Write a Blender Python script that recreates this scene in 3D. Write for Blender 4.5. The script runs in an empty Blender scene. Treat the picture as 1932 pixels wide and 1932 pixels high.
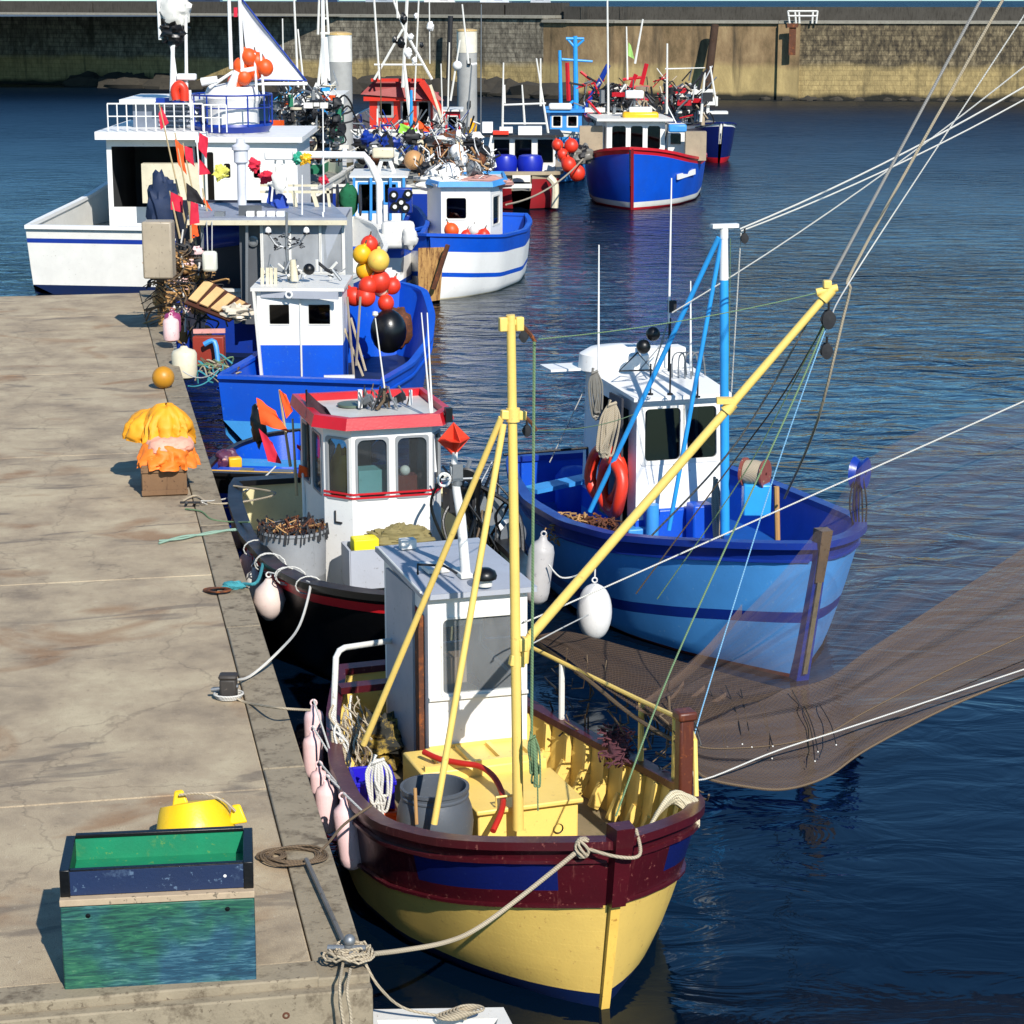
import bpy, math, random
import numpy as np
from mathutils import Vector, Matrix, noise as mnoise
random.seed(7)
PI = math.pi
SC = bpy.context.scene
# ---------------------------------------------------------------- camera
F_PX, CX, CAM_H = 4100.0, 966.0, 8.0
TH = math.atan(986 / F_PX)
cam_d = bpy.data.cameras.new('camera'); cam = bpy.data.objects.new('camera', cam_d)
SC.collection.objects.link(cam)
cam.location = (0, 0, CAM_H); cam.rotation_euler = (PI / 2 - TH, 0, 0)
cam_d.sensor_width = 36; cam_d.lens = 36 * F_PX / 1932
cam_d.clip_start = 0.5; cam_d.clip_end = 3000
SC.camera = cam
# ---------------------------------------------------------------- light
SUN_AZ, SUN_EL = math.radians(22), math.radians(37)   # azimuth right of straight behind the camera
sun_dir = Vector((math.sin(SUN_AZ) * math.cos(SUN_EL), -math.cos(SUN_AZ) * math.cos(SUN_EL), math.sin(SUN_EL)))
w = bpy.data.worlds.new('World'); SC.world = w; w.use_nodes = True
nt = w.node_tree; bg = nt.nodes['Background']
sky = nt.nodes.new('ShaderNodeTexSky'); sky.sky_type = 'NISHITA'; sky.sun_disc = False
sky.sun_elevation = SUN_EL; sky.sun_rotation = math.atan2(sun_dir.x, sun_dir.y)
sky.air_density = 1.0; sky.dust_density = 0.1; sky.ozone_density = 1.6
tint = nt.nodes.new('ShaderNodeMix'); tint.data_type = 'RGBA'; tint.blend_type = 'MULTIPLY'; tint.inputs[0].default_value = 1   # clear, polarised blue of the day
tint.inputs[7].default_value = (.5, .86, 1.1, 1); nt.links.new(sky.outputs[0], tint.inputs[6]); nt.links.new(tint.outputs[2], bg.inputs[0])
bg.inputs[1].default_value = 0.1
sd = bpy.data.lights.new('sun', 'SUN'); sd.energy = 5.0; sd.angle = math.radians(0.5); sd.color = (1, .955, .89)
so = bpy.data.objects.new('sun', sd); SC.collection.objects.link(so)
so.rotation_euler = sun_dir.to_track_quat('Z', 'Y').to_euler()
SC.view_settings.view_transform = 'Standard'; SC.view_settings.look = 'None'
SC.view_settings.exposure = 0.28; SC.view_settings.gamma = 1.0
SC.cycles.max_bounces = 6; SC.cycles.transparent_max_bounces = 16

# ---------------------------------------------------------------- pixel <-> place helpers (1932 px wide view)
FW = Vector((0, math.cos(TH), -math.sin(TH))); UP = Vector((0, math.sin(TH), math.cos(TH))); CP = Vector((0, 0, CAM_H))
def ray(px, py): return FW + Vector((1, 0, 0)) * ((px - CX) / F_PX) - UP * ((py - 966) / F_PX)
def at(px, py, z=None, Y=None):
    d = ray(px, py)
    t = (z - CAM_H) / d.z if z is not None else Y / d.y
    return CP + d * t

# ---------------------------------------------------------------- materials
MATS = {}
def c(h):
    h = h.lstrip('#'); r = []
    for i in (0, 2, 4):
        v = int(h[i:i + 2], 16) / 255
        r.append(v / 12.92 if v <= .04045 else ((v + .055) / 1.055) ** 2.4)
    return (*r, 1)
def base_mat(name):
    m = bpy.data.materials.new(name); m.use_nodes = True
    return m, m.node_tree, m.node_tree.nodes['Principled BSDF']
def node(nt, t, **k):
    n = nt.nodes.new(t)
    for a, b in k.items():
        if a in n.inputs: n.inputs[a].default_value = b
        else: setattr(n, a, b)
    return n
def coords(nt, scale=(1, 1, 1)):
    tc = nt.nodes.new('ShaderNodeTexCoord'); mp = nt.nodes.new('ShaderNodeMapping')
    mp.inputs['Scale'].default_value = scale; nt.links.new(tc.outputs['Object'], mp.inputs[0]); return mp.outputs[0]
def ramp(nt, fac, stops):
    r = nt.nodes.new('ShaderNodeValToRGB'); e = r.color_ramp.elements
    while len(e) < len(stops): e.new(.5)
    for el, (p, col) in zip(e, stops): el.position = p; el.color = col
    nt.links.new(fac, r.inputs[0]); return r.outputs[0]
def mix(nt, fac, a, b):
    m = nt.nodes.new('ShaderNodeMix'); m.data_type = 'RGBA'
    for v, i in ((fac, 0), (a, 6), (b, 7)):
        if hasattr(v, 'is_output') or isinstance(v, bpy.types.NodeSocket): nt.links.new(v, m.inputs[i])
        else: m.inputs[i].default_value = v
    return m.outputs[2]
G1 = lambda v: (v, v, v, 1)
def paint(name, col, rough=.42, dirt=None, amt=.5, sc=2.2, bump=.15, metal=0, streak=True, var=.82, fine=40, planks=0):
    """weathered paint: tone drift, stains with a shape of their own, brush and chip relief"""
    if name in MATS: return MATS[name]
    m, nt, p = base_mat(name); col = c(col) if isinstance(col, str) else col
    co = coords(nt)
    n1 = node(nt, 'ShaderNodeTexNoise', Scale=sc, Detail=6, Roughness=.6); nt.links.new(co, n1.inputs[0])
    dark = tuple(x * var for x in col[:3]) + (1,)
    a = mix(nt, ramp(nt, n1.outputs[0], [(.35, G1(0)), (.65, G1(1))]), col, dark)
    cs = coords(nt, (6, 6, .7) if streak else (1, 1, 1))
    n2 = node(nt, 'ShaderNodeTexNoise', Scale=2.5 if streak else 5, Detail=8, Roughness=.7); nt.links.new(cs, n2.inputs[0])
    d = c(dirt) if dirt else tuple(x * .45 + .03 for x in col[:3]) + (1,)
    lo = .74 - .3 * amt
    a = mix(nt, ramp(nt, n2.outputs[0], [(lo, G1(0)), (min(lo + .16, .99), G1(min(1, amt * 1.4)))]), a, d)
    n3 = node(nt, 'ShaderNodeTexNoise', Scale=fine, Detail=3); nt.links.new(co, n3.inputs[0])
    n4 = node(nt, 'ShaderNodeTexNoise', Scale=17, Detail=5, Roughness=.65); nt.links.new(co, n4.inputs[0])   # chips and scuffs
    a = mix(nt, ramp(nt, n4.outputs[0], [(.66 - .06 * amt, G1(0)), (.69 - .06 * amt, G1(min(.8, .25 + amt)))]), a, d)
    nt.links.new(a, p.inputs['Base Color']); p.inputs['Metallic'].default_value = metal
    rr = nt.nodes.new('ShaderNodeMapRange'); rr.inputs[3].default_value = max(.05, rough - .12); rr.inputs[4].default_value = rough + .18
    nt.links.new(n1.outputs[0], rr.inputs[0]); nt.links.new(rr.outputs[0], p.inputs['Roughness'])
    b = nt.nodes.new('ShaderNodeBump'); b.inputs['Strength'].default_value = bump; b.inputs['Distance'].default_value = .01
    nt.links.new(n3.outputs[0], b.inputs['Height']); nt.links.new(b.outputs[0], p.inputs['Normal'])
    if planks:
        wv = node(nt, 'ShaderNodeTexWave', Scale=planks, Distortion=.15); wv.bands_direction = 'Z'; wv.wave_profile = 'SAW'; nt.links.new(co, wv.inputs[0])
        b2 = nt.nodes.new('ShaderNodeBump'); b2.inputs['Strength'].default_value = .35; b2.inputs['Distance'].default_value = .004
        nt.links.new(wv.outputs[1], b2.inputs['Height']); nt.links.new(b.outputs[0], b2.inputs['Normal']); nt.links.new(b2.outputs[0], p.inputs['Normal'])
    MATS[name] = m; return m
def rope_mat(name, col):
    if name in MATS: return MATS[name]
    m, nt, p = base_mat(name); co = coords(nt)
    wv = node(nt, 'ShaderNodeTexWave', Scale=22, Distortion=1.5); wv.bands_direction = 'DIAGONAL'; nt.links.new(co, wv.inputs[0])
    k = c(col); a = mix(nt, wv.outputs[1], k, tuple(x * .6 for x in k[:3]) + (1,))
    nt.links.new(a, p.inputs['Base Color']); p.inputs['Roughness'].default_value = .85
    b = nt.nodes.new('ShaderNodeBump'); b.inputs['Strength'].default_value = .5; nt.links.new(wv.outputs[1], b.inputs['Height']); nt.links.new(b.outputs[0], p.inputs['Normal'])
    MATS[name] = m; return m
def glass_mat(name, tint=(.75, .85, .85), clear=.75, haze=0):
    if name in MATS: return MATS[name]
    m = bpy.data.materials.new(name); m.use_nodes = True; nt = m.node_tree; nt.nodes.clear()
    o = nt.nodes.new('ShaderNodeOutputMaterial'); t = nt.nodes.new('ShaderNodeBsdfTransparent'); t.inputs[0].default_value = (*[x * clear for x in tint], 1)
    g = nt.nodes.new('ShaderNodeBsdfGlossy'); g.inputs['Roughness'].default_value = .04
    f = nt.nodes.new('ShaderNodeFresnel'); f.inputs[0].default_value = 1.5; mx = nt.nodes.new('ShaderNodeMixShader')
    nt.links.new(f.outputs[0], mx.inputs[0]); nt.links.new(t.outputs[0], mx.inputs[1]); nt.links.new(g.outputs[0], mx.inputs[2]); nt.links.new(mx.outputs[0], o.inputs[0])
    if haze:   # pale diffuse film: window reflection painted in, along with dried salt
        dd = nt.nodes.new('ShaderNodeBsdfDiffuse'); dd.inputs[0].default_value = (.55, .57, .58, 1); m2 = nt.nodes.new('ShaderNodeMixShader')
        n = node(nt, 'ShaderNodeTexNoise', Scale=3, Detail=6); nt.links.new(coords(nt, (1, 1, .5)), n.inputs[0])
        r = nt.nodes.new('ShaderNodeMapRange'); r.inputs[3].default_value = haze * .4; r.inputs[4].default_value = haze * 1.8; nt.links.new(n.outputs[0], r.inputs[0])
        nt.links.new(r.outputs[0], m2.inputs[0]); nt.links.new(mx.outputs[0], m2.inputs[1]); nt.links.new(dd.outputs[0], m2.inputs[2]); nt.links.new(m2.outputs[0], o.inputs[0])
    MATS[name] = m; return m
def net_mat(name, col, dens):
    m = bpy.data.materials.new(name); m.use_nodes = True; nt = m.node_tree; nt.nodes.clear()
    o = nt.nodes.new('ShaderNodeOutputMaterial'); t = nt.nodes.new('ShaderNodeBsdfTransparent')
    d = nt.nodes.new('ShaderNodeBsdfDiffuse'); d.inputs[0].default_value = c(col)
    tl = nt.nodes.new('ShaderNodeBsdfTranslucent'); tl.inputs[0].default_value = c(col); ms = nt.nodes.new('ShaderNodeMixShader'); ms.inputs[0].default_value = .35
    nt.links.new(d.outputs[0], ms.inputs[1]); nt.links.new(tl.outputs[0], ms.inputs[2])
    tc = nt.nodes.new('ShaderNodeTexCoord'); mp = nt.nodes.new('ShaderNodeMapping'); mp.inputs['Scale'].default_value = (1.5, 6, 1)
    nt.links.new(tc.outputs['UV'], mp.inputs[0])
    n = node(nt, 'ShaderNodeTexNoise', Scale=2.0, Detail=6, Roughness=.65); nt.links.new(mp.outputs[0], n.inputs[0])
    r = nt.nodes.new('ShaderNodeMapRange'); r.inputs[1].default_value = .3; r.inputs[2].default_value = .7
    r.inputs[3].default_value = max(dens - .12, .03); r.inputs[4].default_value = min(dens + .13, .96); nt.links.new(n.outputs[0], r.inputs[0])
    mx = nt.nodes.new('ShaderNodeMixShader'); nt.links.new(r.outputs[0], mx.inputs[0]); nt.links.new(t.outputs[0], mx.inputs[1]); nt.links.new(ms.outputs[0], mx.inputs[2])
    nt.links.new(mx.outputs[0], o.inputs[0]); return m

M_ROPE = rope_mat('rope_hemp', '#b5a68c'); M_ROPEW = rope_mat('rope_white', '#d6d3ca'); M_ROPEG = rope_mat('rope_green', '#6f8a62')
M_ROPEB = rope_mat('rope_brown', '#6d5a44'); M_TEAL = rope_mat('rope_teal', '#3f97a0')
M_WHITE = paint('white_paint', '#e9e7e2', amt=.14, dirt='#9a8f7c', var=.93)
M_WHITE2 = paint('worn_white_paint', '#dedbd2', amt=.3, dirt='#857a68', var=.9)
M_GREYW = paint('grey_white_paint', '#a9acb4', amt=.35, dirt='#706c66', streak=False, var=.9)
M_YEL = paint('yellow_paint', '#ecca6c', amt=.32, dirt='#b89654', var=.9)
M_YELH = paint('yellow_hull_paint', '#e2bd62', amt=.42, dirt='#b48a4c', sc=1.1, var=.84, rough=.55, streak=False, planks=2.2)
M_MAR = paint('maroon_paint', '#4a1019', amt=.5, dirt='#8a5048', rough=.3, var=.75)
M_NAVY = paint('navy_paint', '#101c5c', amt=.22, dirt='#2c3a70', rough=.35)
M_BOOT = paint('boot_navy', '#0a1c44', amt=.2, rough=.4)
M_BLACK = paint('black_paint', '#0a0909', amt=.2, dirt='#2a2622', rough=.35)
M_DARK = paint('dark_gear', '#1d1d20', amt=.3, rough=.6)
M_RED = paint('red_paint', '#c21a26', amt=.22, rough=.35)
M_BLUE = paint('cobalt_paint', '#0a50c4', amt=.36, dirt='#3f74b4', rough=.38, sc=1.2, streak=False)
M_DBLUE = paint('deep_blue_paint', '#12338f', amt=.25, rough=.35)
M_LBLUE = paint('light_blue_paint', '#3f93d8', amt=.25, dirt='#2d6fae', rough=.4, streak=False)
M_SKYB = paint('sky_blue_paint', '#2f9be0', amt=.1, rough=.35)
M_STEEL = paint('galvanised_steel', '#8d9092', amt=.3, metal=.6, rough=.45)
M_RUST = paint('rusty_iron', '#5a3420', amt=.7, dirt='#94501f', rough=.85, streak=False, bump=.5)
M_WOODG = paint('grey_timber', '#8b8072', amt=.6, dirt='#6a5f55', rough=.85, streak=False)
M_WOOD = paint('raw_timber', '#b58a55', amt=.5, dirt='#7a5a36', rough=.8)
M_ORANGE = paint('orange_plastic', '#ee5a1c', amt=.18, dirt='#b04a20', rough=.4, streak=False)
M_REDB = paint('red_buoy_plastic', '#e23a20', amt=.15, rough=.38, streak=False)
M_YELB = paint('yellow_buoy_plastic', '#f0b51a', amt=.15, dirt='#c08a20', rough=.38, streak=False)
M_PINK = paint('pink_faded_plastic', '#f0c9c6', amt=.42, dirt='#cf6a74', rough=.5, streak=False, sc=4)
M_WBUOY = paint('white_buoy_plastic', '#dcd8d0', amt=.3, dirt='#a8a092', rough=.4, streak=False)
M_FABO = paint('orange_cloth', '#f05818', amt=.1, rough=.8, streak=False)
M_FABR = paint('red_cloth', '#d0203c', amt=.1, rough=.8, streak=False)
M_FABK = paint('black_cloth', '#1c171a', amt=.2, rough=.8, streak=False)
M_GREEN = paint('green_paint', '#0d6e4c', amt=.4, dirt='#2c4b6a', rough=.6, streak=False)
M_GLASS = glass_mat('window_glass', haze=.04); M_GLASSD = glass_mat('tinted_window_glass', (.6, .7, .75), .35)
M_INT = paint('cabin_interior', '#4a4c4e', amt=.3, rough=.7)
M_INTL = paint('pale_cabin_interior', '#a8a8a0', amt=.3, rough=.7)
M_DECK = paint('grey_deck', '#8b8a80', amt=.5, rough=.8, streak=False)

# ---------------------------------------------------------------- mesh builder
OBINV = {}
def link(o): SC.collection.objects.link(o); return o
class MB:
    def __init__(s): s.v = []; s.f = []; s.mi = []; s.sm = []
    def add(s, vs, fs, mi=0, smooth=False):
        b = len(s.v); s.v += [Vector(v) for v in vs]
        for f in fs: s.f.append(tuple(b + i for i in f)); s.mi.append(mi); s.sm.append(smooth)
        return s
    def hexa(s, P, mi=0):  # 4 bottom (ccw), 4 top
        return s.add(P, [(3, 2, 1, 0), (4, 5, 6, 7), (0, 1, 5, 4), (1, 2, 6, 5), (2, 3, 7, 6), (3, 0, 4, 7)], mi)
    def box(s, cc, sz, rz=0, mi=0, R=None):
        a, b, h = [x / 2 for x in sz]; R = R or Matrix.Rotation(rz, 3, 'Z'); cc = Vector(cc)
        P = [cc + R @ Vector(p) for p in ((-a, -b, -h), (a, -b, -h), (a, b, -h), (-a, b, -h), (-a, -b, h), (a, -b, h), (a, b, h), (-a, b, h))]
        return s.hexa(P, mi)
    def prism(s, poly, z0, z1, mi=0, top=None, smooth=False):
        n = len(poly); top = top or poly
        z0f = z0 if callable(z0) else (lambda p: z0); z1f = z1 if callable(z1) else (lambda p: z1)
        V = [(p[0], p[1], z0f(p)) for p in poly] + [(p[0], p[1], z1f(p)) for p in top]
        s.add(V, [tuple(range(n - 1, -1, -1)), tuple(range(n, 2 * n))], mi)
        return s.add(V, [(i, (i + 1) % n, n + (i + 1) % n, n + i) for i in range(n)], mi, smooth)
    def tube(s, pts, r, n=8, mi=0, closed=False, cap=True, flat=None):
        pts = [Vector(p) for p in pts]; m = len(pts); rs = r if isinstance(r, (list, tuple)) else [r] * m
        V = []; prev = None
        for i, p in enumerate(pts):
            if closed: t = pts[(i + 1) % m] - pts[i - 1]
            else: t = pts[min(i + 1, m - 1)] - pts[max(i - 1, 0)]
            if t.length < 1e-9: t = Vector((0, 0, 1))
            t.normalize()
            if prev is None:
                a = Vector((0, 0, 1)) if abs(t.z) < .9 else Vector((1, 0, 0)); x = t.cross(a).normalized()
            else:
                x = prev - t * prev.dot(t)
                x = x.normalized() if x.length > 1e-6 else t.orthogonal().normalized()
            prev = x; y = t.cross(x)
            for k in range(n):
                an = 2 * PI * k / n; V.append(p + (x * math.cos(an) + y * math.sin(an)) * rs[i])
        F = []; mm = m if closed else m - 1
        for i in range(mm):
            for k in range(n):
                a = i * n + k; b = i * n + (k + 1) % n; j = (i + 1) % m
                F.append((a, b, j * n + (k + 1) % n, j * n + k))
        s.add(V, F, mi, True)
        if cap and not closed:
            s.add(V[:n], [tuple(range(n - 1, -1, -1))], mi); s.add(V[-n:], [tuple(range(n))], mi)
        return s
    def bar(s, p, q, w=.05, h=None, mi=0, up=(0, 0, 1)):
        p, q = Vector(p), Vector(q); h = h or w; t = (q - p).normalized(); u = Vector(up)
        if abs(t.dot(u)) > .95: u = Vector((0, 1, 0))
        x = t.cross(u).normalized() * w / 2; y = x.cross(t).normalized() * h / 2
        return s.hexa([p - x - y, p + x - y, p + x + y, p - x + y, q - x - y, q + x - y, q + x + y, q - x + y], mi)
    def lathe(s, prof, o=(0, 0, 0), n=20, mi=0, R=None, mats=None, sx=1, sy=1):
        o = Vector(o); R = R or Matrix.Identity(3); V = []
        for r, z in prof:
            for k in range(n): V.append(o + R @ Vector((r * sx * math.cos(2 * PI * k / n), r * sy * math.sin(2 * PI * k / n), z)))
        b = len(s.v); s.v += V
        for i in range(len(prof) - 1):
            for k in range(n): s.f.append((b + i * n + k, b + i * n + (k + 1) % n, b + (i + 1) * n + (k + 1) % n, b + (i + 1) * n + k)); s.mi.append(mats[i] if mats else mi); s.sm.append(True)
        return s
    def ball(s, o, r, n=14, mi=0, R=None):
        rr = r if isinstance(r, (tuple, list)) else (r, r, r)
        prof = [(math.sin(PI * i / 10), -math.cos(PI * i / 10)) for i in range(11)]
        R = R or Matrix.Identity(3); D = Matrix.Diagonal(Vector(rr))
        return s.lathe(prof, o, n, mi, R @ D)
    def grid(s, rows, mi=0, smooth=True, uv=False):
        n = len(rows[0]); V = [p for r in rows for p in r]
        F = [(i * n + j, i * n + j + 1, (i + 1) * n + j + 1, (i + 1) * n + j) for i in range(len(rows) - 1) for j in range(n - 1)]
        if uv: s.uvn = (len(rows), n)
        return s.add(V, F, mi, smooth)
    def heap(s, o, r, amp=.25, n=22, mi=0, seed=0, fr=3.0, wr=0):
        o = Vector(o); rows = []
        for i in range(n + 1):
            row = []; ph = PI * i / n
            for k in range(n + 1):
                an = 2 * PI * (k % n) / n; d = Vector((math.sin(ph) * math.cos(an), math.sin(ph) * math.sin(an), math.cos(ph)))
                q = 1 + amp * (mnoise.noise(d * fr * .7 + Vector((seed * 7.1, 0, 0))) + .55 * abs(mnoise.noise(d * fr * 2.2 + Vector((0, seed * 3.3, 0)))) + (.3 * mnoise.noise(d * fr * 5 + Vector((0, seed * 3.3, 5))) if n > 15 else 0))
                if wr: q += wr * (abs(mnoise.noise(d * fr * 2.4 + Vector((seed, 4, 0)))) * 1.6 + abs(mnoise.noise(d * fr * 5.5 + Vector((1, seed, 0)))) - .6)
                row.append(o + Vector((d.x * r[0], d.y * r[1], d.z * r[2])) * q)
            rows.append(row)
        return s.grid(rows, mi)
    def build(s, name, mats, parent=None, origin=None, world=False, bevel=0, weld=False):
        vs = s.v
        if world and parent is not None: inv = OBINV[parent]; vs = [inv @ v for v in vs]
        if origin is not None: origin = Vector(origin); vs = [v - origin for v in vs]
        me = bpy.data.meshes.new(name); me.from_pydata([tuple(v) for v in vs], [], s.f)
        for m in (mats if isinstance(mats, (list, tuple)) else [mats]): me.materials.append(m)
        me.polygons.foreach_set('material_index', s.mi); me.polygons.foreach_set('use_smooth', s.sm); me.update()
        if hasattr(s, 'uvn'):
            a, b = s.uvn; uvl = me.uv_layers.new(name='UVMap')
            for l in me.loops: uvl.data[l.index].uv = ((l.vertex_index % b) / (b - 1), (l.vertex_index // b) / (a - 1))
        if weld:
            import bmesh
            bm = bmesh.new(); bm.from_mesh(me); bmesh.ops.remove_doubles(bm, verts=bm.verts, dist=.0006); bmesh.ops.recalc_face_normals(bm, faces=bm.faces); bm.to_mesh(me); bm.free()
        me.set_sharp_from_angle(angle=math.radians(42))
        o = link(bpy.data.objects.new(name, me))
        if parent is not None: o.parent = parent; OBINV[o] = OBINV.get(parent, Matrix.Identity(4))
        if origin is not None: o.location = origin
        if bevel:
            b = o.modifiers.new('bevel', 'BEVEL'); b.width = bevel; b.segments = 2; b.limit_method = 'ANGLE'
        return o
    def thing(s, name, label, cat, mats, origin=None, group=None, kind=None, bevel=0):
        if origin is None:
            xs = [v.x for v in s.v]; ys = [v.y for v in s.v]; origin = (sum(xs) / len(xs), sum(ys) / len(ys), min(v.z for v in s.v))
        o = s.build(name, mats, origin=origin, bevel=bevel); tag(o, label, cat, group, kind); return o
def tag(o, label=None, cat=None, group=None, kind=None):
    for k, v in (('label', label), ('category', cat), ('group', group), ('kind', kind)):
        if v: o[k] = v
    return o
def empty(name, loc, label, cat, group=None, rz=0):
    o = link(bpy.data.objects.new(name, None)); o.location = loc; o.rotation_euler = (0, 0, rz); o.empty_display_size = .2
    OBINV[o] = (Matrix.Translation(Vector(loc)) @ Matrix.Rotation(rz, 4, 'Z')).inverted()
    return tag(o, label, cat, group)
def struct(o): o['kind'] = 'structure'; return o
def sagline(p, q, sag, n=14):
    p, q = Vector(p), Vector(q)
    return [p.lerp(q, i / n) - Vector((0, 0, sag * 4 * (i / n) * (1 - i / n))) for i in range(n + 1)]
def spline(P, n=8):
    P = [Vector(p) for p in P]; Q = [P[0]] + P + [P[-1]]; out = []
    for i in range(1, len(Q) - 2):
        a, b, cc, d = Q[i - 1:i + 3]
        for k in range(n):
            t = k / n; out.append(.5 * ((2 * b) + (cc - a) * t + (2 * a - 5 * b + 4 * cc - d) * t * t + (3 * b - a - 3 * cc + d) * t ** 3))
    return out + [P[-1]]

# ---------------------------------------------------------------- walls with real openings
def lerp4(Q, u, v):
    A, B, Cc, Dd = Q; return A.lerp(B, u).lerp(Dd.lerp(Cc, u), v)
def wall(mb, Q, ops=(), t=.04, bands=(), mi=0, mback=None):
    Q = [Vector(q) for q in Q]; nrm = (Q[1] - Q[0]).cross(Q[3] - Q[0]).normalized()
    us = sorted({0, 1, *[x for o in ops for x in o[:2]]}); vs = sorted({0, 1, *[x for o in ops for x in o[2:4]], *[b[0] for b in bands]})
    mb_i = mback if mback is not None else mi
    for i in range(len(us) - 1):
        for j in range(len(vs) - 1):
            u, v = (us[i] + us[i + 1]) / 2, (vs[j] + vs[j + 1]) / 2
            if any(o[0] < u < o[1] and o[2] < v < o[3] for o in ops): continue
            k = mi
            for bv, bm in bands:
                if v > bv: k = bm
            P = [lerp4(Q, us[i], vs[j]), lerp4(Q, us[i + 1], vs[j]), lerp4(Q, us[i + 1], vs[j + 1]), lerp4(Q, us[i], vs[j + 1])]
            mb.add(P, [(0, 1, 2, 3)], k); mb.add([p - nrm * t for p in P], [(3, 2, 1, 0)], mb_i)
    for o in ops:
        P = [lerp4(Q, o[0], o[2]), lerp4(Q, o[1], o[2]), lerp4(Q, o[1], o[3]), lerp4(Q, o[0], o[3])]
        for a in range(4):
            p, q = P[a], P[(a + 1) % 4]; mb.add([p, p - nrm * t, q - nrm * t, q], [(3, 2, 1, 0)], mi)
def rrect(x0, x1, y0, y1, r, n=5):
    out = []
    for (cx, cy, a0) in ((x1 - r, y1 - r, 0), (x0 + r, y1 - r, 90), (x0 + r, y0 + r, 180), (x1 - r, y0 + r, 270)):
        for k in range(n): a = math.radians(a0 + 90 * k / (n - 1)); out.append((cx + r * math.cos(a), cy + r * math.sin(a)))
    return out
def window(Q, o, mats, parent, fw=.035, rad=.05, out=.012, t=.04, name='window', world=False):
    Q = [Vector(q) for q in Q]; A = lerp4(Q, o[0], o[2]); B = lerp4(Q, o[1], o[2]); Dd = lerp4(Q, o[0], o[3])
    W, H = (B - A).length, (Dd - A).length; ex = (B - A).normalized(); n = ex.cross(Dd - A).normalized(); ey = n.cross(ex)
    sh = (Dd - A).dot(ex) / H
    def P(x, y, z): return A + ex * (x + sh * y) + ey * y + n * z
    mb = MB(); r_o = rrect(-fw * .7, W + fw * .7, -fw * .7, H + fw * .7, .015 + rad * .3); r_i = rrect(fw * .3, W - fw * .3, fw * .3, H - fw * .3, min(rad, W * .3, H * .3))
    N = len(r_o); V = []
    for ring, z in ((r_o, .002), (r_o, out), (r_i, out), (r_i, -t - .002)): V += [P(x, y, z) for x, y in ring]
    F = [(k * N + i, k * N + (i + 1) % N, (k + 1) * N + (i + 1) % N, (k + 1) * N + i) for k in range(3) for i in range(N)]
    mb.add(V, F, 0); mb.add([P(x, y, -t * .5) for x, y in r_i], [tuple(range(N))], 1)
    return mb.build(name, mats, parent, world=world)

def drape(mb, o, prof, folds=9, amp=.1, n=72, mi=0, seed=0):
    """cloth hanging over something: (radius, z) rings with folds that deepen downwards"""
    o = Vector(o); rows = []; m = 26
    for i in range(m + 1):
        t = i / m * (len(prof) - 1); k = min(int(t), len(prof) - 2); f = t - k; r = prof[k][0] * (1 - f) + prof[k + 1][0] * f; z = prof[k][1] * (1 - f) + prof[k + 1][1] * f; u = i / m; row = []
        for j in range(n + 1):
            a = 2 * PI * (j % n) / n; d = Vector((math.cos(a), math.sin(a), 0)); nz = mnoise.noise(Vector((d.x * 1.5, d.y * 1.5 + seed, u * 2)))
            w_ = abs(math.sin(a * folds / 2 + nz * 3 + u)) ** .7 - .5
            q = 1 + amp * u * w_ * 2 + .12 * nz + .05 * mnoise.noise(Vector((d.x * 6, d.y * 6, u * 9 + seed)))
            row.append(o + d * r * q + Vector((0, 0, z - .03 * u * w_ + .03 * nz)))
        rows.append(row)
    return mb.grid(rows, mi)
def kit(mb, p, s, rnd, M):
    """one piece of deck gear: scanner, lamp, drum, ring coil, wire pot, crate or hose reel"""
    k = rnd.randrange(7); p = Vector(p); R = Matrix.Rotation(rnd.uniform(0, 3), 3, 'Z') @ Matrix.Rotation(rnd.choice((0, PI / 2, .6)), 3, 'X')
    if k == 0: mb.box(p, (s * 2.2, s * .5, s * .5), 0, M('w')).tube([p, p - Vector((0, 0, s * 2))], s * .12, 6, M('s'))
    elif k == 1: mb.lathe([(0, -s * .4), (s * .4, -s * .4), (s * .5, s * .3), (0, s * .32)], p, 12, M('d'), R).tube([p, p - Vector((0, 0, s * 1.6))], s * .1, 6, M('s'))
    elif k == 2: mb.lathe([(0, -s * .5), (s * .8, -s * .5), (s * .8, -s * .4), (s * .4, -s * .36), (s * .4, s * .36), (s * .8, s * .4), (s * .8, s * .5), (0, s * .5)], p, 14, M('g'), R)
    elif k == 3:
        for q in range(3): mb.tube([p + R @ Vector((s * .7 * math.cos(t), s * .7 * math.sin(t), q * s * .12)) for t in [i * PI / 7 for i in range(14)]], s * .09, 5, M('r'), closed=True)
    elif k == 4:
        for q in range(3): mb.tube([p + Vector((s * .6 * math.cos(t), s * .6 * math.sin(t), (q - 1) * s * .5)) for t in [i * PI / 5 for i in range(10)]], s * .06, 4, M('d'), closed=True)
        for q in range(6): t = q * PI / 3; mb.tube([p + Vector((s * .6 * math.cos(t), s * .6 * math.sin(t), -s * .5)), p + Vector((s * .6 * math.cos(t), s * .6 * math.sin(t), s * .5))], s * .05, 4, M('d'))
    elif k == 5: mb.box(p, (s * 1.5, s * 1.0, s * .6), rnd.uniform(-.6, .6), M('c'))
    else: mb.tube(spline([p, p + Vector((s, 0, s)), p + Vector((s * 1.6, s, -s * .5)), p + Vector((-s, 0, -s))], 5), s * .1, 5, M('d')).box(p, (s * .5, s * .5, s * 1.4), .4, M('g'))
    return mb
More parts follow.
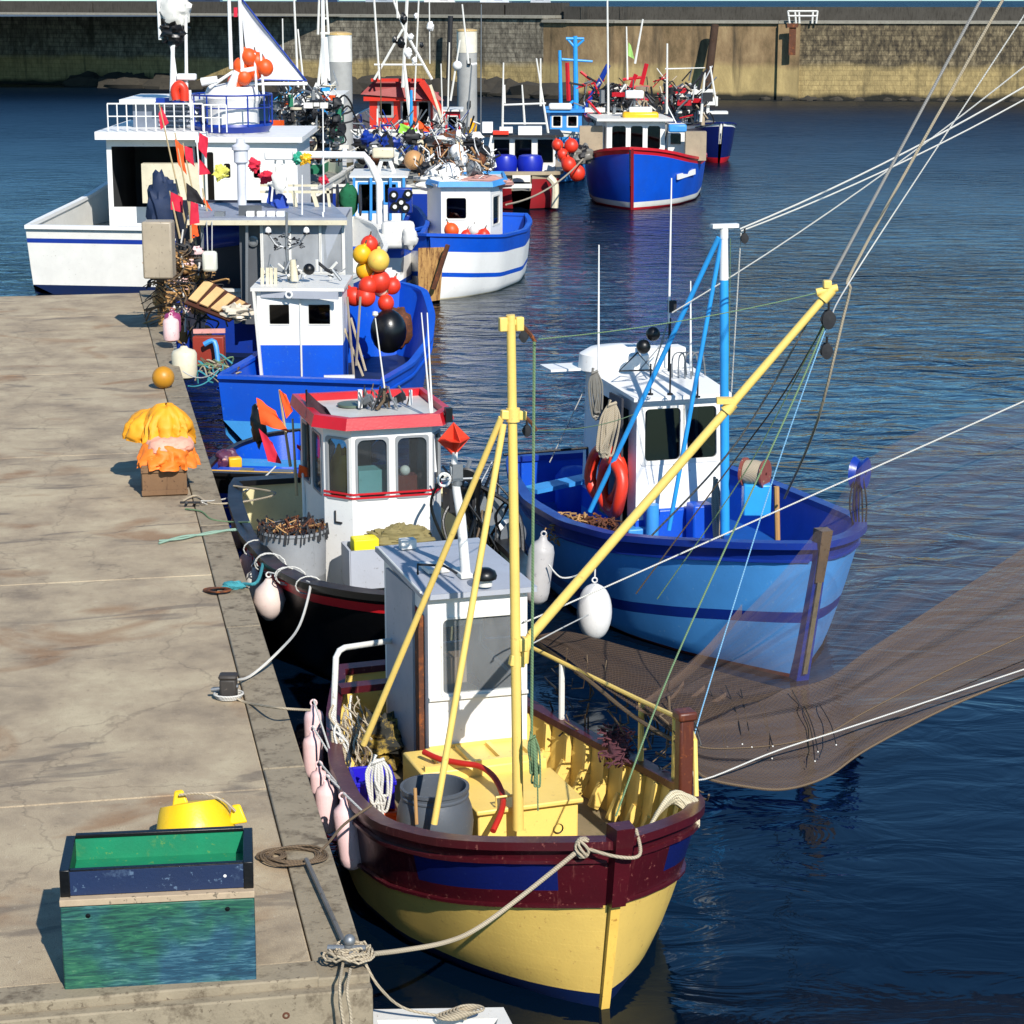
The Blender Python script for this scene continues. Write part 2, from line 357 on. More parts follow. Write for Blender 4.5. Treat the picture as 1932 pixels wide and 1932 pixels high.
def tangle(mb, o, r, n, th, mats=(0,), seed=0, curl=.25):
    """strands laid over a mound"""
    rnd = random.Random(seed); o = Vector(o)
    def S():
        a = rnd.uniform(0, 2 * PI); e = rnd.random() ** .5 * PI / 2; q = Vector((math.sin(e) * math.cos(a) * r[0], math.sin(e) * math.sin(a) * r[1], math.cos(e) * r[2]))
        return o + q * rnd.uniform(.8, 1.05)
    for i in range(n):
        p = S(); m = max(r); q = p + Vector((rnd.uniform(-1, 1), rnd.uniform(-1, 1), rnd.uniform(-.6, .4))) * m * curl * 2; k = (p + q) / 2 + Vector((rnd.uniform(-1, 1), rnd.uniform(-1, 1), rnd.uniform(0, .6))) * m * curl
        mb.tube(spline([p, k, q], 4), rnd.choice(th), 5, rnd.choice(mats))
    return mb
class Boat:
    def __init__(s, name, label, x, y, a, cat='fishing boat', group=None):
        s.root = empty(name, (x, y, 0), label, cat, group, math.radians(a)); s.Wm = OBINV[s.root].inverted(); s.inv = OBINV[s.root]
        s.R3 = s.inv.to_3x3()
    def W(s, x, y, z): return s.Wm @ Vector((x, y, z))
    def L(s, px, py, z=None, y=None, x=None, Y=None):
        if Y is not None: return s.inv @ at(px, py, Y=Y)
        o = s.inv @ CP; d = s.R3 @ ray(px, py)
        t = (z - o.z) / d.z if z is not None else ((y - o.y) / d.y if y is not None else (x - o.x) / d.x)
        return o + d * t
    def hull(s, L, tab, rows, mats, rake=.3, deck=.5, thick=.06, power=.6, cap=(.1, .05), capmat=None, deckmat=None, inmat=None, n=30, mi_fn=None, draft=.35, transom_rake=0, extra=()):
        T = np.array(tab, float); zg0 = T[0, 3]
        # smooth the section table
        ss = np.linspace(0, 1, 101); cols = []
        for k in (1, 2, 3):
            y = np.interp(ss, T[:, 0], T[:, k]); yp = np.pad(y, 5, mode='reflect', reflect_type='odd'); ker = np.ones(7) / 7
            y2 = np.convolve(yp, ker, 'same')[5:-5]; y2[0] = y[0]
            if k < 3: y2[:3] = y[:3]
            cols.append(y2)
        def sec(q): return [float(np.interp(q, ss, k)) for k in cols]
        s.Lh = L
        def pt(q, z, off=0):
            g, wl, zg = sec(q)
            if z >= 0: x = wl + (g - wl) * (min(z / zg, 1.05)) ** power
            else: x = wl * (1 + z / draft * .5)
            y = q * L - rake * (max(z, -.1) / zg0) * (1 - q) ** 3 + transom_rake * (z / zg) * q ** 6
            return Vector((max(x - off, 0.0), y, z))
        s.pt = pt; s.zg = lambda q: sec(q)[2]; s.half = lambda q: sec(q)[0]
        def gun(q, side=1, off=0, dz=0):
            p = pt(q, s.zg(q), off); p.x *= side; p.z += dz; return p
        s.gun = gun
        qs = [(i / n) ** 1.35 for i in range(n + 1)]
        def rz(r, q): return s.zg(q) + r[1] if r[0] == 'g' else r[1]
        mb = MB(); SUB = 3
        for side in (-1, 1):
            for ri in range(len(rows) - 1):
                for k in range(SUB):
                    line = []
                    for f in (k / SUB, (k + 1) / SUB):
                        row = []
                        for q in qs:
                            z = rz(rows[ri], q) * (1 - f) + rz(rows[ri + 1], q) * f; p = pt(q, z); p.x *= side; row.append(p)
                        line.append(row)
                    for i in range(n):
                        P = [line[0][i], line[0][i + 1], line[1][i + 1], line[1][i]]
                        m_ = ri if mi_fn is None else mi_fn(ri, (qs[i] + qs[i + 1]) / 2, side, k)
                        mb.add(P, [(0, 1, 2, 3) if side == -1 else (3, 2, 1, 0)], m_, True)
            inr = [[], []]
            for q in qs:
                for j, z in enumerate((s.zg(q), deck)):
                    p = pt(q, z, thick); p.x *= side
                    if q < .03: p.y += thick
                    inr[j].append(p)
            for i in range(n): mb.add([inr[0][i], inr[0][i + 1], inr[1][i + 1], inr[1][i]], [(3, 2, 1, 0) if side == -1 else (0, 1, 2, 3)], len(rows) - 1, True)
        # transom
        if tab[-1][1] > .05:
            for ri in range(len(rows) - 1):
                a = [pt(1, rz(rows[ri], 1)), pt(1, rz(rows[ri + 1], 1))]
                V = [(-a[1].x, a[1].y, a[1].z), (a[1].x, a[1].y, a[1].z), (a[0].x, a[0].y, a[0].z), (-a[0].x, a[0].y, a[0].z)]
                mb.add(V, [(3, 2, 1, 0)], ri if mi_fn is None else mi_fn(ri, 1.0, 0, 0))
            g = pt(1, s.zg(1), thick); d_ = pt(1, deck, thick)
            mb.add([(-d_.x, d_.y - thick, d_.z), (d_.x, d_.y - thick, d_.z), (g.x, g.y - thick, g.z), (-g.x, g.y - thick, g.z)], [(0, 1, 2, 3)], len(rows) - 1)
        s.hullo = mb.build('hull', list(mats) + [inmat or mats[0]] + list(extra), s.root, weld=True)
        # cap rail
        if cap:
            mb = MB(); w_, h_ = cap; path = [gun(q, -1, thick / 2) for q in reversed(qs)] + [gun(q, 1, thick / 2) for q in qs[1:]]
            closed = tab[-1][1] > .05; m = len(path); rings = []
            for i, p in enumerate(path):
                t = (path[(i + 1) % m] - path[i - 1]) if closed else (path[min(i + 1, m - 1)] - path[max(i - 1, 0)])
                t.z = 0; t.normalize(); x = Vector((t.y, -t.x, 0)) * w_ / 2
                mm_ = 1.0
                if closed and i in (0, m - 1): mm_ = 1.3
                rings.append([p - x * mm_ - Vector((0, 0, h_ * .4)), p + x * mm_ - Vector((0, 0, h_ * .4)), p + x * mm_ + Vector((0, 0, h_ * .6)), p - x * mm_ + Vector((0, 0, h_ * .6))])
            V = [v for r in rings for v in r]; F = []
            for i in range(m if closed else m - 1):
                for k in range(4): j = (i + 1) % m; F.append((i * 4 + k, i * 4 + (k + 1) % 4, j * 4 + (k + 1) % 4, j * 4 + k))
            mb.add(V, F, 0); s.cap = mb.build('gunwale', capmat or mats[0], s.root)
        mb = MB(); rowsd = []
        for q in qs:
            p = pt(q, deck, thick); yy = p.y + (thick if q < .03 else 0) - (thick if q == 1 else 0); rowsd.append([Vector((-p.x, yy, deck)), Vector((0, yy, deck + .02)), Vector((p.x, yy, deck))])
        mb.grid(rowsd); mb.f = [tuple(reversed(f)) for f in mb.f]
        mb.build('deck', deckmat or M_DECK, s.root)
    def part(s, mb, name, mats, parent=None, world=False, label=None, bevel=0):
        o = mb.build(name, mats, parent or s.root, world=world, bevel=bevel)
        if label: o['label'] = label
        return o
    def pole(s, name, p, q, r, mat, r2=None, n=10, parent=None, world=False, label=None):
        return s.part(MB().tube([p, q], [r, r2 if r2 is not None else r], n), name, mat, parent, world, label)
    def stem(s, w0, w1, z0, z1, mat, proud=.06, name='stem_post', top=None):
        """timber following the bow line"""
        pts = [s.pt(0, z0 + (z1 - z0) * i / 8) for i in range(9)]; mb = MB(); R = []
        for i, p in enumerate(pts):
            ww = (w0 + (w1 - w0) * i / 8) / 2
            R.append([p + Vector((-ww, .07, 0)), p + Vector((ww, .07, 0)), p + Vector((ww * .8, -proud, 0)), p + Vector((-ww * .8, -proud, 0))])
        V = [v for r in R for v in r]; F = [(0, 1, 2, 3), (35, 34, 33, 32)]
        for i in range(8):
            for k in range(4): F.append((i * 4 + (k + 1) % 4, i * 4 + k, (i + 1) * 4 + k, (i + 1) * 4 + (k + 1) % 4))
        mb.add(V, F); return s.part(mb, name, mat)
    def house(s, plan, z0, z1, mats, top=None, ops=None, bands=(), roof=None, t=.04, winmats=None, rad=.05, fw=.035, name='wheelhouse', extra=None, trim=None):
        """plan: ccw list of (x, y). ops: {edge: [(u0,u1,v0,v1), ...]}. mats[0] wall, mats[1] inside"""
        top = top or plan; n = len(plan); mb = MB(); ops = ops or {}; Qs = []
        z1f = z1 if callable(z1) else (lambda p: z1)
        for i in range(n):
            a, b = plan[i], plan[(i + 1) % n]; a2, b2 = top[i], top[(i + 1) % n]
            Q = [Vector((*a, z0)), Vector((*b, z0)), Vector((*b2, z1f(b2))), Vector((*a2, z1f(a2)))]; Qs.append(Q)
            wall(mb, Q, ops.get(i, ()), t, bands, 0, 1)
        mb.add([(*p, z0 + .01) for p in plan], [tuple(range(n))], 1)
        o = s.part(mb, name, mats)
        for i, ol in ops.items():
            for op in ol:
                if len(op) > 4 and op[4] == 'open': continue
                window(Qs[i], op, winmats or [M_WHITE2, M_GLASSD], o, rad=rad, fw=fw, t=t)
        if roof:
            over, th, rm = roof[:3]; cx = sum(p[0] for p in top) / n; cy = sum(p[1] for p in top) / n
            ov = over if isinstance(over, tuple) else (over, over)
            def ex(p): return (cx + (p[0] - cx) + math.copysign(ov[0], p[0] - cx), p[1] + math.copysign(ov[1], p[1] - cy))
            rp = [ex(p) for p in top]; camb = roof[3] if len(roof) > 3 else .03
            hw = max(abs(p[0] - cx) for p in rp)
            mr = MB(); zz = lambda p: z1f(p); zt = lambda p: z1f(p) + th
            k = 8; mr.prism(rp, zz, zt, 0)
            # cambered skin
            ym = min(p[1] for p in rp); yM = max(p[1] for p in rp)
            mr.add([(*p, zt(p) + .001) for p in rp] + [(cx, cy, z1f((cx, cy)) + th + camb)], [(i, (i + 1) % len(rp), len(rp)) for i in range(len(rp))], 1 if len(roof) > 4 else 0)
            ro = s.part(mr, 'roof', [rm, roof[4]] if len(roof) > 4 else rm, o, bevel=.008); s.roofo = ro
        s.Q = Qs; return o
    def whouse(s, px0, px1, pyt, Yf, dep, z0, mats, ops=None, name='wheelhouse', skew=0, **k):
        a = at(px0, pyt, Y=Yf); b = at(px1, pyt, Y=Yf); f = Vector((-.02 + skew, 1, 0)) * dep
        W4 = [a, b, b + f, a + f]; pl = []
        for p in W4: q = s.inv @ p; pl.append((q.x, q.y))
        return s.house(pl, z0, a.z, mats, ops=ops, name=name, **k)
    def rail(s, q0, q1, side, h, n, mat, r=.018, mid=True, name='guard_rail', out=0, smat=None):
        mb = MB(); top = [s.gun(q0 + (q1 - q0) * i / 16, side, -out, h) for i in range(17)]; mb.tube(top, r, 6)
        if mid: mb.tube([p - Vector((0, 0, h * .5)) for p in top], r * .7, 6)
        o = s.part(mb, name, mat)
        for i in range(n + 1):
            q = q0 + (q1 - q0) * i / n; s.part(MB().tube([s.gun(q, side, -out), s.gun(q, side, -out, h)], r, 6), 'stanchion', smat or mat, o)
        return o
# ================================================================ SETTING
def water_mat():
    m, nt, p = base_mat('harbour_water'); p.inputs['Base Color'].default_value = (.0006, .0042, .012, 1); p.inputs['Specular Tint'].default_value = (.34, .74, 1, 1)
    p.inputs['Roughness'].default_value = .06; p.inputs['IOR'].default_value = 1.34
    tc = nt.nodes.new('ShaderNodeTexCoord'); mp = nt.nodes.new('ShaderNodeMapping'); mp.inputs['Scale'].default_value = (.8, 1.5, 1); mp.inputs['Rotation'].default_value = (0, 0, .12)
    nt.links.new(tc.outputs['Object'], mp.inputs[0])
    n1 = node(nt, 'ShaderNodeTexNoise', Scale=1.05, Detail=4, Roughness=.5, Distortion=.8); nt.links.new(mp.outputs[0], n1.inputs[0])
    n2 = node(nt, 'ShaderNodeTexNoise', Scale=.22, Detail=2); nt.links.new(mp.outputs[0], n2.inputs[0])
    # calmer in the lee of the pontoon, rippled further out
    sp = nt.nodes.new('ShaderNodeSeparateXYZ'); nt.links.new(tc.outputs['Object'], sp.inputs[0])
    r = nt.nodes.new('ShaderNodeMapRange'); r.inputs[1].default_value = 16; r.inputs[2].default_value = 70; r.inputs[3].default_value = .07; r.inputs[4].default_value = .72
    nt.links.new(sp.outputs[1], r.inputs[0])
    r2 = nt.nodes.new('ShaderNodeMapRange'); r2.inputs[1].default_value = 35; r2.inputs[2].default_value = 140; r2.inputs[3].default_value = .05; r2.inputs[4].default_value = .42
    nt.links.new(sp.outputs[1], r2.inputs[0]); nt.links.new(r2.outputs[0], p.inputs['Roughness'])   # unresolved wavelets far out
    b1 = nt.nodes.new('ShaderNodeBump'); b1.inputs['Distance'].default_value = .34; mu = nt.nodes.new('ShaderNodeMath'); mu.operation = 'MULTIPLY'; nl = node(nt, 'ShaderNodeTexNoise', Scale=.09, Detail=3); nt.links.new(tc.outputs['Object'], nl.inputs[0]); mr_ = nt.nodes.new('ShaderNodeMapRange'); mr_.inputs[1].default_value = .35; mr_.inputs[2].default_value = .65; mr_.inputs[3].default_value = .45; mr_.inputs[4].default_value = 1.35; nt.links.new(nl.outputs[0], mr_.inputs[0]); nt.links.new(mr_.outputs[0], mu.inputs[0]); nt.links.new(r.outputs[0], mu.inputs[1]); nt.links.new(mu.outputs[0], b1.inputs['Strength']); nt.links.new(n1.outputs[0], b1.inputs['Height'])
    b2 = nt.nodes.new('ShaderNodeBump'); b2.inputs['Distance'].default_value = .6; b2.inputs['Strength'].default_value = .12
    nt.links.new(n2.outputs[0], b2.inputs['Height']); nt.links.new(b1.outputs[0], b2.inputs['Normal']); nt.links.new(b2.outputs[0], p.inputs['Normal'])
    return m
mb = MB(); mb.add([(-900, -60, 0), (900, -60, 0), (900, 1600, 0), (-900, 1600, 0)], [(0, 1, 2, 3)]); struct(mb.build('water', water_mat()))
mb = MB(); mb.add([(-900, -60, -6), (900, -60, -6), (900, 1600, -6), (-900, 1600, -6)], [(0, 1, 2, 3)]); struct(mb.build('seabed', paint('mud', '#2a2a20', streak=False)))

def concrete_mat():
    m, nt, p = base_mat('pier_concrete'); co = coords(nt)
    n = node(nt, 'ShaderNodeTexNoise', Scale=.9, Detail=8, Roughness=.65); nt.links.new(co, n.inputs[0])
    a = ramp(nt, n.outputs[0], [(.3, c('#877864')), (.5, c('#b3a184')), (.68, c('#c9b998'))])
    n2 = node(nt, 'ShaderNodeTexNoise', Scale=4, Detail=9, Roughness=.75, Distortion=.4); nt.links.new(coords(nt, (1, .45, 1)), n2.inputs[0])
    a = mix(nt, ramp(nt, n2.outputs[0], [(.58, G1(0)), (.74, G1(.5))]), a, c('#7b6a54'))
    n4 = node(nt, 'ShaderNodeTexNoise', Scale=.55, Detail=5, Distortion=1); nt.links.new(coords(nt, (1, 1.3, 1)), n4.inputs[0])
    a = mix(nt, ramp(nt, n4.outputs[0], [(.57, G1(0)), (.68, G1(.6))]), a, c('#8a5f36'))
    n5 = node(nt, 'ShaderNodeTexNoise', Scale=.8, Detail=6, Distortion=1.5); nt.links.new(coords(nt, (.5, 1.6, 1)), n5.inputs[0])
    a = mix(nt, ramp(nt, n5.outputs[0], [(.6, G1(0)), (.66, G1(.6))]), a, c('#655c52'))
    vo = node(nt, 'ShaderNodeTexVoronoi', Scale=.42); vo.feature = 'DISTANCE_TO_EDGE'
    nd = node(nt, 'ShaderNodeTexNoise', Scale=3, Detail=5); nt.links.new(co, nd.inputs[0])
    va = nt.nodes.new('ShaderNodeVectorMath'); va.operation = 'MULTIPLY_ADD'; nt.links.new(nd.outputs[1], va.inputs[0]); va.inputs[1].default_value = (.5, .5, .5); nt.links.new(co, va.inputs[2]); nt.links.new(va.outputs[0], vo.inputs[0])
    a = mix(nt, ramp(nt, vo.outputs[0], [(.002, G1(.32)), (.007, G1(0))]), a, c('#40362a'))
    n6 = node(nt, 'ShaderNodeTexNoise', Scale=14, Detail=6, Roughness=.7); nt.links.new(co, n6.inputs[0])
    a = mix(nt, ramp(nt, n6.outputs[0], [(.6, G1(0)), (.68, G1(.5))]), a, c('#6f6352')); a = mix(nt, ramp(nt, n6.outputs[0], [(.3, G1(.4)), (.38, G1(0))]), a, c('#d8cdb4'))
    n3 = node(nt, 'ShaderNodeTexNoise', Scale=120, Detail=4); nt.links.new(co, n3.inputs[0])
    a = mix(nt, ramp(nt, n3.outputs[0], [(.4, G1(.0)), (.62, G1(.45))]), a, c('#5c4e40'))
    nt.links.new(a, p.inputs['Base Color']); p.inputs['Roughness'].default_value = .88
    b = nt.nodes.new('ShaderNodeBump'); b.inputs['Strength'].default_value = .35; b.inputs['Distance'].default_value = .01; nt.links.new(n3.outputs[0], b.inputs['Height']); nt.links.new(b.outputs[0], p.inputs['Normal'])
    return m
M_CONC = concrete_mat()
M_EDGE = paint('weathered_pier_timber', '#948770', amt=.8, dirt='#5f5342', rough=.85, streak=False, bump=.4, sc=3)
# pontoon pier: local x across (0 = water edge, negative to the left), local y along
PZ = 1.1; pa = math.radians(11.4); PO = Vector((-1.02, 14.42, 0))
pier = empty('pier', PO, 'long concrete pier with a grey timber kerb beam, running away along the left', 'pier', None, pa); pier['kind'] = 'structure'
Wp = OBINV[pier].inverted()
def PL(x, y, z=PZ): return Wp @ Vector((x, y, z))
LEN = 37; SEG = 7.4
mb = MB(); y = .32; k = 0
while y < LEN:
    y2 = min(y + (SEG if k else 3.6), LEN); mb.box((-4.865, (y + y2) / 2, PZ - .2), (8.95, y2 - y - .018, .4)); y = y2; k += 1
mb.build('slab', M_CONC, pier, bevel=.012)
mb = MB(); y = 0; k = 0
while y < LEN:
    y2 = y + 4.4 + (k * 37 % 7) * .1; mb.box((-.19, (y + y2) / 2 + .0, PZ - .139), (.38, y2 - y - .012, .3 + (k % 2) * .004)); y = y2; k += 1
mb.build('kerb_beam', M_EDGE, pier, bevel=.014)
mb = MB(); mb.box((-4.92, .16, PZ - .125), (9.12, .29, .285)); mb.box((-4.72, -.045, PZ - .2), (9.45, .115, .3)); mb.build('end_beam', M_EDGE, pier, bevel=.014)
for i in range(8):
    for yy in (.2,): 
        MB().box((-.3 - i * 1.25, yy, -.2), (.26, .26, 1.86)).build('support_post', M_WOODG, pier, bevel=.01)
for i in range(5): MB().box((-.3, 6.0 + i * 6, -.3), (.26, .26, 2.2)).build('support_post', M_WOODG, pier)
mb = MB(); mb.box((-4.9, LEN / 2, .1), (9, LEN - 2, .9)); mb.build('float_hull', M_DARK, pier)
MB().lathe([(.03, -.02), (.028, -.002), (.012, 0)], (-.62, -.105, PZ - .2), 10, 0, Matrix.Rotation(PI / 2, 3, 'X')).build('bolt_head', M_RUST, pier)

# ---- harbour wall
def stone_mat(name, cols, sc, low='#b39c68', course=True):
    m, nt, p = base_mat(name); tc = nt.nodes.new('ShaderNodeTexCoord'); sp = nt.nodes.new('ShaderNodeSeparateXYZ'); nt.links.new(tc.outputs['Object'], sp.inputs[0])
    cb = nt.nodes.new('ShaderNodeCombineXYZ'); nt.links.new(sp.outputs[0], cb.inputs[0]); nt.links.new(sp.outputs[2], cb.inputs[1])
    n = node(nt, 'ShaderNodeTexNoise', Scale=sc, Detail=9, Roughness=.72); mp = nt.nodes.new('ShaderNodeMapping'); mp.inputs['Scale'].default_value = (1, 1, .5); nt.links.new(tc.outputs['Object'], mp.inputs[0]); nt.links.new(mp.outputs[0], n.inputs[0])
    a = ramp(nt, n.outputs[0], [(.35, c(cols[0])), (.5, c(cols[1])), (.68, c(cols[2]))])
    br = node(nt, 'ShaderNodeTexBrick', Scale=1.0); br.inputs['Brick Width'].default_value = 1.1; br.inputs['Row Height'].default_value = .36; br.inputs['Mortar Size'].default_value = .035
    br.inputs['Color1'].default_value = G1(1); br.inputs['Color2'].default_value = G1(.55); br.inputs['Mortar'].default_value = G1(.35); nt.links.new(cb.outputs[0], br.inputs[0])
    if course:
        mm = nt.nodes.new('ShaderNodeMix'); mm.data_type = 'RGBA'; mm.blend_type = 'MULTIPLY'; mm.inputs[0].default_value = .75 if course is True else course
        nt.links.new(a, mm.inputs[6]); nt.links.new(br.outputs[0], mm.inputs[7]); a = mm.outputs[2]
    # bleached band between the tide marks, weed below
    n2 = node(nt, 'ShaderNodeTexNoise', Scale=.35, Detail=6); nt.links.new(tc.outputs['Object'], n2.inputs[0])
    ad = nt.nodes.new('ShaderNodeMath'); ad.operation = 'MULTIPLY_ADD'; nt.links.new(n2.outputs[0], ad.inputs[0]); ad.inputs[1].default_value = 1.1; nt.links.new(sp.outputs[2], ad.inputs[2])
    f = ramp(nt, ad.outputs[0], [(0, G1(1)), (1, G1(0))]); fr = nt.nodes.new('ShaderNodeMapRange'); fr.inputs[1].default_value = 3.25; fr.inputs[2].default_value = 2.75; nt.links.new(ad.outputs[0], fr.inputs[0])
    lowc = mix(nt, ramp(nt, n.outputs[0], [(.4, G1(0)), (.65, G1(1))]), tuple(x * .62 for x in c(low)[:3]) + (1,), c(low))
    if course:
        mm = nt.nodes.new('ShaderNodeMix'); mm.data_type = 'RGBA'; mm.blend_type = 'MULTIPLY'; mm.inputs[0].default_value = .4
        nt.links.new(lowc, mm.inputs[6]); nt.links.new(br.outputs[0], mm.inputs[7]); lowc = mm.outputs[2]
    a = mix(nt, fr.outputs[0], a, lowc)
    fw = nt.nodes.new('ShaderNodeMapRange'); fw.inputs[1].default_value = 1.15; fw.inputs[2].default_value = .8; nt.links.new(ad.outputs[0], fw.inputs[0])
    a = mix(nt, fw.outputs[0], a, c('#1c1b12'))
    n5 = node(nt, 'ShaderNodeTexNoise', Scale=1.4, Detail=6); mp5 = nt.nodes.new('ShaderNodeMapping'); mp5.inputs['Scale'].default_value = (1, 1, .1); nt.links.new(tc.outputs['Object'], mp5.inputs[0]); nt.links.new(mp5.outputs[0], n5.inputs[0])
    a = mix(nt, ramp(nt, n5.outputs[0], [(.55, G1(0)), (.72, G1(.75))]), a, c('#2c271d'))
    nt.links.new(a, p.inputs['Base Color']); p.inputs['Roughness'].default_value = .92
    b = nt.nodes.new('ShaderNodeBump'); b.inputs['Strength'].default_value = .6; b.inputs['Distance'].default_value = .15; nt.links.new(n.outputs[0], b.inputs['Height']); nt.links.new(b.outputs[0], p.inputs['Normal'])
    return m
M_ST1 = stone_mat('dark_block_stone', ('#4c463c', '#787060', '#a39a86'), 2.6)
M_ST2 = stone_mat('smooth_wall_render', ('#5a4a30', '#80694a', '#9c8560'), .5, course=False)
M_ST3 = stone_mat('rubble_wall_stone', ('#2c261e', '#625640', '#988868'), 3.2)
M_COPE = paint('wall_coping', '#8f8a7c', amt=.6, dirt='#55503f', rough=.9, streak=False)
M_PARA = paint('parapet_stone', '#45413a', amt=.8, dirt='#242019', rough=.92, sc=.8)
# plan points of the wall face, left to right
hw = empty('harbour_wall', (-2.5, 175, 0), 'long stone harbour wall across the back, dark above and tan near the water', 'harbour wall')
hw['kind'] = 'structure'
WPTS = [(-140, 236), (-37.5, 190), (-2.0, 172.5), (2.4, 170), (4.2, 168.6), (7.7, 167), (19.7, 164.6), (21.3, 164.4), (60, 160), (170, 150)]
def seg(i0, i1, z0, z1, mat, name, back=6, push=0, z1f=None):
    P = WPTS[i0:i1 + 1]; mb = MB()
    for a, b in zip(P[:-1], P[1:]):
        d = Vector((b[0] - a[0], b[1] - a[1], 0)).normalized(); n = Vector((d.y, -d.x, 0)) * push; bk = Vector((-d.y, d.x, 0)) * back
        A = Vector((*a, 0)) + n; B = Vector((*b, 0)) + n
        m = 8 if (B - A).length > 8 else 1
        for k in range(m):
            p, q = A.lerp(B, k / m), A.lerp(B, (k + 1) / m); zt = z1
            mb.hexa([(p.x, p.y, z0), (q.x, q.y, z0), (q.x + bk.x, q.y + bk.y, z0), (p.x + bk.x, p.y + bk.y, z0), (p.x, p.y, zt), (q.x, q.y, zt), (q.x + bk.x, q.y + bk.y, zt), (p.x + bk.x, p.y + bk.y, zt)])
    return mb.build(name, mat, hw, world=True)
seg(0, 2, -3, 5.85, M_ST1, 'stone_face'); seg(2, 3, -3, 5.85, M_ST1, 'stone_face'); seg(3, 6, -3, 5.55, M_ST2, 'rendered_face'); seg(6, 9, -3, 5.55, M_ST3, 'stone_face', push=.1)
seg(6, 7, -3, 5.5, M_ST2, 'pilaster', back=1, push=.35)
seg(0, 3, 5.85, 6.05, M_COPE, 'coping', back=5, push=.25); seg(3, 9, 5.55, 5.75, M_COPE, 'coping', back=5, push=.25)
mb = MB()
seg(0, 3, 6.05, 7.0, M_PARA, 'parapet', back=1.2, push=-3); seg(3, 9, 5.75, 6.72, M_PARA, 'parapet', back=1.2, push=-2.6)
# rock armour and weed at the wall foot
rk = MB()
for i in range(150):
    if i < 105: t = random.random(); x = -38 + t * 42; yb = np.interp(x, [p[0] for p in WPTS], [p[1] for p in WPTS]); s_ = random.uniform(.5, 1.5)
    else: x = random.uniform(9, 58); yb = np.interp(x, [p[0] for p in WPTS], [p[1] for p in WPTS]); s_ = random.uniform(.15, .4)
    rk.heap((x, yb - random.uniform(.3, 2.5 if i < 105 else .8), .0), (s_ * 1.4, s_, s_ * .8), .5, 7, seed=i)
o = rk.thing('shore_rocks', 'dark weed covered rocks heaped along the foot of the harbour wall', 'rocks', paint('weedy_rock', '#38332a', amt=.6, dirt='#121210', rough=.95, streak=False), kind='stuff')
# rusty pipe, ladder, rail frame on the wall
MB().tube([at(1333, 178, Y=162.9), at(1349, 47, Y=164.2)], .3, 10).thing('wall_pile', 'tall dark brown timber pile leaning on the harbour wall', 'pile', paint('brown_pile', '#3d2a1c', amt=.5, dirt='#6a3f22', rough=.9))
for px, yb, yt, Y in ((385, 130, 30, 205), (850, 160, 30, 172), (600, 140, 32, 190)):
    o = MB().tube([at(px - 4, yb, Y=Y), at(px, yt, Y=Y)], .2, 8).thing('timber_pile', 'thin dark timber pile against the far wall ' + {385: 'left of the white sail', 850: 'right of the red wheelhouse', 600: 'left of the nearer steel pile'}[px], 'pile', M_DARK, group='dark timber piles against the far stone wall')
fr = empty('ladder_frame', at(1517, 43, Y=163.8), 'white ladder frame at the head of the rust stained wall ladder', 'ladder')
for dx in (-32, -18, -10, 18, 27):
    MB().tube([at(1517 + dx * .85, 44, Y=163.8), at(1517 + dx * .95 , 20, Y=163.8)], .07, 6).build('upright', M_WHITE2, fr, world=True)
for yy in (21, 30): MB().tube([at(1487, yy, Y=163.78), at(1542, yy, Y=163.78)], .07, 6).build('crossbar', M_WHITE2, fr, world=True)
MB().box(at(1495, 75, Y=163.3), (.5, .1, 2.2)).box(at(1495, 48, Y=163.2), (.8, .14, .3)).build('rung_panel', M_RUST, fr, world=True)

# things on the quay beyond the parapet
vans = []
for i, (x0, x1, h, col) in enumerate(((800, 860, 10, '#d8d6d0'), (905, 962, 9, '#cfd4da'), (690, 745, 8, '#9aa2aa'), (560, 640, 9, '#22304e'), (300, 420, 12, '#26324a'), (1000, 1040, 7, '#b8bcc0'))):
    Y = 190; a = at(x0, 6, Y=Y); b = at(x1, 6, Y=Y); L_ = b.x - a.x; base = Vector(((a.x + b.x) / 2, Y, 5.95)); 
    mtl = paint('van_paint_' + 'abcdef'[i], col, amt=.05, rough=.3)
    root = empty('parked_van', base, ['white panel van', 'pale blue panel van', 'small grey van', 'navy blue van', 'dark blue lorry', 'short silver van'][i] + ' parked on the quay behind the parapet ' + ['left of the further pile', 'right of the further pile', 'between the two steel piles', 'left of the nearer steel pile', 'above the far left mast', 'nearest the open sky'][i], 'van')
    h_ = 1.9
    mb = MB(); mb.prism([(-L_ / 2, .45), (L_ / 2 - .2, .45), (L_ / 2, .8), (L_ / 2 - .1, 1.15), (L_ / 2 - .9, h_), (-L_ / 2 + .1, h_)], -.9, .9)
    mb.v = [Vector((v.x, v.z, v.y)) for v in mb.v]; mb.build('body', mtl, root, bevel=.04)
    MB().box((L_ / 2 - 1.0, -.91, 1.4), (.7, .02, .45)).build('side_window', M_GLASSD, root)
    for sx in (-.32, .32):
        for sy in (-.8, .8): MB().lathe([(.1, -.1), (.36, -.1), (.38, 0), (.36, .1), (.1, .1)], (L_ * sx, sy, .36), 14, 0, Matrix.Rotation(PI / 2, 3, 'X')).build('wheel', M_BLACK, root)
mb = MB(); mb.add([(-140, 178, 5.9), (0, 178, 5.9), (0, 420, 5.9), (-140, 420, 5.9)], [(0, 1, 2, 3)])
o = mb.build('quay_road', paint('quay_asphalt', '#55534f', streak=False)); struct(o)

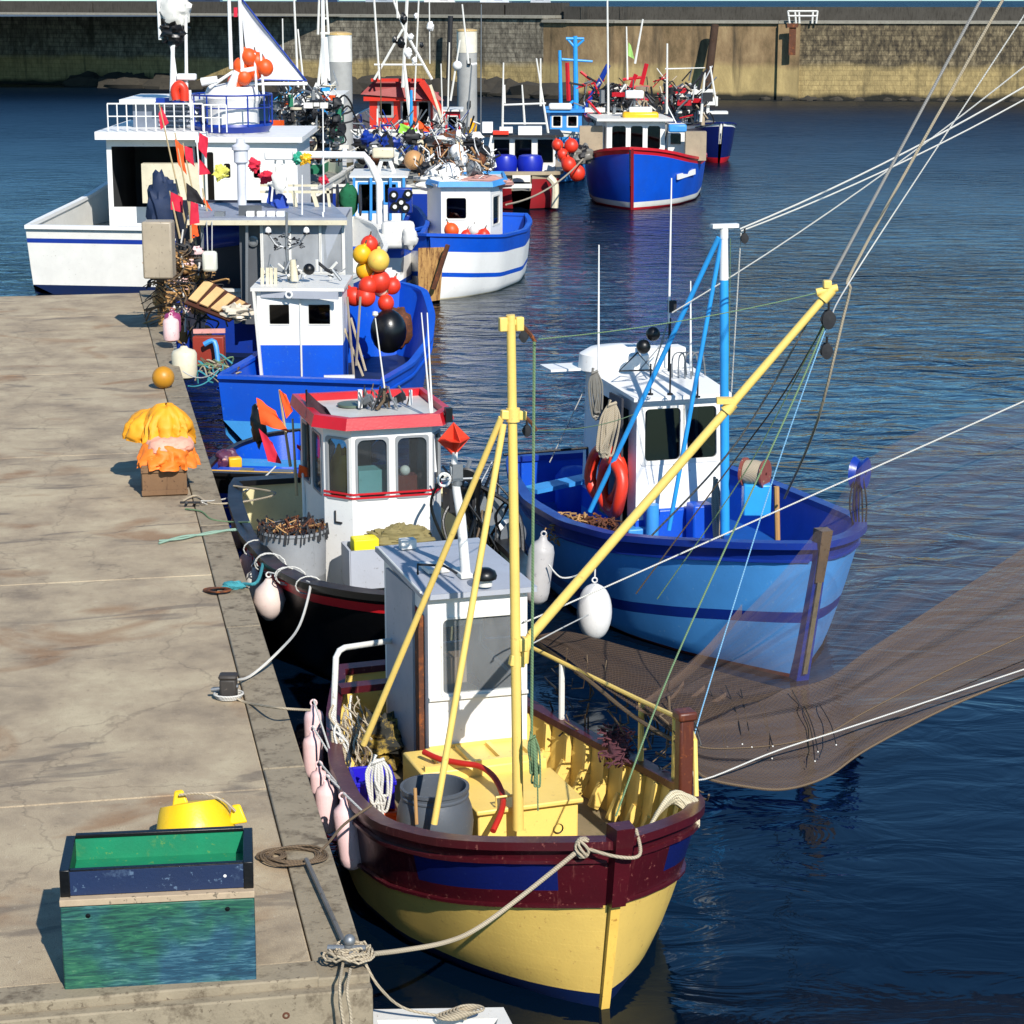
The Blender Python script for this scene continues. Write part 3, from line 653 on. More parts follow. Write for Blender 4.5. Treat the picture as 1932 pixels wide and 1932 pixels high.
# ---- pontoon guide piles
for i, (px, Y, zt, col, lab) in enumerate(((645.5, 93, 6.15, '#f0ece0', 'tall grey steel mooring pile with a white top behind the grey roofed boat'), (882, 117.5, 5.85, '#e8dfc8', 'smaller grey steel mooring pile with a cream top, right of the red wheelhouse'))):
    b = at(px, 400 if i == 0 else 285, Y=Y); R_ = 45 / 4100 * Y * .5 * 1.03 if i == 0 else 36 / 4100 * Y * .5 * 1.02
    root = empty('steel_pile', (b.x, Y, 0), lab, 'pile', 'steel guide piles of the pontoons')
    mb = MB(); mb.lathe([(R_, -1), (R_, .9)], (0, 0, 0), 32, 1); mb.lathe([(R_, .9), (R_, 5)], (0, 0, 0), 32, 0); mb.lathe([(R_, 5), (R_, zt - 1.1)], (0, 0, 0), 32, 0)
    mb.build('shaft', [paint('pile_grey', '#a4a39e', amt=.22, dirt='#8a8470', rough=.55), paint('pile_weed', '#4d4730', amt=.9, dirt='#25230f', rough=.95)], root)
    mb = MB(); mb.lathe([(R_ + .012, zt - 1.1), (R_ + .012, zt)], (0, 0, 0), 32, 0); mb.build('white_band', paint('band' + 'ab'[i], col, amt=.2), root)
    MB().lathe([(R_ + .03, zt), (R_ + .02, zt + .08), (R_ * .6, zt + .13), (.01, zt + .14)], (0, 0, 0), 32).build('cap', paint('rust_cream', '#c9a868', amt=.5, dirt='#e8e0cc'), root)
    if i:
        for zz in (4.3, 2.1): MB().box((.12, -R_ - .08, zz), (.16, .14, .34)).build('lamp_box', M_BLACK, root)

# ================================================================ BOAT A: yellow, nearest
A = Boat('fishing_boat', 'yellow hulled fishing boat with maroon rail and yellow mast, nearest the camera', .72, 16.15, 19.5, group='fishing boats moored in the harbour')
A.hull(6.0, [(0, .03, .02, 1.52), (.03, .55, .22, 1.5), (.08, .94, .45, 1.42), (.15, 1.2, .74, 1.31), (.27, 1.4, 1.12, 1.16), (.42, 1.4, 1.3, 1.04), (.6, 1.26, 1.18, .99), (.8, .97, .88, 1.02), (1, .56, .45, 1.1)],
       [('g', 0), ('g', -.13), ('g', -.42), ('g', -.56), ('w', .13), ('w', -.35)], [M_MAR, M_MAR, M_MAR, M_YELH, M_BOOT, M_YEL], rake=.28, deck=.42, power=.6, cap=(.14, .07), capmat=M_MAR,
       deckmat=paint('worn_brown_deck', '#8a7a5c', amt=.6, dirt='#5a5a34', rough=.8, streak=False), inmat=M_YEL, extra=[M_NAVY], mi_fn=lambda ri, q, side, k: 7 if ri == 1 and ((side == -1 and .03 < q < .2) or (side == 1 and .04 < q < .2)) else ri)
def strake(b, off, w_, mat, q0=0.0, q1=1.0, name='rubbing_strake', h=.05, sides=(-1, 1)):
    mb = MB()
    for side in sides:
        pts = []
        for i in range(25):
            q = q0 + (q1 - q0) * (i / 24) ** 1.2; z = b.zg(q) + off if off < 0 else off
            p = b.pt(q, z); p.x = (p.x + w_ * .3) * side; pts.append(p)
        rows = [[p + Vector((0, 0, h / 2)) for p in pts], [p + Vector((side * w_, -w_ * .3, h * .3)) for p in pts], [p + Vector((side * w_, -w_ * .3, -h * .3)) for p in pts], [p - Vector((0, 0, h / 2)) for p in pts]]
        mb.grid(rows)
    return b.part(mb, name, mat)
strake(A, -.15, .03, M_MAR); strake(A, -.56, .03, M_MAR, h=.04)
A.stem(.15, .19, .98, 1.68, M_MAR, .1, 'stem_post'); A.stem(.09, .1, -.02, .98, paint('stem_yellow', '#e8bd58', amt=.5, dirt='#a06a2c'), .045, 'stem_band')
# ribs inside the bulwarks
for side in (-1, 1):
    for i in range(15):
        q = .1 + i * .058
        zt = A.zg(q) - .04; p0 = A.pt(q, zt, .09); p1 = A.pt(q, .46, .08); p1.x -= .1; p0.x *= side; p1.x *= side
        m1 = p0.lerp(p1, .55) + Vector((side * .05, 0, 0))
        A.part(MB().bar(p0, m1, .055, .07).bar(m1, p1, .06, .1), 'rib', M_YEL, A.hullo)
# wheelhouse
ya, yb = 3.76, 5.5; xl, xr = -.27, .7; xc = .215
plan = [(xl, ya), (xr, ya - .06), (xr + .08, yb), (xl + .08, yb)]
A.house(plan, .44, 2.46, [M_WHITE, M_INTL], ops={0: [(.14, .9, .52, .89)], 1: [(.15, .85, .52, .9)], 2: [(.12, .88, .5, .9)], 3: [(.25, .8, .05, .9, 'open')]},
        roof=((.07, .09), .05, M_GREYW, .05), winmats=[M_WHITE2, glass_mat('salty_reflecting_glass', (.85, .9, .92), .9, .2)], rad=.05, fw=.02)
A.part(MB().box((xc, ya - .045, .9), (.99, .02, .2)), 'yellow_kick_board', M_YEL)
A.part(MB().bar((xl + .0, ya - .02, 1.46), (xr, ya - .085, 1.46), .03), 'ledge', M_WHITE2)
A.part(MB().box((xl + .01, yb - .8, 1.45), (.03, .9, 1.9)), 'sliding_door', M_GREYW)
A.part(MB().box((xl - .03, 3.95, 1.35), (.05, .12, 1.8)), 'rust_streaked_post', M_RUST)
# cabin contents visible through the window
A.part(MB().box((-.02, 3.98, 1.68), (.34, .2, .26)), 'chart_box', paint('cardboard', '#b89a7c', amt=.2))
A.part(MB().box((.3, 4.6, 2.0), (.5, .04, .2)).box((.25, 5.2, 1.5), (.1, .04, 1.5)), 'instrument_shelf', M_WHITE2)
# roof gear
zr = 2.54
for c_, s_ in (((.0, 4.4, zr + .03), (.22, .3, .05)), ((.2, 4.15, zr + .02), (.12, .3, .05)), ((.0, 5.3, zr + .05), (.16, .12, .1))): A.part(MB().box(c_, s_), 'roof_bracket', M_WHITE2, A.roofo, bevel=.01)
A.part(MB().tube([(-.2, 4.3, zr), (-.2, 4.3, zr + .1), (.0, 4.1, zr + .12), (.1, 4.0, zr + .06)], .012, 6), 'cable', M_DARK, A.roofo)
A.part(MB().tube([(-.34, 3.75, zr - .02), (-.25, 5.5, zr - .02)], .012, 6), 'edge_trim', M_WHITE2, A.roofo)
q = A.L(915, 1105, z=zr)
la = empty('deck_lamp', A.W(*q), 'black dome lamp on the front edge of the grey wheelhouse roof of the yellow boat', 'lamp')
MB().lathe([(.11, 0), (.115, .03), (.1, .07), (.05, .1), (.0, .105)], (0, 0, .07), 16).build('dome', M_BLACK, la); MB().lathe([(.07, 0), (.07, .07), (.09, .075)], (0, 0, 0), 14).build('lens', M_WHITE2, la)
# white roof mast with a cranked top, orange radar reflector
p0 = A.L(878, 1088, z=zr); yp = p0.y
def AP(px, py, y=None): return A.L(px, py, y=y if y is not None else yp)
mo = A.part(MB().tube([AP(879, 1088), AP(870, 975), AP(862, 930), AP(856, 880)], [.05, .045, .04, .035], 10), 'roof_mast', M_WHITE)
A.part(MB().tube([AP(857, 885), AP(858, 853)], .03, 8), 'mast_top', M_WHITE, mo)
A.part(MB().box(AP(861, 890), (.1, .1, .16)).tube([AP(832, 905), AP(905, 902)], .012, 6).tube([AP(862, 915), AP(862, 905)], .05, 10), 'lamp_bracket', M_STEEL, mo)
ring = AP(838, 905); A.part(MB().tube([ring + Vector((.06 * math.cos(t), 0, .06 * math.sin(t))) for t in [i * PI / 8 for i in range(16)]], .012, 6, closed=True), 'ring_eye', M_WHITE, mo)
rc = A.W(*AP(856, 829)); 
M_REFL = paint('orange_reflector', '#d83a1e', amt=.15, dirt='#f0a090', rough=.5)
mb = MB(); rr = .165
for ax in ((1, 0, 0), (0, 1, 0)):
    X = Vector(ax); Z = Vector((0, 0, 1))
    X = Matrix.Rotation(math.radians(25), 3, 'Z') @ X
    nn = X.cross(Z) * .004
    mb.hexa([rc - Z * rr - nn, rc + X * rr - nn, rc + Z * rr - nn, rc - X * rr - nn, rc - Z * rr + nn, rc + X * rr + nn, rc + Z * rr + nn, rc - X * rr + nn])
X = Matrix.Rotation(math.radians(25), 3, 'Z') @ Vector((1, 0, 0)); Y_ = Matrix.Rotation(math.radians(25), 3, 'Z') @ Vector((0, 1, 0)); z_ = Vector((0, 0, .004))
mb.hexa([rc - X * rr - z_, rc - Y_ * rr - z_, rc + X * rr - z_, rc + Y_ * rr - z_, rc - X * rr + z_, rc - Y_ * rr + z_, rc + X * rr + z_, rc + Y_ * rr + z_])
mb.thing('radar_reflector', 'orange diamond shaped radar reflector on top of the white roof mast', 'reflector', M_REFL)
# mast, legs, boom
ym = 2.16
def AM(px, py, y=ym): return A.L(px, py, y=y)
mt = AM(964, 604); mbt = A.L(978, 1565, y=ym - .0); mbt.z = max(mbt.z, .42)
mast = A.pole('mast', mbt, mt, .05, M_YEL, .038, 14)
A.part(MB().bar(AM(946, 608), AM(984, 608), .035, .05).tube([AM(964, 606), AM(963, 594)], .04, 10).box(AM(949, 612), (.07, .06, .12)).box(AM(980, 611), (.07, .06, .12)), 'masthead', M_YEL, mast, bevel=.01)
A.part(MB().bar(AM(945, 782), AM(992, 784), .06, .08).tube([AM(968, 795), AM(968, 770)], .06, 12), 'mast_band', M_YEL, mast, bevel=.01)
A.part(MB().bar(AM(962, 1245), AM(990, 1248), .07, .1).box(AM(985, 1215), (.08, .1, .12)), 'boom_bracket', M_YEL, mast, bevel=.01)
lg = [(AM(946, 788), A.L(686, 1405, y=3.3)), (AM(950, 800), A.L(819, 1555, y=1.85))]
for a_, b_ in lg: A.pole('mast_leg', b_, a_, .03, M_YEL, .028, 10)
bo = A.W(*AM(1003, 1198)); bt = Vector(at(1560, 556, Y=18.6))
boom = A.part(MB().tube([bo, bt], [.046, .034], 14), 'boom', M_YEL, world=True)
d = (bt - bo).normalized()
A.part(MB().tube([bt - d * .06, bt + d * .06], .052, 12).tube([bt + Vector((-.09, 0, .02)), bt + Vector((.09, 0, .06))], .035, 8).box(bt + Vector((.0, 0, .09)), (.07, .08, .07)), 'boom_cap', M_YEL, boom, world=True, bevel=.01)
A.part(MB().tube([A.W(*AM(1003, 1198)), A.W(*AM(990, 1225)), A.W(*AM(988, 1250))], .045, 10), 'boom_heel', M_YEL, boom, world=True)
pm = bo.lerp(bt, .673); A.part(MB().tube([pm - d * .05, pm + d * .05], .055, 12).box(pm + Vector((-.03, 0, .06)), (.16, .1, .05)), 'boom_clamp', M_YEL, boom, world=True)
# blocks hanging from mast and boom
def block(p, s_, label, world=True, grp=None):
    s_ = s_ * .72
    r_ = empty('rope_block', p, label, 'pulley block', grp)
    MB().lathe([(.0, -.03), (.07, -.03), (.075, 0), (.07, .03), (0, .03)], (0, 0, -.1 * s_), 12, 0, Matrix.Rotation(PI / 2, 3, 'X') @ Matrix.Scale(s_, 3)).build('sheave', M_DARK, r_)
    MB().lathe([(0, .02), (.055, .035), (.06, .045), (0, .05)], (0, 0, -.1 * s_), 12, 0, Matrix.Rotation(PI / 2, 3, 'X') @ Matrix.Diagonal(Vector((s_, s_ * 1.5, s_)))).lathe([(0, -.02), (.055, -.035), (.06, -.045), (0, -.05)], (0, 0, -.1 * s_), 12, 0, Matrix.Rotation(PI / 2, 3, 'X') @ Matrix.Diagonal(Vector((s_, s_ * 1.5, s_)))).tube([(0, 0, -.05 * s_), (0, 0, .06 * s_)], .012, 6).build('cheek', M_DARK, r_)
    return r_
block(A.W(*AM(988, 622)), .8, 'small rope block shackled to the yellow masthead'); block(A.W(*AM(994, 800)), .8, 'small rope block shackled below the mast band of the yellow mast')
block(bt + Vector((.02, 0, -.12)), 1.3, 'dark rope block hung from the end of the yellow boom'); block(at(1560, 645, Y=18.6), 1.1, 'dark rope block dangling below the yellow boom end, nearest the water')
o = A.part(MB().tube([A.W(*AM(984, 612)), A.W(*AM(1000, 630)), A.W(*AM(1010, 645))], .018, 6).tube([A.W(*AM(988, 784)), A.W(*AM(1003, 798)), A.W(*AM(1012, 812))], .018, 6), 'chain', M_RUST, mast, world=True)
# bow posts and rails
pr = A.L(1291, 1520, z=1.2); px_ = A.gun(.17, 1)
bp = A.L(1293, 1500, y=px_.y + .1)
A.part(MB().box((bp.x - .02, bp.y, 1.62), (.13, .13, .8)).box((bp.x - .02, bp.y, 2.04), (.17, .17, .08)), 'bow_post', paint('rust_maroon', '#5a2a1a', amt=.6, dirt='#8a4a22'), bevel=.02)
# upper rail of starboard bulwark
tr = [A.gun(q, 1, .02, .62 * (1 if q > .22 else .85)) for q in [.19 + i * .045 for i in range(15)]]
ro = A.part(MB().tube(tr, .022, 8).tube([tr[0], A.gun(.17, 1, .02, .05)], .022, 8), 'guard_rail', M_YEL)
for q, mm in ((.3, M_YEL), (.42, M_YEL), (.66, M_WHITE2)): A.part(MB().tube([A.gun(q, 1, .02), A.gun(q, 1, .02, .6)], .03, 8), 'stanchion', mm, ro)
# white pipe arch at port quarter
q0 = A.L(628, 1375, z=1.05); pts = [q0, A.L(634, 1240, y=q0.y), A.L(640, 1228, y=q0.y + .05), A.L(650, 1222, y=q0.y + .1), A.L(750, 1207, y=q0.y + .7), A.L(790, 1203, y=q0.y + .9)]
A.part(MB().tube(pts, .03, 10), 'pipe_arch', M_WHITE2)
A.part(MB().bar(A.L(640, 1300, z=1.14), A.L(752, 1288, z=1.14), .16, .07), 'stern_board', M_MAR)
# deck box and hatches
hx = A.part(MB().box((.22, 2.72, .64), (.96, .8, .4)), 'deck_hatch', M_YEL, bevel=.02)
A.part(MB().box((.22, 2.7, .855), (1.02, .86, .045)), 'hatch_lid', M_YEL, hx, bevel=.012)
A.part(MB().lathe([(.04, 0), (.05, .01)], (.5, 2.315, .6), 12, 0, Matrix.Rotation(PI / 2, 3, 'X')), 'scupper', M_BLACK, hx)
A.part(MB().box((.08, 3.44, .7), (1.24, .62, .54)), 'deck_casing', M_YEL, bevel=.02)
for i in range(4): A.part(MB().box((-.32 + i * .3, 3.4, .99), (.045, .5, .04)), 'batten', M_YEL)
A.part(MB().box((.08, 3.17, .995), (1.16, .05, .05)), 'batten', M_YEL)
A.part(MB().tube([(-.1, 2.3, .9), (-.1, 2.3, .98), (.1, 2.3, .98), (.1, 2.3, .9)], .012, 6), 'hatch_handle', M_YEL, hx)
A.part(MB().box((.2, 1.3, .455), (.9, .06, .05)).box((.2, 1.7, .455), (1.3, .06, .05)), 'deck_beam', M_YEL)
# ================================================================ BOAT B: black hull, white wheelhouse with red trim
B = Boat('fishing_boat', 'black hulled fishing boat with white wheelhouse and red roof rim, behind the yellow boat', -.72, 23.3, 16, group='fishing boats moored in the harbour')
B.hull(7.6, [(0, .03, .02, 1.5), (.04, .6, .2, 1.45), (.1, 1.0, .5, 1.4), (.2, 1.35, .9, 1.3), (.35, 1.52, 1.3, 1.2), (.6, 1.55, 1.4, 1.12), (.85, 1.4, 1.2, 1.12), (1, 1.2, .95, 1.15)],
       [('g', 0), ('g', -.1), ('g', -.21), ('w', .05), ('w', -.35)], [M_BLACK, paint('bright_red_band', '#e02028', amt=.2), M_BLACK, M_BLACK, paint('cream_inner', '#d9cfa0', amt=.3)], rake=.35, deck=.45, power=.7, cap=(.2, .08), capmat=M_BLACK, inmat=paint('cream_inner', '#d9cfa0'))
zb = .47; zt = 2.6
p = [B.L(x, y, z=z) for x, y, z in ((660, 806, zt), (818, 803, zt))]
yf = (p[0].y + p[1].y) / 2; x0, x1 = p[0].x, p[1].x; fa = .34
plan = [(x0, yf), (x1, yf), (x1 + .2, yf + fa), (x1 + .24, yf + 1.7), (x0 - .34, yf + 1.7), (x0 - .3, yf + fa)]
o = B.house(plan, zb, zt, [M_WHITE, M_INTL], ops={0: [(.06, .44, .565, .93), (.56, .94, .565, .93)], 1: [(.14, .86, .565, .93)], 5: [(.14, .86, .565, .93)], 4: [(.1, .4, .56, .92), (.55, .9, .56, .92)], 2: [(.1, .45, .6, .92)], 3: [(.08, .42, .56, .92), (.58, .92, .56, .92)]}, roof=((.09, .09), .05, M_RED, .03, paint('pale_roof', '#c9c7bf', amt=.3, streak=False)), winmats=[paint('grey_rubber', '#8f9294', amt=.2), M_GLASS], rad=.08, fw=.03)
# red rim
mr = MB(); cxr = (x0 + x1) / 2
def rim(b, plan, z0, z1, ov, th, mat, parent=None, name='roof_rim', slope=.05):
    cx_ = sum(q[0] for q in plan) / len(plan); cy_ = sum(q[1] for q in plan) / len(plan); n = len(plan); mb = MB()
    def E(p, e): d = Vector((p[0] - cx_, p[1] - cy_)); d = d * (1 + e / d.length); return (d.x + cx_, d.y + cy_)
    for i in range(n):
        a, b_ = plan[i], plan[(i + 1) % n]
        o0, o1, i0, i1 = E(a, ov), E(b_, ov), E(a, ov - th), E(b_, ov - th); u0, u1 = E(a, ov + slope), E(b_, ov + slope)
        mb.hexa([(*u0, z0), (*u1, z0), (*i1, z0), (*i0, z0), (*o0, z1), (*o1, z1), (*i1, z1), (*i0, z1)])
    return b.part(mb, name, mat, parent)
rim(B, plan, zt + .0, zt + .15, .13, .1, M_RED, o)
for zz in (1.74, 1.69):
    mb = MB()
    for i in (5, 0, 1, 2):
        a, b_ = plan[i], plan[(i + 1) % 6]; d = Vector((b_[0] - a[0], b_[1] - a[1], 0)).normalized(); nn = Vector((d.y, -d.x, 0)) * .008
        mb.bar(Vector((*a, zz)) + nn, Vector((*b_, zz)) + nn, .016, .024)
    B.part(mb, 'red_line', M_RED, o)
B.part(MB().bar((x0 - .19, yf + .2, 1.5), (x0 - .19, yf + .2, 1.35), .02).bar((x0 - .19, yf + .2, 1.35), (x0 - .12, yf + .12, 1.35), .02), 'grab_handle', M_DARK, o)
# inside
B.part(MB().box((x0 + .35, yf + .35, 1.85), (.45, .3, .3)), 'wheel_console', paint('pale_cyan', '#8cc4c8', amt=.2)); B.part(MB().heap((x0 - .05, yf + .5, 1.9), (.14, .12, .35), .3, 12), 'oilskin', M_YELB)
B.part(MB().box((x1 - .3, yf + .3, 1.8), (.3, .2, .2)), 'radio_set', paint('radio_red', '#7a3a30')); B.part(MB().ball((x1 - .3, yf + .25, 1.96), .07), 'white_cup', M_WHITE)
# roof gear: dark tangle, whip, nav light
zr = zt + .08
q = B.L(722, 770, z=zr); rg = MB(); rnd = random.Random(3)
for i in range(26):
    a = q + Vector((rnd.uniform(-.32, .34), rnd.uniform(-.2, .2), .02)); b_ = a + Vector((rnd.uniform(-.14, .14), rnd.uniform(-.1, .1), rnd.uniform(.1, .3))); rg.tube([a, (a + b_) / 2 + Vector((rnd.uniform(-.06, .06), 0, 0)), b_], rnd.choice((.008, .014, .02)), 6, rnd.choice((0, 0, 1, 2)))
for dx in (-.25, 0, .18): rg.tube([q + Vector((dx, 0, .1)), q + Vector((dx + .08, -.08, .16))], [.05, .06], 10, rnd.choice((0, 1)))
rg.box(q + Vector((-.3, 0, .14)), (.05, .05, .24), 0, 3).box(q + Vector((.38, .02, .12)), (.04, .04, .2), 0, 3)
B.part(rg, 'lamp_cluster', [M_DARK, M_STEEL, M_ROPEB, M_WHITE], o)
B.part(MB().tube([q + Vector((.06, 0, 0)), B.L(708, 600, y=q.y)], [.014, .008], 8).lathe([(.02, 0), (.04, .02), (.035, .06), (.0, .07)], B.L(708, 597, y=q.y), 10), 'whip_antenna', M_WHITE2, o)
B.part(MB().lathe([(.0, 0), (.2, 0), (.2, .03), (.0, .035)], B.L(665, 765, z=zr), 18), 'green_cover', paint('moss_canvas', '#5a6a5a', amt=.5), o)
B.part(MB().box(B.L(846, 782, z=zt + .12), (.09, .09, .18)).tube([B.L(838, 782, z=zt + .12), B.L(846, 782, z=zt + .12)], .02, 6), 'side_lamp', M_BLACK, o)
# tall white whip pair
wp = B.L(824, 890, z=2.0)
for (xa, ya_, xb, yb_) in ((822, 890, 795, 590), (821, 890, 806, 590)):
    B.part(MB().tube([B.L(xa, ya_, y=yf + .1), B.L(xb, yb_, y=yf + .1)], [.018, .008], 8), 'whip_antenna', M_WHITE, o)
B.part(MB().tube([B.L(826, 905, y=yf), B.L(845, 895, y=yf - .05)], .03, 8), 'antenna_bracket', M_WHITE2, o)
# box on foredeck
def bx(b, px, py, z): return b.L(px, py, z=z)
y0 = yf - .72; P = [B.L(662, 1090, y=y0)]; zq = B.L(662, 1040, y=y0).z; fb = MB()
xx0, xx1 = P[0].x, P[0].x + .95
for a, b_ in (((xx0, y0), (xx1, y0)), ((xx0, y0 + .5), (xx1, y0 + .5))): fb.bar((*a, zq - .25), (*b_, zq - .25), .03, .5)
for xv in (xx0, xx1): fb.bar((xv, y0, zq - .25), (xv, y0 + .5, zq - .25), .03, .5)
fb.box(((xx0 + xx1) / 2, y0 + .25, zq - .2), (xx1 - xx0, .5, .04), 0, 1)
B.part(fb, 'deck_bin', [M_GREYW, M_BLACK])
mh = MB().heap(B.W(*(B.L(757, 1022, y=y0 + .28))), (.42, .2, .2), .3, 44, seed=4, wr=.12); mh.thing('canvas_cover', 'crumpled olive canvas cover heaped in the grey deck bin', 'canvas', paint('olive_canvas', '#84784e', amt=.3, rough=.9, streak=False))
mh = MB().box(B.W(*(B.L(688, 1032, y=y0 + .25))), (.32, .24, .26), .3); mh.thing('yellow_crate', 'bright yellow plastic crate beside the olive canvas cover', 'crate', paint('bright_yellow', '#f2e21a', amt=.15, rough=.5), bevel=.02)
# grey tub with pots
q = B.L(555, 1085, z=.75); tc_ = B.W(q.x, q.y, 0)
tub = empty('rope_tub', (tc_.x, tc_.y, .47), 'big grey round tub filled with rusty trap hooks beside the white wheelhouse', 'tub')
mb = MB(); mb.lathe([(0, 0), (.36, 0), (.39, .05), (.4, .3), (.405, .31), (.41, .33), (.405, .35), (.42, .86), (.44, .87), (.44, .9), (.4, .9), (.39, .8), (0, .8)], (0, 0, 0), 32); mb.build('tub_wall', paint('grey_tub', '#8f9193', amt=.45, dirt='#6a6a68', rough=.55), tub)
mb = MB(); rnd = random.Random(5)
for i in range(90):
    an = rnd.uniform(0, 2 * PI); r_ = .4 * math.sqrt(rnd.random()); a = Vector((r_ * math.cos(an), r_ * math.sin(an), .82)); mb.tube([a, a + Vector((rnd.uniform(-.1, .1), rnd.uniform(-.1, .1), rnd.uniform(.04, .2))), a + Vector((rnd.uniform(-.15, .15), rnd.uniform(-.15, .15), .1))], rnd.choice((.01, .016)), 5, rnd.choice((0, 0, 1, 1, 2)))
mb.build('trap_hooks', [M_DARK, M_RUST, M_WOOD], tub)
mb = MB()
for i in range(44):
    an = 2 * PI * i / 44 + rnd.uniform(-.05, .05); mb.bar((.445 * math.cos(an), .445 * math.sin(an), rnd.uniform(.76, .86)), (.43 * math.cos(an + .03), .43 * math.sin(an + .03), rnd.uniform(.9, .97)), rnd.uniform(.015, .04), .012)
mb.build('hook_rim', M_DARK, tub)
# fenders down the port side of B
def fender(b_top, s_, label, mats, grp, hang=None, tilt=0, name='hull_fender', pear=False, egg=False):
    r_ = empty(name, b_top, label, 'fender', grp); R = Matrix.Rotation(tilt, 3, 'Y')
    L_, rr = s_
    if pear: prof = [(0, -L_), (rr * .3, -L_ * .97), (rr * .75, -L_ * .78), (rr, -L_ * .5), (rr * .8, -L_ * .25), (rr * .35, -L_ * .08), (rr * .2, 0), (0, .005)]
    elif egg: prof = [(0, -L_)] + [(rr * math.sin(PI * k / 14) ** .85, -L_ * (.5 + .5 * math.cos(PI * k / 14))) for k in range(1, 14)] + [(rr * .2, 0), (0, .01)]
    else: prof = [(0, -L_), (rr * .5, -L_ * .98), (rr * .92, -L_ * .9), (rr, -L_ * .8), (rr, -L_ * .2), (rr * .85, -L_ * .1), (rr * .35, -L_ * .03), (rr * .25, .02), (0, .03)]
    mb = MB().lathe(prof, (0, 0, 0), 20, 0, R); mb.build('body', mats[0], r_)
    ey = [R @ Vector((.03 * math.cos(t), 0, .05 + .03 * math.sin(t))) for t in [i * PI / 5 for i in range(10)]]
    MB().tube(ey, .01, 6, closed=True).build('eye', mats[0] if len(mats) < 2 else mats[1], r_)
    if hang is not None: MB().tube([Vector((0, 0, .08)), Vector(hang) - Vector(b_top)], .01, 6).build('lanyard', M_ROPEW, r_)
    return r_
gB = 'fenders hung between the black boat and the pier'
fender(at(452, 968, z=1.05), (.5, .12), 'pink faded fender at the pier corner of the black boat, furthest one', [M_PINK], gB, B.W(*B.gun(.78, -1)))
fender(at(471, 1040, z=1.0), (.55, .13), 'pink and white fender above the round white one on the black boat', [M_PINK], gB, B.W(*B.gun(.55, -1)))
fender(at(480, 1075, z=.95), (.5, .11), 'slim dirty white fender wedged beside the pier at the black boat', [M_WBUOY], gB, B.W(*B.gun(.5, -1)))
fender(at(507, 1092, z=1.15), (.52, .2), 'pear shaped white buoy fender with pink blush hanging at the pier edge', [paint('white_pink', '#e2cdc2', amt=.3, dirt='#d89a9c', streak=False), M_WBUOY], gB, B.W(*B.gun(.28, -1)), pear=True)
# lashing turns round the gunwale
for q, w_ in ((.2, .15), (.27, .17), (.3, .13), (.38, .18), (.41, .14), (.5, .16)):
    g = B.gun(q, -1, .03); pts = [B.W(g.x + w_ * math.cos(t) , g.y + (.02 + (w_ - .15)) * t, g.z + w_ * .75 * math.sin(t) - .02) for t in [i * 2 * PI / 14 for i in range(14)]]
    B.part(MB().tube(pts, .009, 6, closed=True), 'lashing', M_ROPEW, world=True)
# net hauler and black clutter on the starboard side of B (seen through the yellow mast legs)
rnd = random.Random(11)
hz = empty('net_hauler', B.W(1.25, 3.3, 1.1), 'black net hauler with hanging hoses, right of the red roofed wheelhouse', 'net hauler')
mb = MB(); mb.box(B.W(1.25, 3.3, 1.35), (.25, .3, .5)).tube([B.W(1.25, 3.3, 1.1), B.W(1.25, 3.35, 1.9)], .07, 10).box(B.W(1.0, 3.3, 1.75), (.35, .25, .3), .4); mb.build('frame', M_DARK, hz, world=True)
for k in range(3):
    R = Matrix.Rotation(PI / 2, 3, 'X') @ Matrix.Rotation(.3 * k, 3, 'Y'); MB().lathe([(.05, -.06), (.2, -.06), (.14, -.02), (.14, .02), (.2, .06), (.05, .06)], B.W(1.05 + .3 * k, 3.2, 1.95 - .35 * k), 18, 0, R).build('roller', M_STEEL if k else M_BLACK, hz, world=True)
mb = MB()
for i in range(22):
    a = B.W(1.15 + rnd.uniform(-.4, .5), 3.25 + rnd.uniform(-.4, .5), 2.0 + rnd.uniform(-.2, .25)); bb = B.W(1.15 + rnd.uniform(-.45, .5), 3.1 + rnd.uniform(-.5, .5), .9 + rnd.uniform(-.2, .3)); mb.tube(spline([a, (a + bb) / 2 + Vector((rnd.uniform(-.25, .25), 0, .1)), bb], 6), rnd.choice((.014, .02, .03)), 6, rnd.choice((0, 0, 0, 1, 2)))
mb.build('hose', [M_BLACK, M_STEEL, M_ROPEB], hz, world=True)
mb = MB()
for i in range(4): tangle(mb, B.W(.7 + i * .25, 2.3 + i * .35, .5), (.35, .35, .6), 60, (.01, .016, .025), (0,), 20 + i)
mb.thing('net_heap', 'dark tangled net heap on the right side deck of the black boat', 'fishing net', paint('dark_net', '#3b342c', amt=.7, dirt='#7a7468', rough=.95, streak=False), kind=None)
B.part(MB().box(B.L(853, 950, z=1.0), (.5, .05, .5), .2), 'side_board', paint('cream_inner', '#d9cfa0'))
# grey fender between B/A and C
fender(at(1025, 1015, Y=24.2), (.8, .15), 'long grey white fender hanging between the black boat and the light blue boat', [paint('grey_fender', '#b9b4b0', amt=.4, dirt='#8a8484', streak=False)], 'fenders hung on the light blue boat', None, tilt=.12)

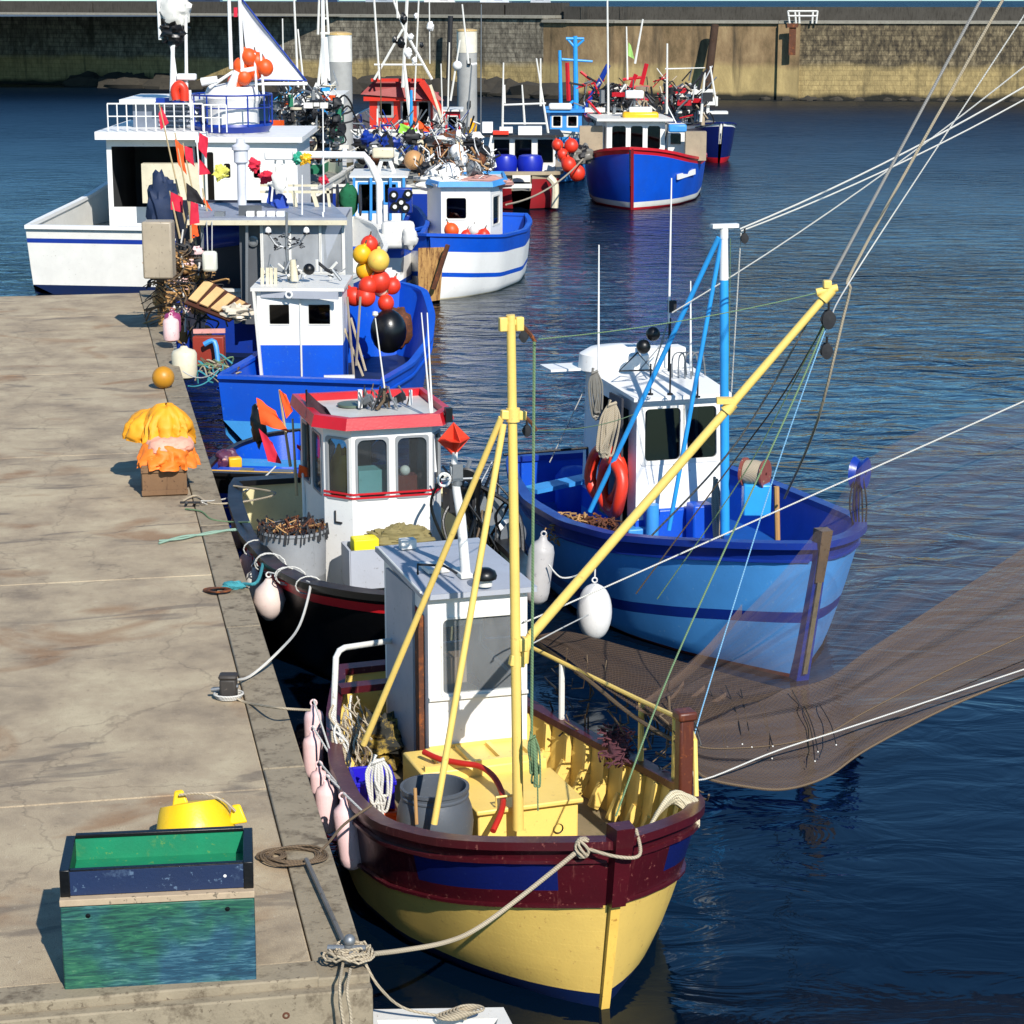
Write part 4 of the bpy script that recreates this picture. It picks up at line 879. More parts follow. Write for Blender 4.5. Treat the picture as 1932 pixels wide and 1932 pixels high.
# ================================================================ BOAT C: light blue
Cb = Boat('fishing_boat', 'light blue fishing boat with cobalt rail, white wheelhouse and sky blue mast on the right', 3.41, 24.77, 17, group='fishing boats moored in the harbour')
M_CH = paint('pale_blue_hull', '#4f9fe6', amt=.32, dirt='#86bce6', rough=.5, sc=1.3, var=.85, streak=False)
Cb.hull(7.6, [(0, .04, .02, 1.74), (.03, .5, .2, 1.7), (.08, .85, .45, 1.64), (.16, 1.3, .9, 1.53), (.28, 1.68, 1.32, 1.38), (.45, 1.85, 1.62, 1.24), (.65, 1.85, 1.6, 1.17), (.85, 1.6, 1.35, 1.16), (1, 1.3, 1.0, 1.2)],
        [('g', 0), ('g', -.2), ('g', -.86), ('g', -1.0), ('w', .05), ('w', -.35)], [M_DBLUE, M_CH, M_DBLUE, M_CH, paint('red_boot', '#6a2a22'), M_BLUE], rake=.42, deck=.5, power=.8, cap=(.16, .08), capmat=M_DBLUE, inmat=M_BLUE, deckmat=paint('blue_deck', '#1c58a8', amt=.4, streak=False))
strake(Cb, -.2, .025, M_DBLUE, h=.04)
Cb.stem(.2, .16, -.1, 1.78, M_DBLUE, .1); Cb.stem(.07, .07, .1, 1.3, paint('worn_stem', '#7a6f55', amt=.6, dirt='#4a4030'), .14, 'stem_iron'); Cb.stem(.13, .17, 1.3, 1.95, paint('rusty_stem_head', '#6e5a44', amt=.7, dirt='#3a2a1c'), .13, 'stem_head')
# wheelhouse
z1c = 2.66; P = [Cb.L(1205, 760, z=z1c), Cb.L(1375, 752, z=z1c)]
yc = (P[0].y + P[1].y) / 2 + .14; cxm = (P[0].x + P[1].x) / 2 + .03; hwid = .6
pl = [(cxm - hwid, yc + .12), (cxm + hwid, yc + .12), (cxm + hwid + .08, yc + 2.0), (cxm - hwid - .08, yc + 2.0)]
plb = [(cxm - hwid - .08, yc - .1), (cxm + hwid + .02, yc - .1), (cxm + hwid + .08, yc + 2.0), (cxm - hwid - .14, yc + 2.0)]
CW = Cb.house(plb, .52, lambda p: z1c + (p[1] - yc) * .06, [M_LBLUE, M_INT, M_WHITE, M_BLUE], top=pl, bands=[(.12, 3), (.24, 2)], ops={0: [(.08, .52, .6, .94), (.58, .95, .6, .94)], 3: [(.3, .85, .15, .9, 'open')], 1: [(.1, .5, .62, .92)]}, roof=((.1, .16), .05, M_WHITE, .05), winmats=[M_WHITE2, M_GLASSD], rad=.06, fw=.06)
Cb.part(MB().box((cxm - hwid - .14, yc + .55, 1.7), (.03, .5, 1.9)), 'side_panel', paint('varnish_dark', '#3a3a3e', amt=.4), CW)
rz0 = z1c + .1
Cb.part(MB().lathe([(.62, 0), (.6, .22), (.45, .3), (0, .34)], (cxm - .25, yc + 1.75, rz0 + .05), 24, sx=1, sy=.7), 'raised_roof', M_WHITE, CW)
Cb.part(MB().box((cxm - .95, yc + 1.95, rz0 + .06), (.7, .5, .03)), 'roof_wing', M_WHITE, CW)
Cb.part(MB().box((cxm + .35, yc + 1.6, rz0 + .2), (.55, .3, .3)), 'life_raft_locker', M_WHITE, CW, bevel=.03)
q = Cb.L(1195, 695, z=rz0 + .25); mb = MB(); a, b_, d_ = Cb.L(1168, 700, z=rz0 + .2), Cb.L(1231, 698, z=rz0 + .2), Cb.L(1203, 665, y=Cb.L(1195, 700, z=rz0 + .2).y)
mb.tube([a, b_, d_], .016, 6, closed=True); Cb.part(mb, 'black_triangle', M_BLACK, CW)
for (px, py) in ((1214, 654), (1232, 630)): 
    Cb.part(MB().ball(Cb.L(px, py, y=a.y + .1), .1), 'float_ball', M_BLACK, CW)
Cb.part(MB().tube([Cb.L(1232, 700, y=a.y), Cb.L(1262, 600, y=a.y)], .012, 6).tube([Cb.L(1205, 700, y=a.y), Cb.L(1280, 612, y=a.y)], .01, 6), 'lamp_stay', M_STEEL, CW)
for (x0_, y0_, x1_, y1_) in ((1129, 720, 1130, 462), (1262, 610, 1267, 336), (1303, 700, 1303, 530)):
    Cb.part(MB().tube([Cb.L(x0_, y0_, y=a.y), Cb.L(x1_, y1_, y=a.y)], [.018, .009], 8), 'whip_antenna', M_WHITE, CW)
Cb.part(MB().tube([Cb.L(1262, 700, y=a.y), Cb.L(1264, 600, y=a.y)], .02, 8).box(Cb.L(1268, 578, y=a.y), (.1, .08, .16)), 'antenna_mount', M_DARK, CW)
for (px, py) in ((1227, 745), (1264, 745), (1316, 750)):
    g = Cb.L(px, py, z=rz0); Cb.part(MB().tube([g, g + Vector((0, 0, .42))], .012, 6).lathe([(.04, 0), (.04, .02)], g, 10), 'lamp_stem', M_DARK, CW)
mb = MB()
for k in range(4): g = Cb.L(1268 + 12 * k, 715, z=rz0 + .02); mb.tube(spline([g, g + Vector((.05, .1, .3)), g + Vector((.2, .1, .32)), g + Vector((.25, .1, .02))], 5), .012, 6)
Cb.part(mb, 'roof_hoop', M_STEEL, CW)
# mast of C
ymc = 3.2
def CM(px, py, y=ymc): return Cb.L(px, py, y=y)
cm = Cb.pole('mast', CM(1368, 1008), CM(1366, 528), .062, M_SKYB, .058, 14)
Cb.part(MB().tube([CM(1366, 528), CM(1366, 448)], [.06, .05], 14), 'mast_top', M_WHITE, cm)
Cb.part(MB().box(CM(1367, 426), (.36, .1, .05)).hexa([CM(1352, 434), CM(1382, 434), CM(1382, 434) + Vector((0, .06, 0)), CM(1352, 434) + Vector((0, .06, 0)), CM(1342, 426), CM(1392, 426), CM(1392, 426) + Vector((0, .06, 0)), CM(1342, 426) + Vector((0, .06, 0))]).tube([CM(1366, 450), CM(1366, 430)], .055, 12), 'masthead', M_WHITE, cm)
Cb.pole('mast_leg', Cb.L(1113, 965, y=4.5), CM(1356, 448), .034, M_SKYB); Cb.pole('mast_leg', Cb.L(1262, 1000, y=3.5), CM(1362, 450), .03, M_SKYB)
Cb.part(MB().box(Cb.L(1262, 1000, z=.85), (.8, .25, .65)).box(Cb.L(1320, 1000, z=.9), (.3, .3, .75)), 'winch_casing', M_BLUE, bevel=.03)
Cb.part(MB().tube([Cb.L(1230, 1020, z=.8), Cb.L(1230, 1020, z=.8) + Vector((0, 0, .5))], .09, 12).box(Cb.L(1205, 1020, z=.75), (.4, .3, .4)), 'capstan', M_LBLUE, bevel=.02)
Cb.part(MB().lathe([(.26, 0), (.3, .1), (.3, .5), (.2, .62), (0, .66)], Cb.L(1085, 960, z=.5), 20), 'blue_drum', M_BLUE)
Cb.part(MB().bar(Cb.L(1000, 925, z=1.15), Cb.L(1118, 900, z=1.15), .3, .06), 'stern_bench', M_LBLUE)
ra = Cb.part(MB().tube([Cb.L(950, 858, z=1.75), Cb.L(1108, 845, z=1.75)], .02, 6).tube([Cb.L(1108, 845, z=1.75), Cb.L(1108, 900, z=1.2)], .02, 6), 'stern_rail', M_BLACK)
# stbd drum with rope on pedestal
q = Cb.W(*Cb.gun(.36, 1, .25)); pc = at(1427, 940, Y=q.y)
wn = empty('rope_winch', (pc.x, pc.y, 1.1), 'rope winch drum on a light blue pedestal at the far rail of the blue boat', 'winch')
MB().box((pc.x, pc.y, pc.z + .0), (.36, .3, .42)).build('pedestal', M_SKYB, wn, world=True, bevel=.02)
dc = at(1424, 892, Y=q.y); R = Matrix.Rotation(PI / 2, 3, 'Y') @ Matrix.Rotation(.5, 3, 'X'); MB().lathe([(.02, -.16), (.19, -.16), (.19, -.13), (.1, -.12), (.1, .12), (.19, .13), (.19, .16), (.02, .16)], dc, 20, 0, R).build('drum', paint('red_brown', '#8a4a40', amt=.5, dirt='#b0a080'), wn, world=True)
MB().lathe([(.16, -.12), (.17, 0), (.15, .12)], dc, 20, 0, R).build('rope_turns', M_ROPE, wn, world=True)
MB().bar(at(1424, 905, Y=q.y), at(1424, 925, Y=q.y), .12).build('bracket', M_WOODG, wn, world=True)
p1 = at(1467, 1020, Y=26.2); MB().tube([at(1467, 1022, Y=26.2), at(1465, 918, Y=26.2)], .035, 8).thing('wooden_stake', 'upright wooden stake at the rail of the light blue boat', 'stake', M_WOOD)
hb = empty('line_hauler', at(1615, 960, Y=26.4), 'blue and grey line hauler wheel on the far bow rail of the light blue boat', 'line hauler')
MB().lathe([(.02, -.08), (.2, -.08), (.15, 0), (.2, .08), (.02, .08)], at(1622, 892, Y=26.4), 20, 0, R).build('wheel', M_DBLUE, hb, world=True); MB().tube([at(1612, 1010, Y=26.4), at(1618, 900, Y=26.4)], .05, 8).build('post', M_DBLUE, hb, world=True)
mb = MB()
for k in range(5): mb.tube(spline([at(1612 + k * 4, 900, Y=26.3), at(1603 + k * 8, 950, Y=26.3), at(1612 + k * 5, 1000, Y=26.3)], 5), .012, 6)
mb.build('hanging_line', M_DARK, hb, world=True)
# orange life jackets / ring bundle beside the wheelhouse
lb = MB(); cx_l = cxm - hwid - .28
for dy_, dz_, tl in ((.55, .0, .1), (.3, -.1, -.25)):
    ctr = Vector((cx_l - .0, yc + dy_, 1.55 + dz_)); R = Matrix.Rotation(tl + .35, 3, 'Z')
    lb.tube([Cb.W(*(ctr + R @ Vector((.02 * math.sin(3 * t), .3 * math.cos(t), .36 * math.sin(t))))) for t in [k * PI / 14 for k in range(28)]], .085, 12, closed=True)
lb.thing('life_ring', 'pair of orange red life rings hung on the side of the white wheelhouse', 'life ring', M_REDB)
# rope hank on the wheelhouse corner
def hank(P, n, r, mat, name, label, wob=.03, seed=1, cat='rope', up=None, grp=None):
    """loops hung from P[0] down to P[1]; n strands"""
    rnd = random.Random(seed); a, b = Vector(P[0]), Vector(P[1]); wv = Vector(P[2]); mb = MB()
    for i in range(n):
        s_ = (i + .5) / n * 2 - 1; off = wv * s_; lo = b + Vector((rnd.uniform(-wob, wob), rnd.uniform(-wob, wob), rnd.uniform(-wob, wob) * 2))
        mb.tube(spline([a + off * .25, a.lerp(lo, .35) + off, lo + off * .7, lo + off * .2 + Vector((0, 0, -.02)), lo - off * .35, a.lerp(lo, .5) + off * .3 + Vector((0, -.02, 0)), a + off * .1], 5), r, 6)
    mb.tube([a + wv * .4, a - wv * .4 + Vector((0, -.03, -.03)), a - wv * .2 + Vector((0, .02, .03))], r * 1.6, 6)
    return mb.thing(name, label, cat, mat, group=grp)
Yh = Cb.W(*Cb.L(1150, 780, y=yc + .1)).y
hank((at(1155, 760, Y=Yh), at(1140, 850, Y=Yh - .05), Vector((.14, .02, 0))), 12, .016, M_ROPE, 'rope_hank', 'thick grey brown rope hank hung at the corner of the white roof', seed=2)
hank((at(1122, 700, Y=Yh + .3), at(1128, 780, Y=Yh + .25), Vector((.1, .02, 0))), 9, .014, paint('net_grey', '#77736a', amt=.5), 'rope_hank', 'grey net hank hanging behind the thick rope hank under the roof wing', seed=3)
hank((at(1350, 905, Y=Cb.W(*CM(1350, 905, ymc + .3)).y), at(1354, 1010, Y=Cb.W(*CM(1350, 905, ymc + .3)).y), Vector((.06, .02, 0))), 7, .014, M_ROPE, 'rope_hank', 'narrow rope hank tied beside the foot of the sky blue mast', seed=4)
# clutter of reddish net on port foredeck
for i, (px, py, mt_, lab) in enumerate(((1120, 1000, M_RUST, 'rust brown net heap on the left side deck of the light blue boat'), (1085, 1000, M_WOOD, 'pale tan net heap beside the rust brown one'), (1175, 1030, paint('grey_pad', '#8d94a0'), 'flat grey board lying at the left rail of the light blue boat'))):
    q = Cb.L(px, py, z=1.05)
    if i < 2: tangle(MB().heap(Cb.W(*q) - Vector((0, 0, .1)), (.24, .28, .2), .2, 14), Cb.W(*q) - Vector((0, 0, .12)), (.32, .34, .34), 120, (.008, .014), (0,), 30 + i).thing('net_heap', lab, 'fishing net', mt_)
    else: MB().box(Cb.W(q.x, q.y, 1.1), (.6, .35, .06), .3).thing('flat_board', lab, 'board', mt_, bevel=.01)
# big white fender
fender(at(1122, 1102, Y=24.9), (.68, .21), 'big egg shaped white fender hanging at the bow of the light blue boat', [paint('clean_white', '#e6e3de', amt=.25, dirt='#b8b2a8', streak=False)], 'fenders hung on the light blue boat', at(1124, 1045, Y=25.1), egg=True)
# ================================================================ BOAT D: cobalt blue, transom towards the camera
FLEET = 'fishing boats moored in the harbour'
M_CREAM = paint('cream_paint', '#d8cdb0', amt=.35, dirt='#9a8560')
Db = Boat('fishing_boat', 'cobalt fishing boat with white and blue wheelhouse, pale blue bottomed transom facing the camera', -2.45, 45.3, 169, group=FLEET)
Db.hull(7.1, [(0, .05, .03, 1.95), (.04, .6, .3, 1.9), (.12, .85, .5, 1.8), (.25, 1.2, .85, 1.6), (.45, 1.5, 1.2, 1.35), (.7, 1.58, 1.35, 1.2), (1, 1.52, 1.35, 1.22)],
        [('g', 0), ('g', -.12), ('w', .42), ('w', -.35)], [M_BLUE, M_BLUE, M_LBLUE], rake=.5, deck=.5, cap=(.14, .06), capmat=M_BLUE, inmat=M_BLUE, deckmat=paint('dark_wet_deck', '#20242c', amt=.4), transom_rake=.0)
strake(Db, -.22, .04, M_BLUE, h=.06)
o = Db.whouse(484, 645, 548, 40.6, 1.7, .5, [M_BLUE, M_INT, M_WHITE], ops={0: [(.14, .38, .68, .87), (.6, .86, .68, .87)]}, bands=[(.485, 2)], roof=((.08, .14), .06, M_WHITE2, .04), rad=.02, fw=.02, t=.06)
def WP(b, px, py, Y): return b.inv @ at(px, py, Y=Y)
Db.part(MB().box(WP(Db, 565, 556, 40.45), (1.5, .04, .14)), 'grey_fascia', M_GREYW, o)
cz = WP(Db, 545, 556, 40.4); Db.part(MB().tube([cz + Vector((.06 * math.cos(t), 0, .06 * math.sin(t))) for t in [i * PI / 6 for i in range(12)]], .02, 6, closed=True), 'ring_eye', M_WHITE, o)
Db.part(MB().box(WP(Db, 568, 640, 40.57), (.03, .02, 1.5)), 'door_seam', M_WHITE2, o)
Db.part(MB().bar(WP(Db, 478, 545, 40.5), WP(Db, 494, 712, 40.5), .05), 'corner_post', M_WHITE2, o)
mb = MB(); rnd = random.Random(2)
zc = at(540, 500, Y=41.2)
for i in range(30):
    a = at(rnd.uniform(500, 650), rnd.uniform(505, 530), Y=rnd.uniform(40.8, 42)); b_ = a + Vector((rnd.uniform(-.2, .2), rnd.uniform(-.1, .1), rnd.uniform(-.1, .3))); mb.tube([a, b_], rnd.choice((.012, .02, .03)), 6, rnd.choice((0, 1, 1, 2)))
Db.part(mb, 'roof_gear', [M_DARK, M_STEEL, M_WHITE2], o, world=True)['kind'] = 'stuff'
lm = Db.part(MB().tube([at(545, 530, Y=41.2), at(540, 470, Y=41.2), at(541, 400, Y=41.2)], .025, 8).tube([at(505, 440, Y=41.2), at(520, 462, Y=41.2), at(545, 470, Y=41.2), at(565, 460, Y=41.2), at(578, 440, Y=41.2)], .02, 6), 'lamp_mast', M_STEEL, world=True)
for px in (506, 578): Db.part(MB().ball(at(px, 436, Y=41.2), (.06, .06, .08)).lathe([(.065, -.02), (.075, .0), (.065, .02)], at(px, 440, Y=41.2), 12, 1), 'deck_light', [M_WHITE, M_BLACK], lm, world=True)
Db.part(tangle(MB(), at(541, 470, Y=41.25), (.3, .1, .3), 50, (.008, .014), (0, 0, 1), 3, .15), 'cable_bundle', [M_DARK, M_STEEL], lm, world=True)
Db.part(MB().tube([at(556, 530, Y=41), at(552, 490, Y=41)], [.08, .06], 10), 'vent', M_CREAM, o, world=True); Db.part(MB().ball(at(583, 508, Y=41), .11), 'black_horn', M_BLACK, o, world=True)
for px in (495, 505, 512, 520): Db.part(MB().bar(at(px, 545, Y=40.9), at(px, 505, Y=40.9), .06, .05), 'roof_slat', M_CREAM, o, world=True)
# inside clutter of D: red hatch, blue pump, black ball fender, sticks
Db.part(MB().box(at(395, 660, Y=41.6), (.6, .3, .55)), 'red_locker', paint('worn_red', '#93301f', amt=.5, dirt='#5a3020'), world=True, bevel=.02)
Db.part(MB().bar(at(365, 625, Y=41.6), at(425, 624, Y=41.6), .08), 'locker_lid', paint('pale_red', '#d89a90'), world=True)
Db.part(MB().tube(spline([at(385, 650, Y=41.3), at(405, 645, Y=41.3), at(412, 690, Y=41.2)], 4), .05, 8), 'blue_pipe', M_LBLUE, world=True)
MB().ball(at(733, 625, Y=42.6), (.36, .36, .44), 20).thing('ball_fender', 'huge black ball fender inside the bow of the cobalt boat', 'fender', paint('black_rubber', '#0b0b0c', amt=.1, rough=.3, streak=False))
mb = MB(); mb.add([at(760, 580, Y=43.4), at(790, 600, Y=42.8), at(770, 680, Y=42), at(735, 700, Y=41.8)], [(0, 1, 2, 3)])
Db.part(MB().heap(at(750, 620, Y=43.4), (.3, .4, .4), .3, 14, seed=9), 'rust_patch', M_RUST, world=True)
for i, (xa, ya_, xb, yb_) in enumerate(((655, 560, 668, 715), (662, 600, 690, 700), (680, 560, 672, 690), (650, 620, 685, 710))):
    Db.part(MB().tube([at(xa, ya_, Y=41.3), at(xb, yb_, Y=40.9)], .025, 6), 'boat_pole', M_ROPE if i % 2 else M_WOODG, world=True)
MB().box(at(640, 712, Y=38.75), (.55, .12, .07), .1).thing('white_plank', 'short white plank resting on the transom of the cobalt boat', 'plank', M_WHITE2)
mb = MB(); rnd = random.Random(8)
for i in range(26):
    a = at(rnd.uniform(385, 440), rnd.uniform(680, 716), Y=39.5); mb.tube(spline([a, a + Vector((rnd.uniform(-.3, .3), 0, rnd.uniform(-.1, .25))), a + Vector((rnd.uniform(-.3, .3), .1, -.1))], 4), .016, 5, rnd.choice((0, 1, 2, 3)))
mb.thing('rope_tangle', 'tangle of teal and brown ropes on the left quarter of the cobalt boat', 'rope', [M_ROPE, M_TEAL, M_ROPEB, M_ROPEG])
# cluster of coloured buoys hanging over the cobalt rail
cl = [(697, 462, 16, M_REDB, 'top red'), (683, 480, 17, M_YELB, 'round yellow'), (714, 492, 20, paint('faded_yellow', '#e8c050', amt=.3, dirt='#f08050', streak=False), 'large pale yellow'), (690, 510, 18, M_YELB, 'pointed yellow'), (716, 532, 20, M_REDB, 'middle red'),
      (694, 540, 17, M_REDB, 'half hidden red'), (720, 543, 17, paint('cream_buoy', '#e8d8c0', amt=.3, dirt='#f0a080', streak=False), 'cream white'), (668, 560, 17, M_REDB, 'dull orange red'), (690, 560, 18, M_REDB, 'centre orange red'), (740, 540, 15, M_REDB, 'right orange'), (728, 572, 15, M_REDB, 'lowest orange red')]
wh = ['at the top of the cluster', 'on the left of the yellow ones', 'right of the round yellow one', 'below the round yellow one', 'above the cream one', 'left of the cream one', 'in the middle right of the cluster', 'first in the bottom row', 'second from left in the bottom row', 'at the far right of the cluster', 'at the bottom of the cluster']
def buoy(p, r, mat, label, grp, n=24):
    rt = empty('float_buoy', p, label, 'buoy', grp)
    MB().lathe([(0, -1.03 * r)] + [(r * math.sin(PI * k / 13), -1.03 * r * math.cos(PI * k / 13) + .08 * r * (k / 13) ** 2) for k in range(1, 12)] + [(.24 * r, 1.05 * r), (.17 * r, 1.12 * r), (.15 * r, 1.28 * r), (0, 1.3 * r)], (0, 0, 0), n).build('float', mat, rt)
    MB().tube([(0, 0, 1.2 * r), (.05 * r, 0, 1.7 * r)], .09 * r, 6).build('eye', M_ROPEB, rt)
    rt.rotation_euler = (random.uniform(-.5, .5), random.uniform(-.5, .5), 0); return rt
for i, (px, py, r, m_, lab) in enumerate(cl):
    Y = 43.0 - .12 * (i % 3); buoy(at(px, py, Y=Y), r * Y / 4100 * 1.05, m_, '%s buoy %s hanging over the cobalt boat' % (lab, wh[i]), 'coloured buoys hung on the cobalt boat')

# ---------------------------------------------------------------- small blue skiff between B and D
Sk = Boat('small_skiff', 'small dark blue skiff with a yellow inner strip, tucked in behind the black boat', -3.5, 34.5, 172, cat='skiff')
Sk.hull(2.75, [(0, .04, .02, 1.0), (.08, .5, .3, .98), (.3, .8, .65, .95), (.6, .9, .8, .93), (1, .82, .7, .93)], [('g', 0), ('g', -.3), ('w', 0), ('w', -.3)], [M_BLACK, paint('skiff_blue', '#123c9c', amt=.35), M_BLACK], rake=.3, deck=.4, cap=(.1, .05), capmat=M_BLACK, inmat=M_BLUE, deckmat=M_DARK)
Sk.part(MB().box((0, 2.2, .84), (1.45, .5, .04)), 'stern_thwart', M_BLUE); Sk.part(MB().box((.1, 2.5, .88), (1.3, .1, .09)), 'yellow_strip', M_YELB)
Sk.part(MB().box((0, 1.3, .8), (1.4, .3, .05)), 'thwart', M_LBLUE); Sk.part(MB().box((-.35, 2.4, .88), (.35, .2, .1)).box((.2, 2.35, .88), (.2, .16, .1)), 'tool_tray', M_STEEL)
MB().heap(at(428, 868, Y=33.0), (.18, .14, .16), .5, 14, seed=2).thing('life_jacket', 'dark purple and orange life jacket on the skiff corner', 'life jacket', paint('purple_cloth', '#5a2f4a', amt=.5, dirt='#e07030', streak=False))
MB().box(at(443, 872, Y=32.9), (.2, .16, .16), .3).thing('yellow_box', 'small yellow box on the skiff beside the life jacket', 'box', M_YELB, bevel=.02)

# ---------------------------------------------------------------- boat E: grey roofed shelter deck
M_STEELP = paint('steel_sheet', '#8d93a0', amt=.3, dirt='#6d6f76', rough=.45, streak=False)
Eb = Boat('fishing_boat', 'fishing boat with wide grey flat roof and grey glazed shelter, behind the cobalt boat', -4.3, 57.5, 170, group=FLEET)
Eb.hull(9.6, [(0, .05, .03, 2.1), (.08, .9, .5, 2.0), (.3, 1.7, 1.4, 1.7), (.6, 1.9, 1.75, 1.5), (1, 1.7, 1.55, 1.5)], [('g', 0), ('g', -.15), ('w', .1), ('w', -.35)], [M_WHITE2, M_DBLUE, M_BOOT], rake=.5, deck=.8, cap=(.12, .06), capmat=M_WHITE2, inmat=M_WHITE2, n=20)
zt = at(500, 418, Y=47.2).z
o = Eb.whouse(490, 650, 418, 47.2, 3.2, .8, [M_WHITE2, paint('pale_steel', '#9aa3b4', amt=.2)], ops={0: [(.03, .34, .52, .97), (.36, .7, .52, .97), (.72, .97, .52, .97)], 3: [(.1, .9, .5, .95)]}, winmats=[M_WHITE2, glass_mat('hazy_glass', (.8, .85, .95), .8, .45)], rad=.02, fw=.03, name='glazed_shelter')
mb = MB(); a = at(352, 414, Y=47.0); b_ = at(655, 414, Y=47.0); c_ = at(625, 384, z=zt + .08); d_ = at(372, 384, z=zt + .08)
mb.hexa([Vector((a.x, a.y, zt)), Vector((b_.x, b_.y, zt)), Vector((c_.x, c_.y, zt)), Vector((d_.x, d_.y, zt)), Vector((a.x, a.y, zt + .1)), Vector((b_.x, b_.y, zt + .1)), Vector((c_.x, c_.y, zt + .1)), Vector((d_.x, d_.y, zt + .1))])
ER = Eb.part(mb, 'flat_roof', M_STEELP, world=True)
Eb.part(MB().bar(Vector((a.x, a.y - .03, zt)), Vector((b_.x, b_.y - .03, zt)), .06, .1), 'roof_edge', M_CREAM, ER, world=True)
Eb.part(MB().box(at(475, 500, Y=47.5), (.5, .05, 2.6)), 'door_panel', paint('dark_steel', '#55585c', amt=.3), world=True)
Eb.part(MB().lathe([(.0, 0), (.12, 0), (.12, .04), (.08, .05)], at(478, 455, Y=47.45), 16, 0, Matrix.Rotation(PI / 2, 3, 'X')), 'porthole', M_STEEL, world=True)
Eb.part(MB().box(at(415, 500, Y=50.5), (2.0, .1, 3)), 'shade_panel', paint('shadow_navy', '#10142a'), world=True)  # navy sheet puts the shade of the dark opening under the roof into colour
Eb.part(MB().tube([at(385, 450, Y=48.5), at(462, 440, Y=48.5)], .25, 14), 'rolled_tarpaulin', M_DBLUE, world=True)
for px in (382, 466): Eb.part(MB().bar(at(px, 600, Y=47.2), Vector((at(px, 418, Y=47.2).x, 47.2, zt)), .06), 'roof_post', M_STEEL, world=True)
for k, px in enumerate((473, 493, 512, 530)):
    Eb.part(MB().box(at(px, 408, Y=47.4) + Vector((0, 0, .0)), (.17, .2, .22)).box(at(px, 415, Y=47.4), (.2, .03, .03)), 'floodlight', M_WHITE, ER, world=True)
Eb.part(MB().box(at(415, 408, Y=47.4), (.22, .22, .2)), 'grille_box', M_STEEL, ER, world=True)
vp = Eb.part(MB().tube([at(457, 392, Y=48.5), at(455, 305, Y=48.5)], .1, 14).lathe([(.1, 0), (.16, .05), (.16, .3), (.2, .32), (.2, .4), (.1, .46), (.09, .56), (0, .58)], at(455, 310, Y=48.5), 18), 'exhaust_funnel', paint('funnel_white', '#d5d6dc', amt=.2), ER, world=True)
rb = Eb.part(MB().box(at(526, 293, Y=49), (.62, .3, .2)), 'radar_scanner', M_WHITE, ER, world=True, bevel=.04)
Eb.part(MB().bar(at(512, 380, Y=49), at(520, 300, Y=49), .04).bar(at(545, 380, Y=49), at(535, 300, Y=49), .04).bar(at(505, 345, Y=49), at(552, 345, Y=49), .03).heap(at(527, 340, Y=49), (.15, .12, .3), .5, 12, seed=6), 'scanner_frame', [M_WHITE2], ER, world=True)
Eb.part(MB().bar(at(490, 362, Y=49.5), at(625, 362, Y=49.5), .06).bar(at(490, 350, Y=49.5), at(600, 350, Y=49.5), .05).bar(at(560, 400, Y=49.5), at(553, 362, Y=49.5), .09).bar(at(600, 395, Y=49.5), at(590, 362, Y=49.5), .09).bar(at(622, 390, Y=49.5), at(618, 355, Y=49.5), .06), 'roof_frame', M_CREAM, ER, world=True)
for (x0_, y0_, x1_, y1_, r_) in ((611, 400, 609, 195, .02), (616, 530, 609, 400, .035), (570, 405, 570, 330, .02)): Eb.part(MB().tube([at(x0_, y0_, Y=47.3), at(x1_, y1_, Y=47.3)], [r_, r_ * .6], 8), 'whip_antenna', M_WHITE, world=True)
def cloth(P, n=10, amp=.08, seed=0):
    """P: 4 corners; a sheet with folds and a real thickness"""
    P = [Vector(p) for p in P]; nr = (P[1] - P[0]).cross(P[3] - P[0]).normalized(); S = (P[1] - P[0]).length; rows = []; rows2 = []
    for i in range(n + 1):
        r = []
        for j in range(n + 1):
            u, v = j / n, i / n; q = lerp4(P, u, v); r.append(q + nr * amp * S * (math.sin(u * 7 + v * 4 + seed) * .5 + mnoise.noise(Vector((u * 3, v * 3, seed)))) * (.3 + u))
        rows.append(r); rows2.append([p + nr * .004 for p in r])
    return MB().grid(rows).grid(rows2)
cloth([at(503, 382, Y=49.2), at(540, 405, Y=49.0), at(545, 375, Y=49.2), at(508, 350, Y=49.2)], seed=3, amp=.2).thing('blue_flag', 'crumpled deep blue flag lying over the grey roof rail', 'flag', paint('blue_cloth', '#1c3f9c', rough=.8, streak=False))
# brown fish pallet
pal = empty('slatted_pallet', at(410, 580, Y=44.3), 'tilted brown wooden pallet with three cream slats at the left of the cobalt boat', 'pallet')
PQ = [at(388, 525, Y=45.0), at(474, 576, Y=44.4), at(432, 605, Y=43.8), at(348, 572, Y=44.4)]
nr = (PQ[1] - PQ[0]).cross(PQ[3] - PQ[0]).normalized() * -.05
M_PALB = paint('brown_wood', '#4a2412', amt=.4, dirt='#2a140c', rough=.7)
mb = MB(); mb.hexa([p - nr for p in (PQ[3], PQ[2], PQ[1], PQ[0])] + [Vector(p) for p in (PQ[3], PQ[2], PQ[1], PQ[0])]); mb.build('frame', M_PALB, pal, world=True)
for k, u in enumerate((.13, .38, .63, .86)):
    a_, b_ = lerp4(PQ, u, .1), lerp4(PQ, u, .88 if k < 3 else .5); 
    if nr.z < 0: nr = -nr
    MB().bar(a_ + nr * 1.1, b_ + nr * 1.1, .2 if k < 3 else .15, .03, up=nr.normalized()).build('slat', paint('cream_board', '#d8b078', amt=.3), pal, world=True)
MB().heap(at(448, 590, Y=44.0), (.3, .2, .16), .6, 16, seed=5, fr=4).thing('rag_heap', 'small heap of white and tan rags at the lower end of the pallet', 'rags', paint('rag_white', '#cfc4b0', amt=.6, dirt='#8a6a48', streak=False))
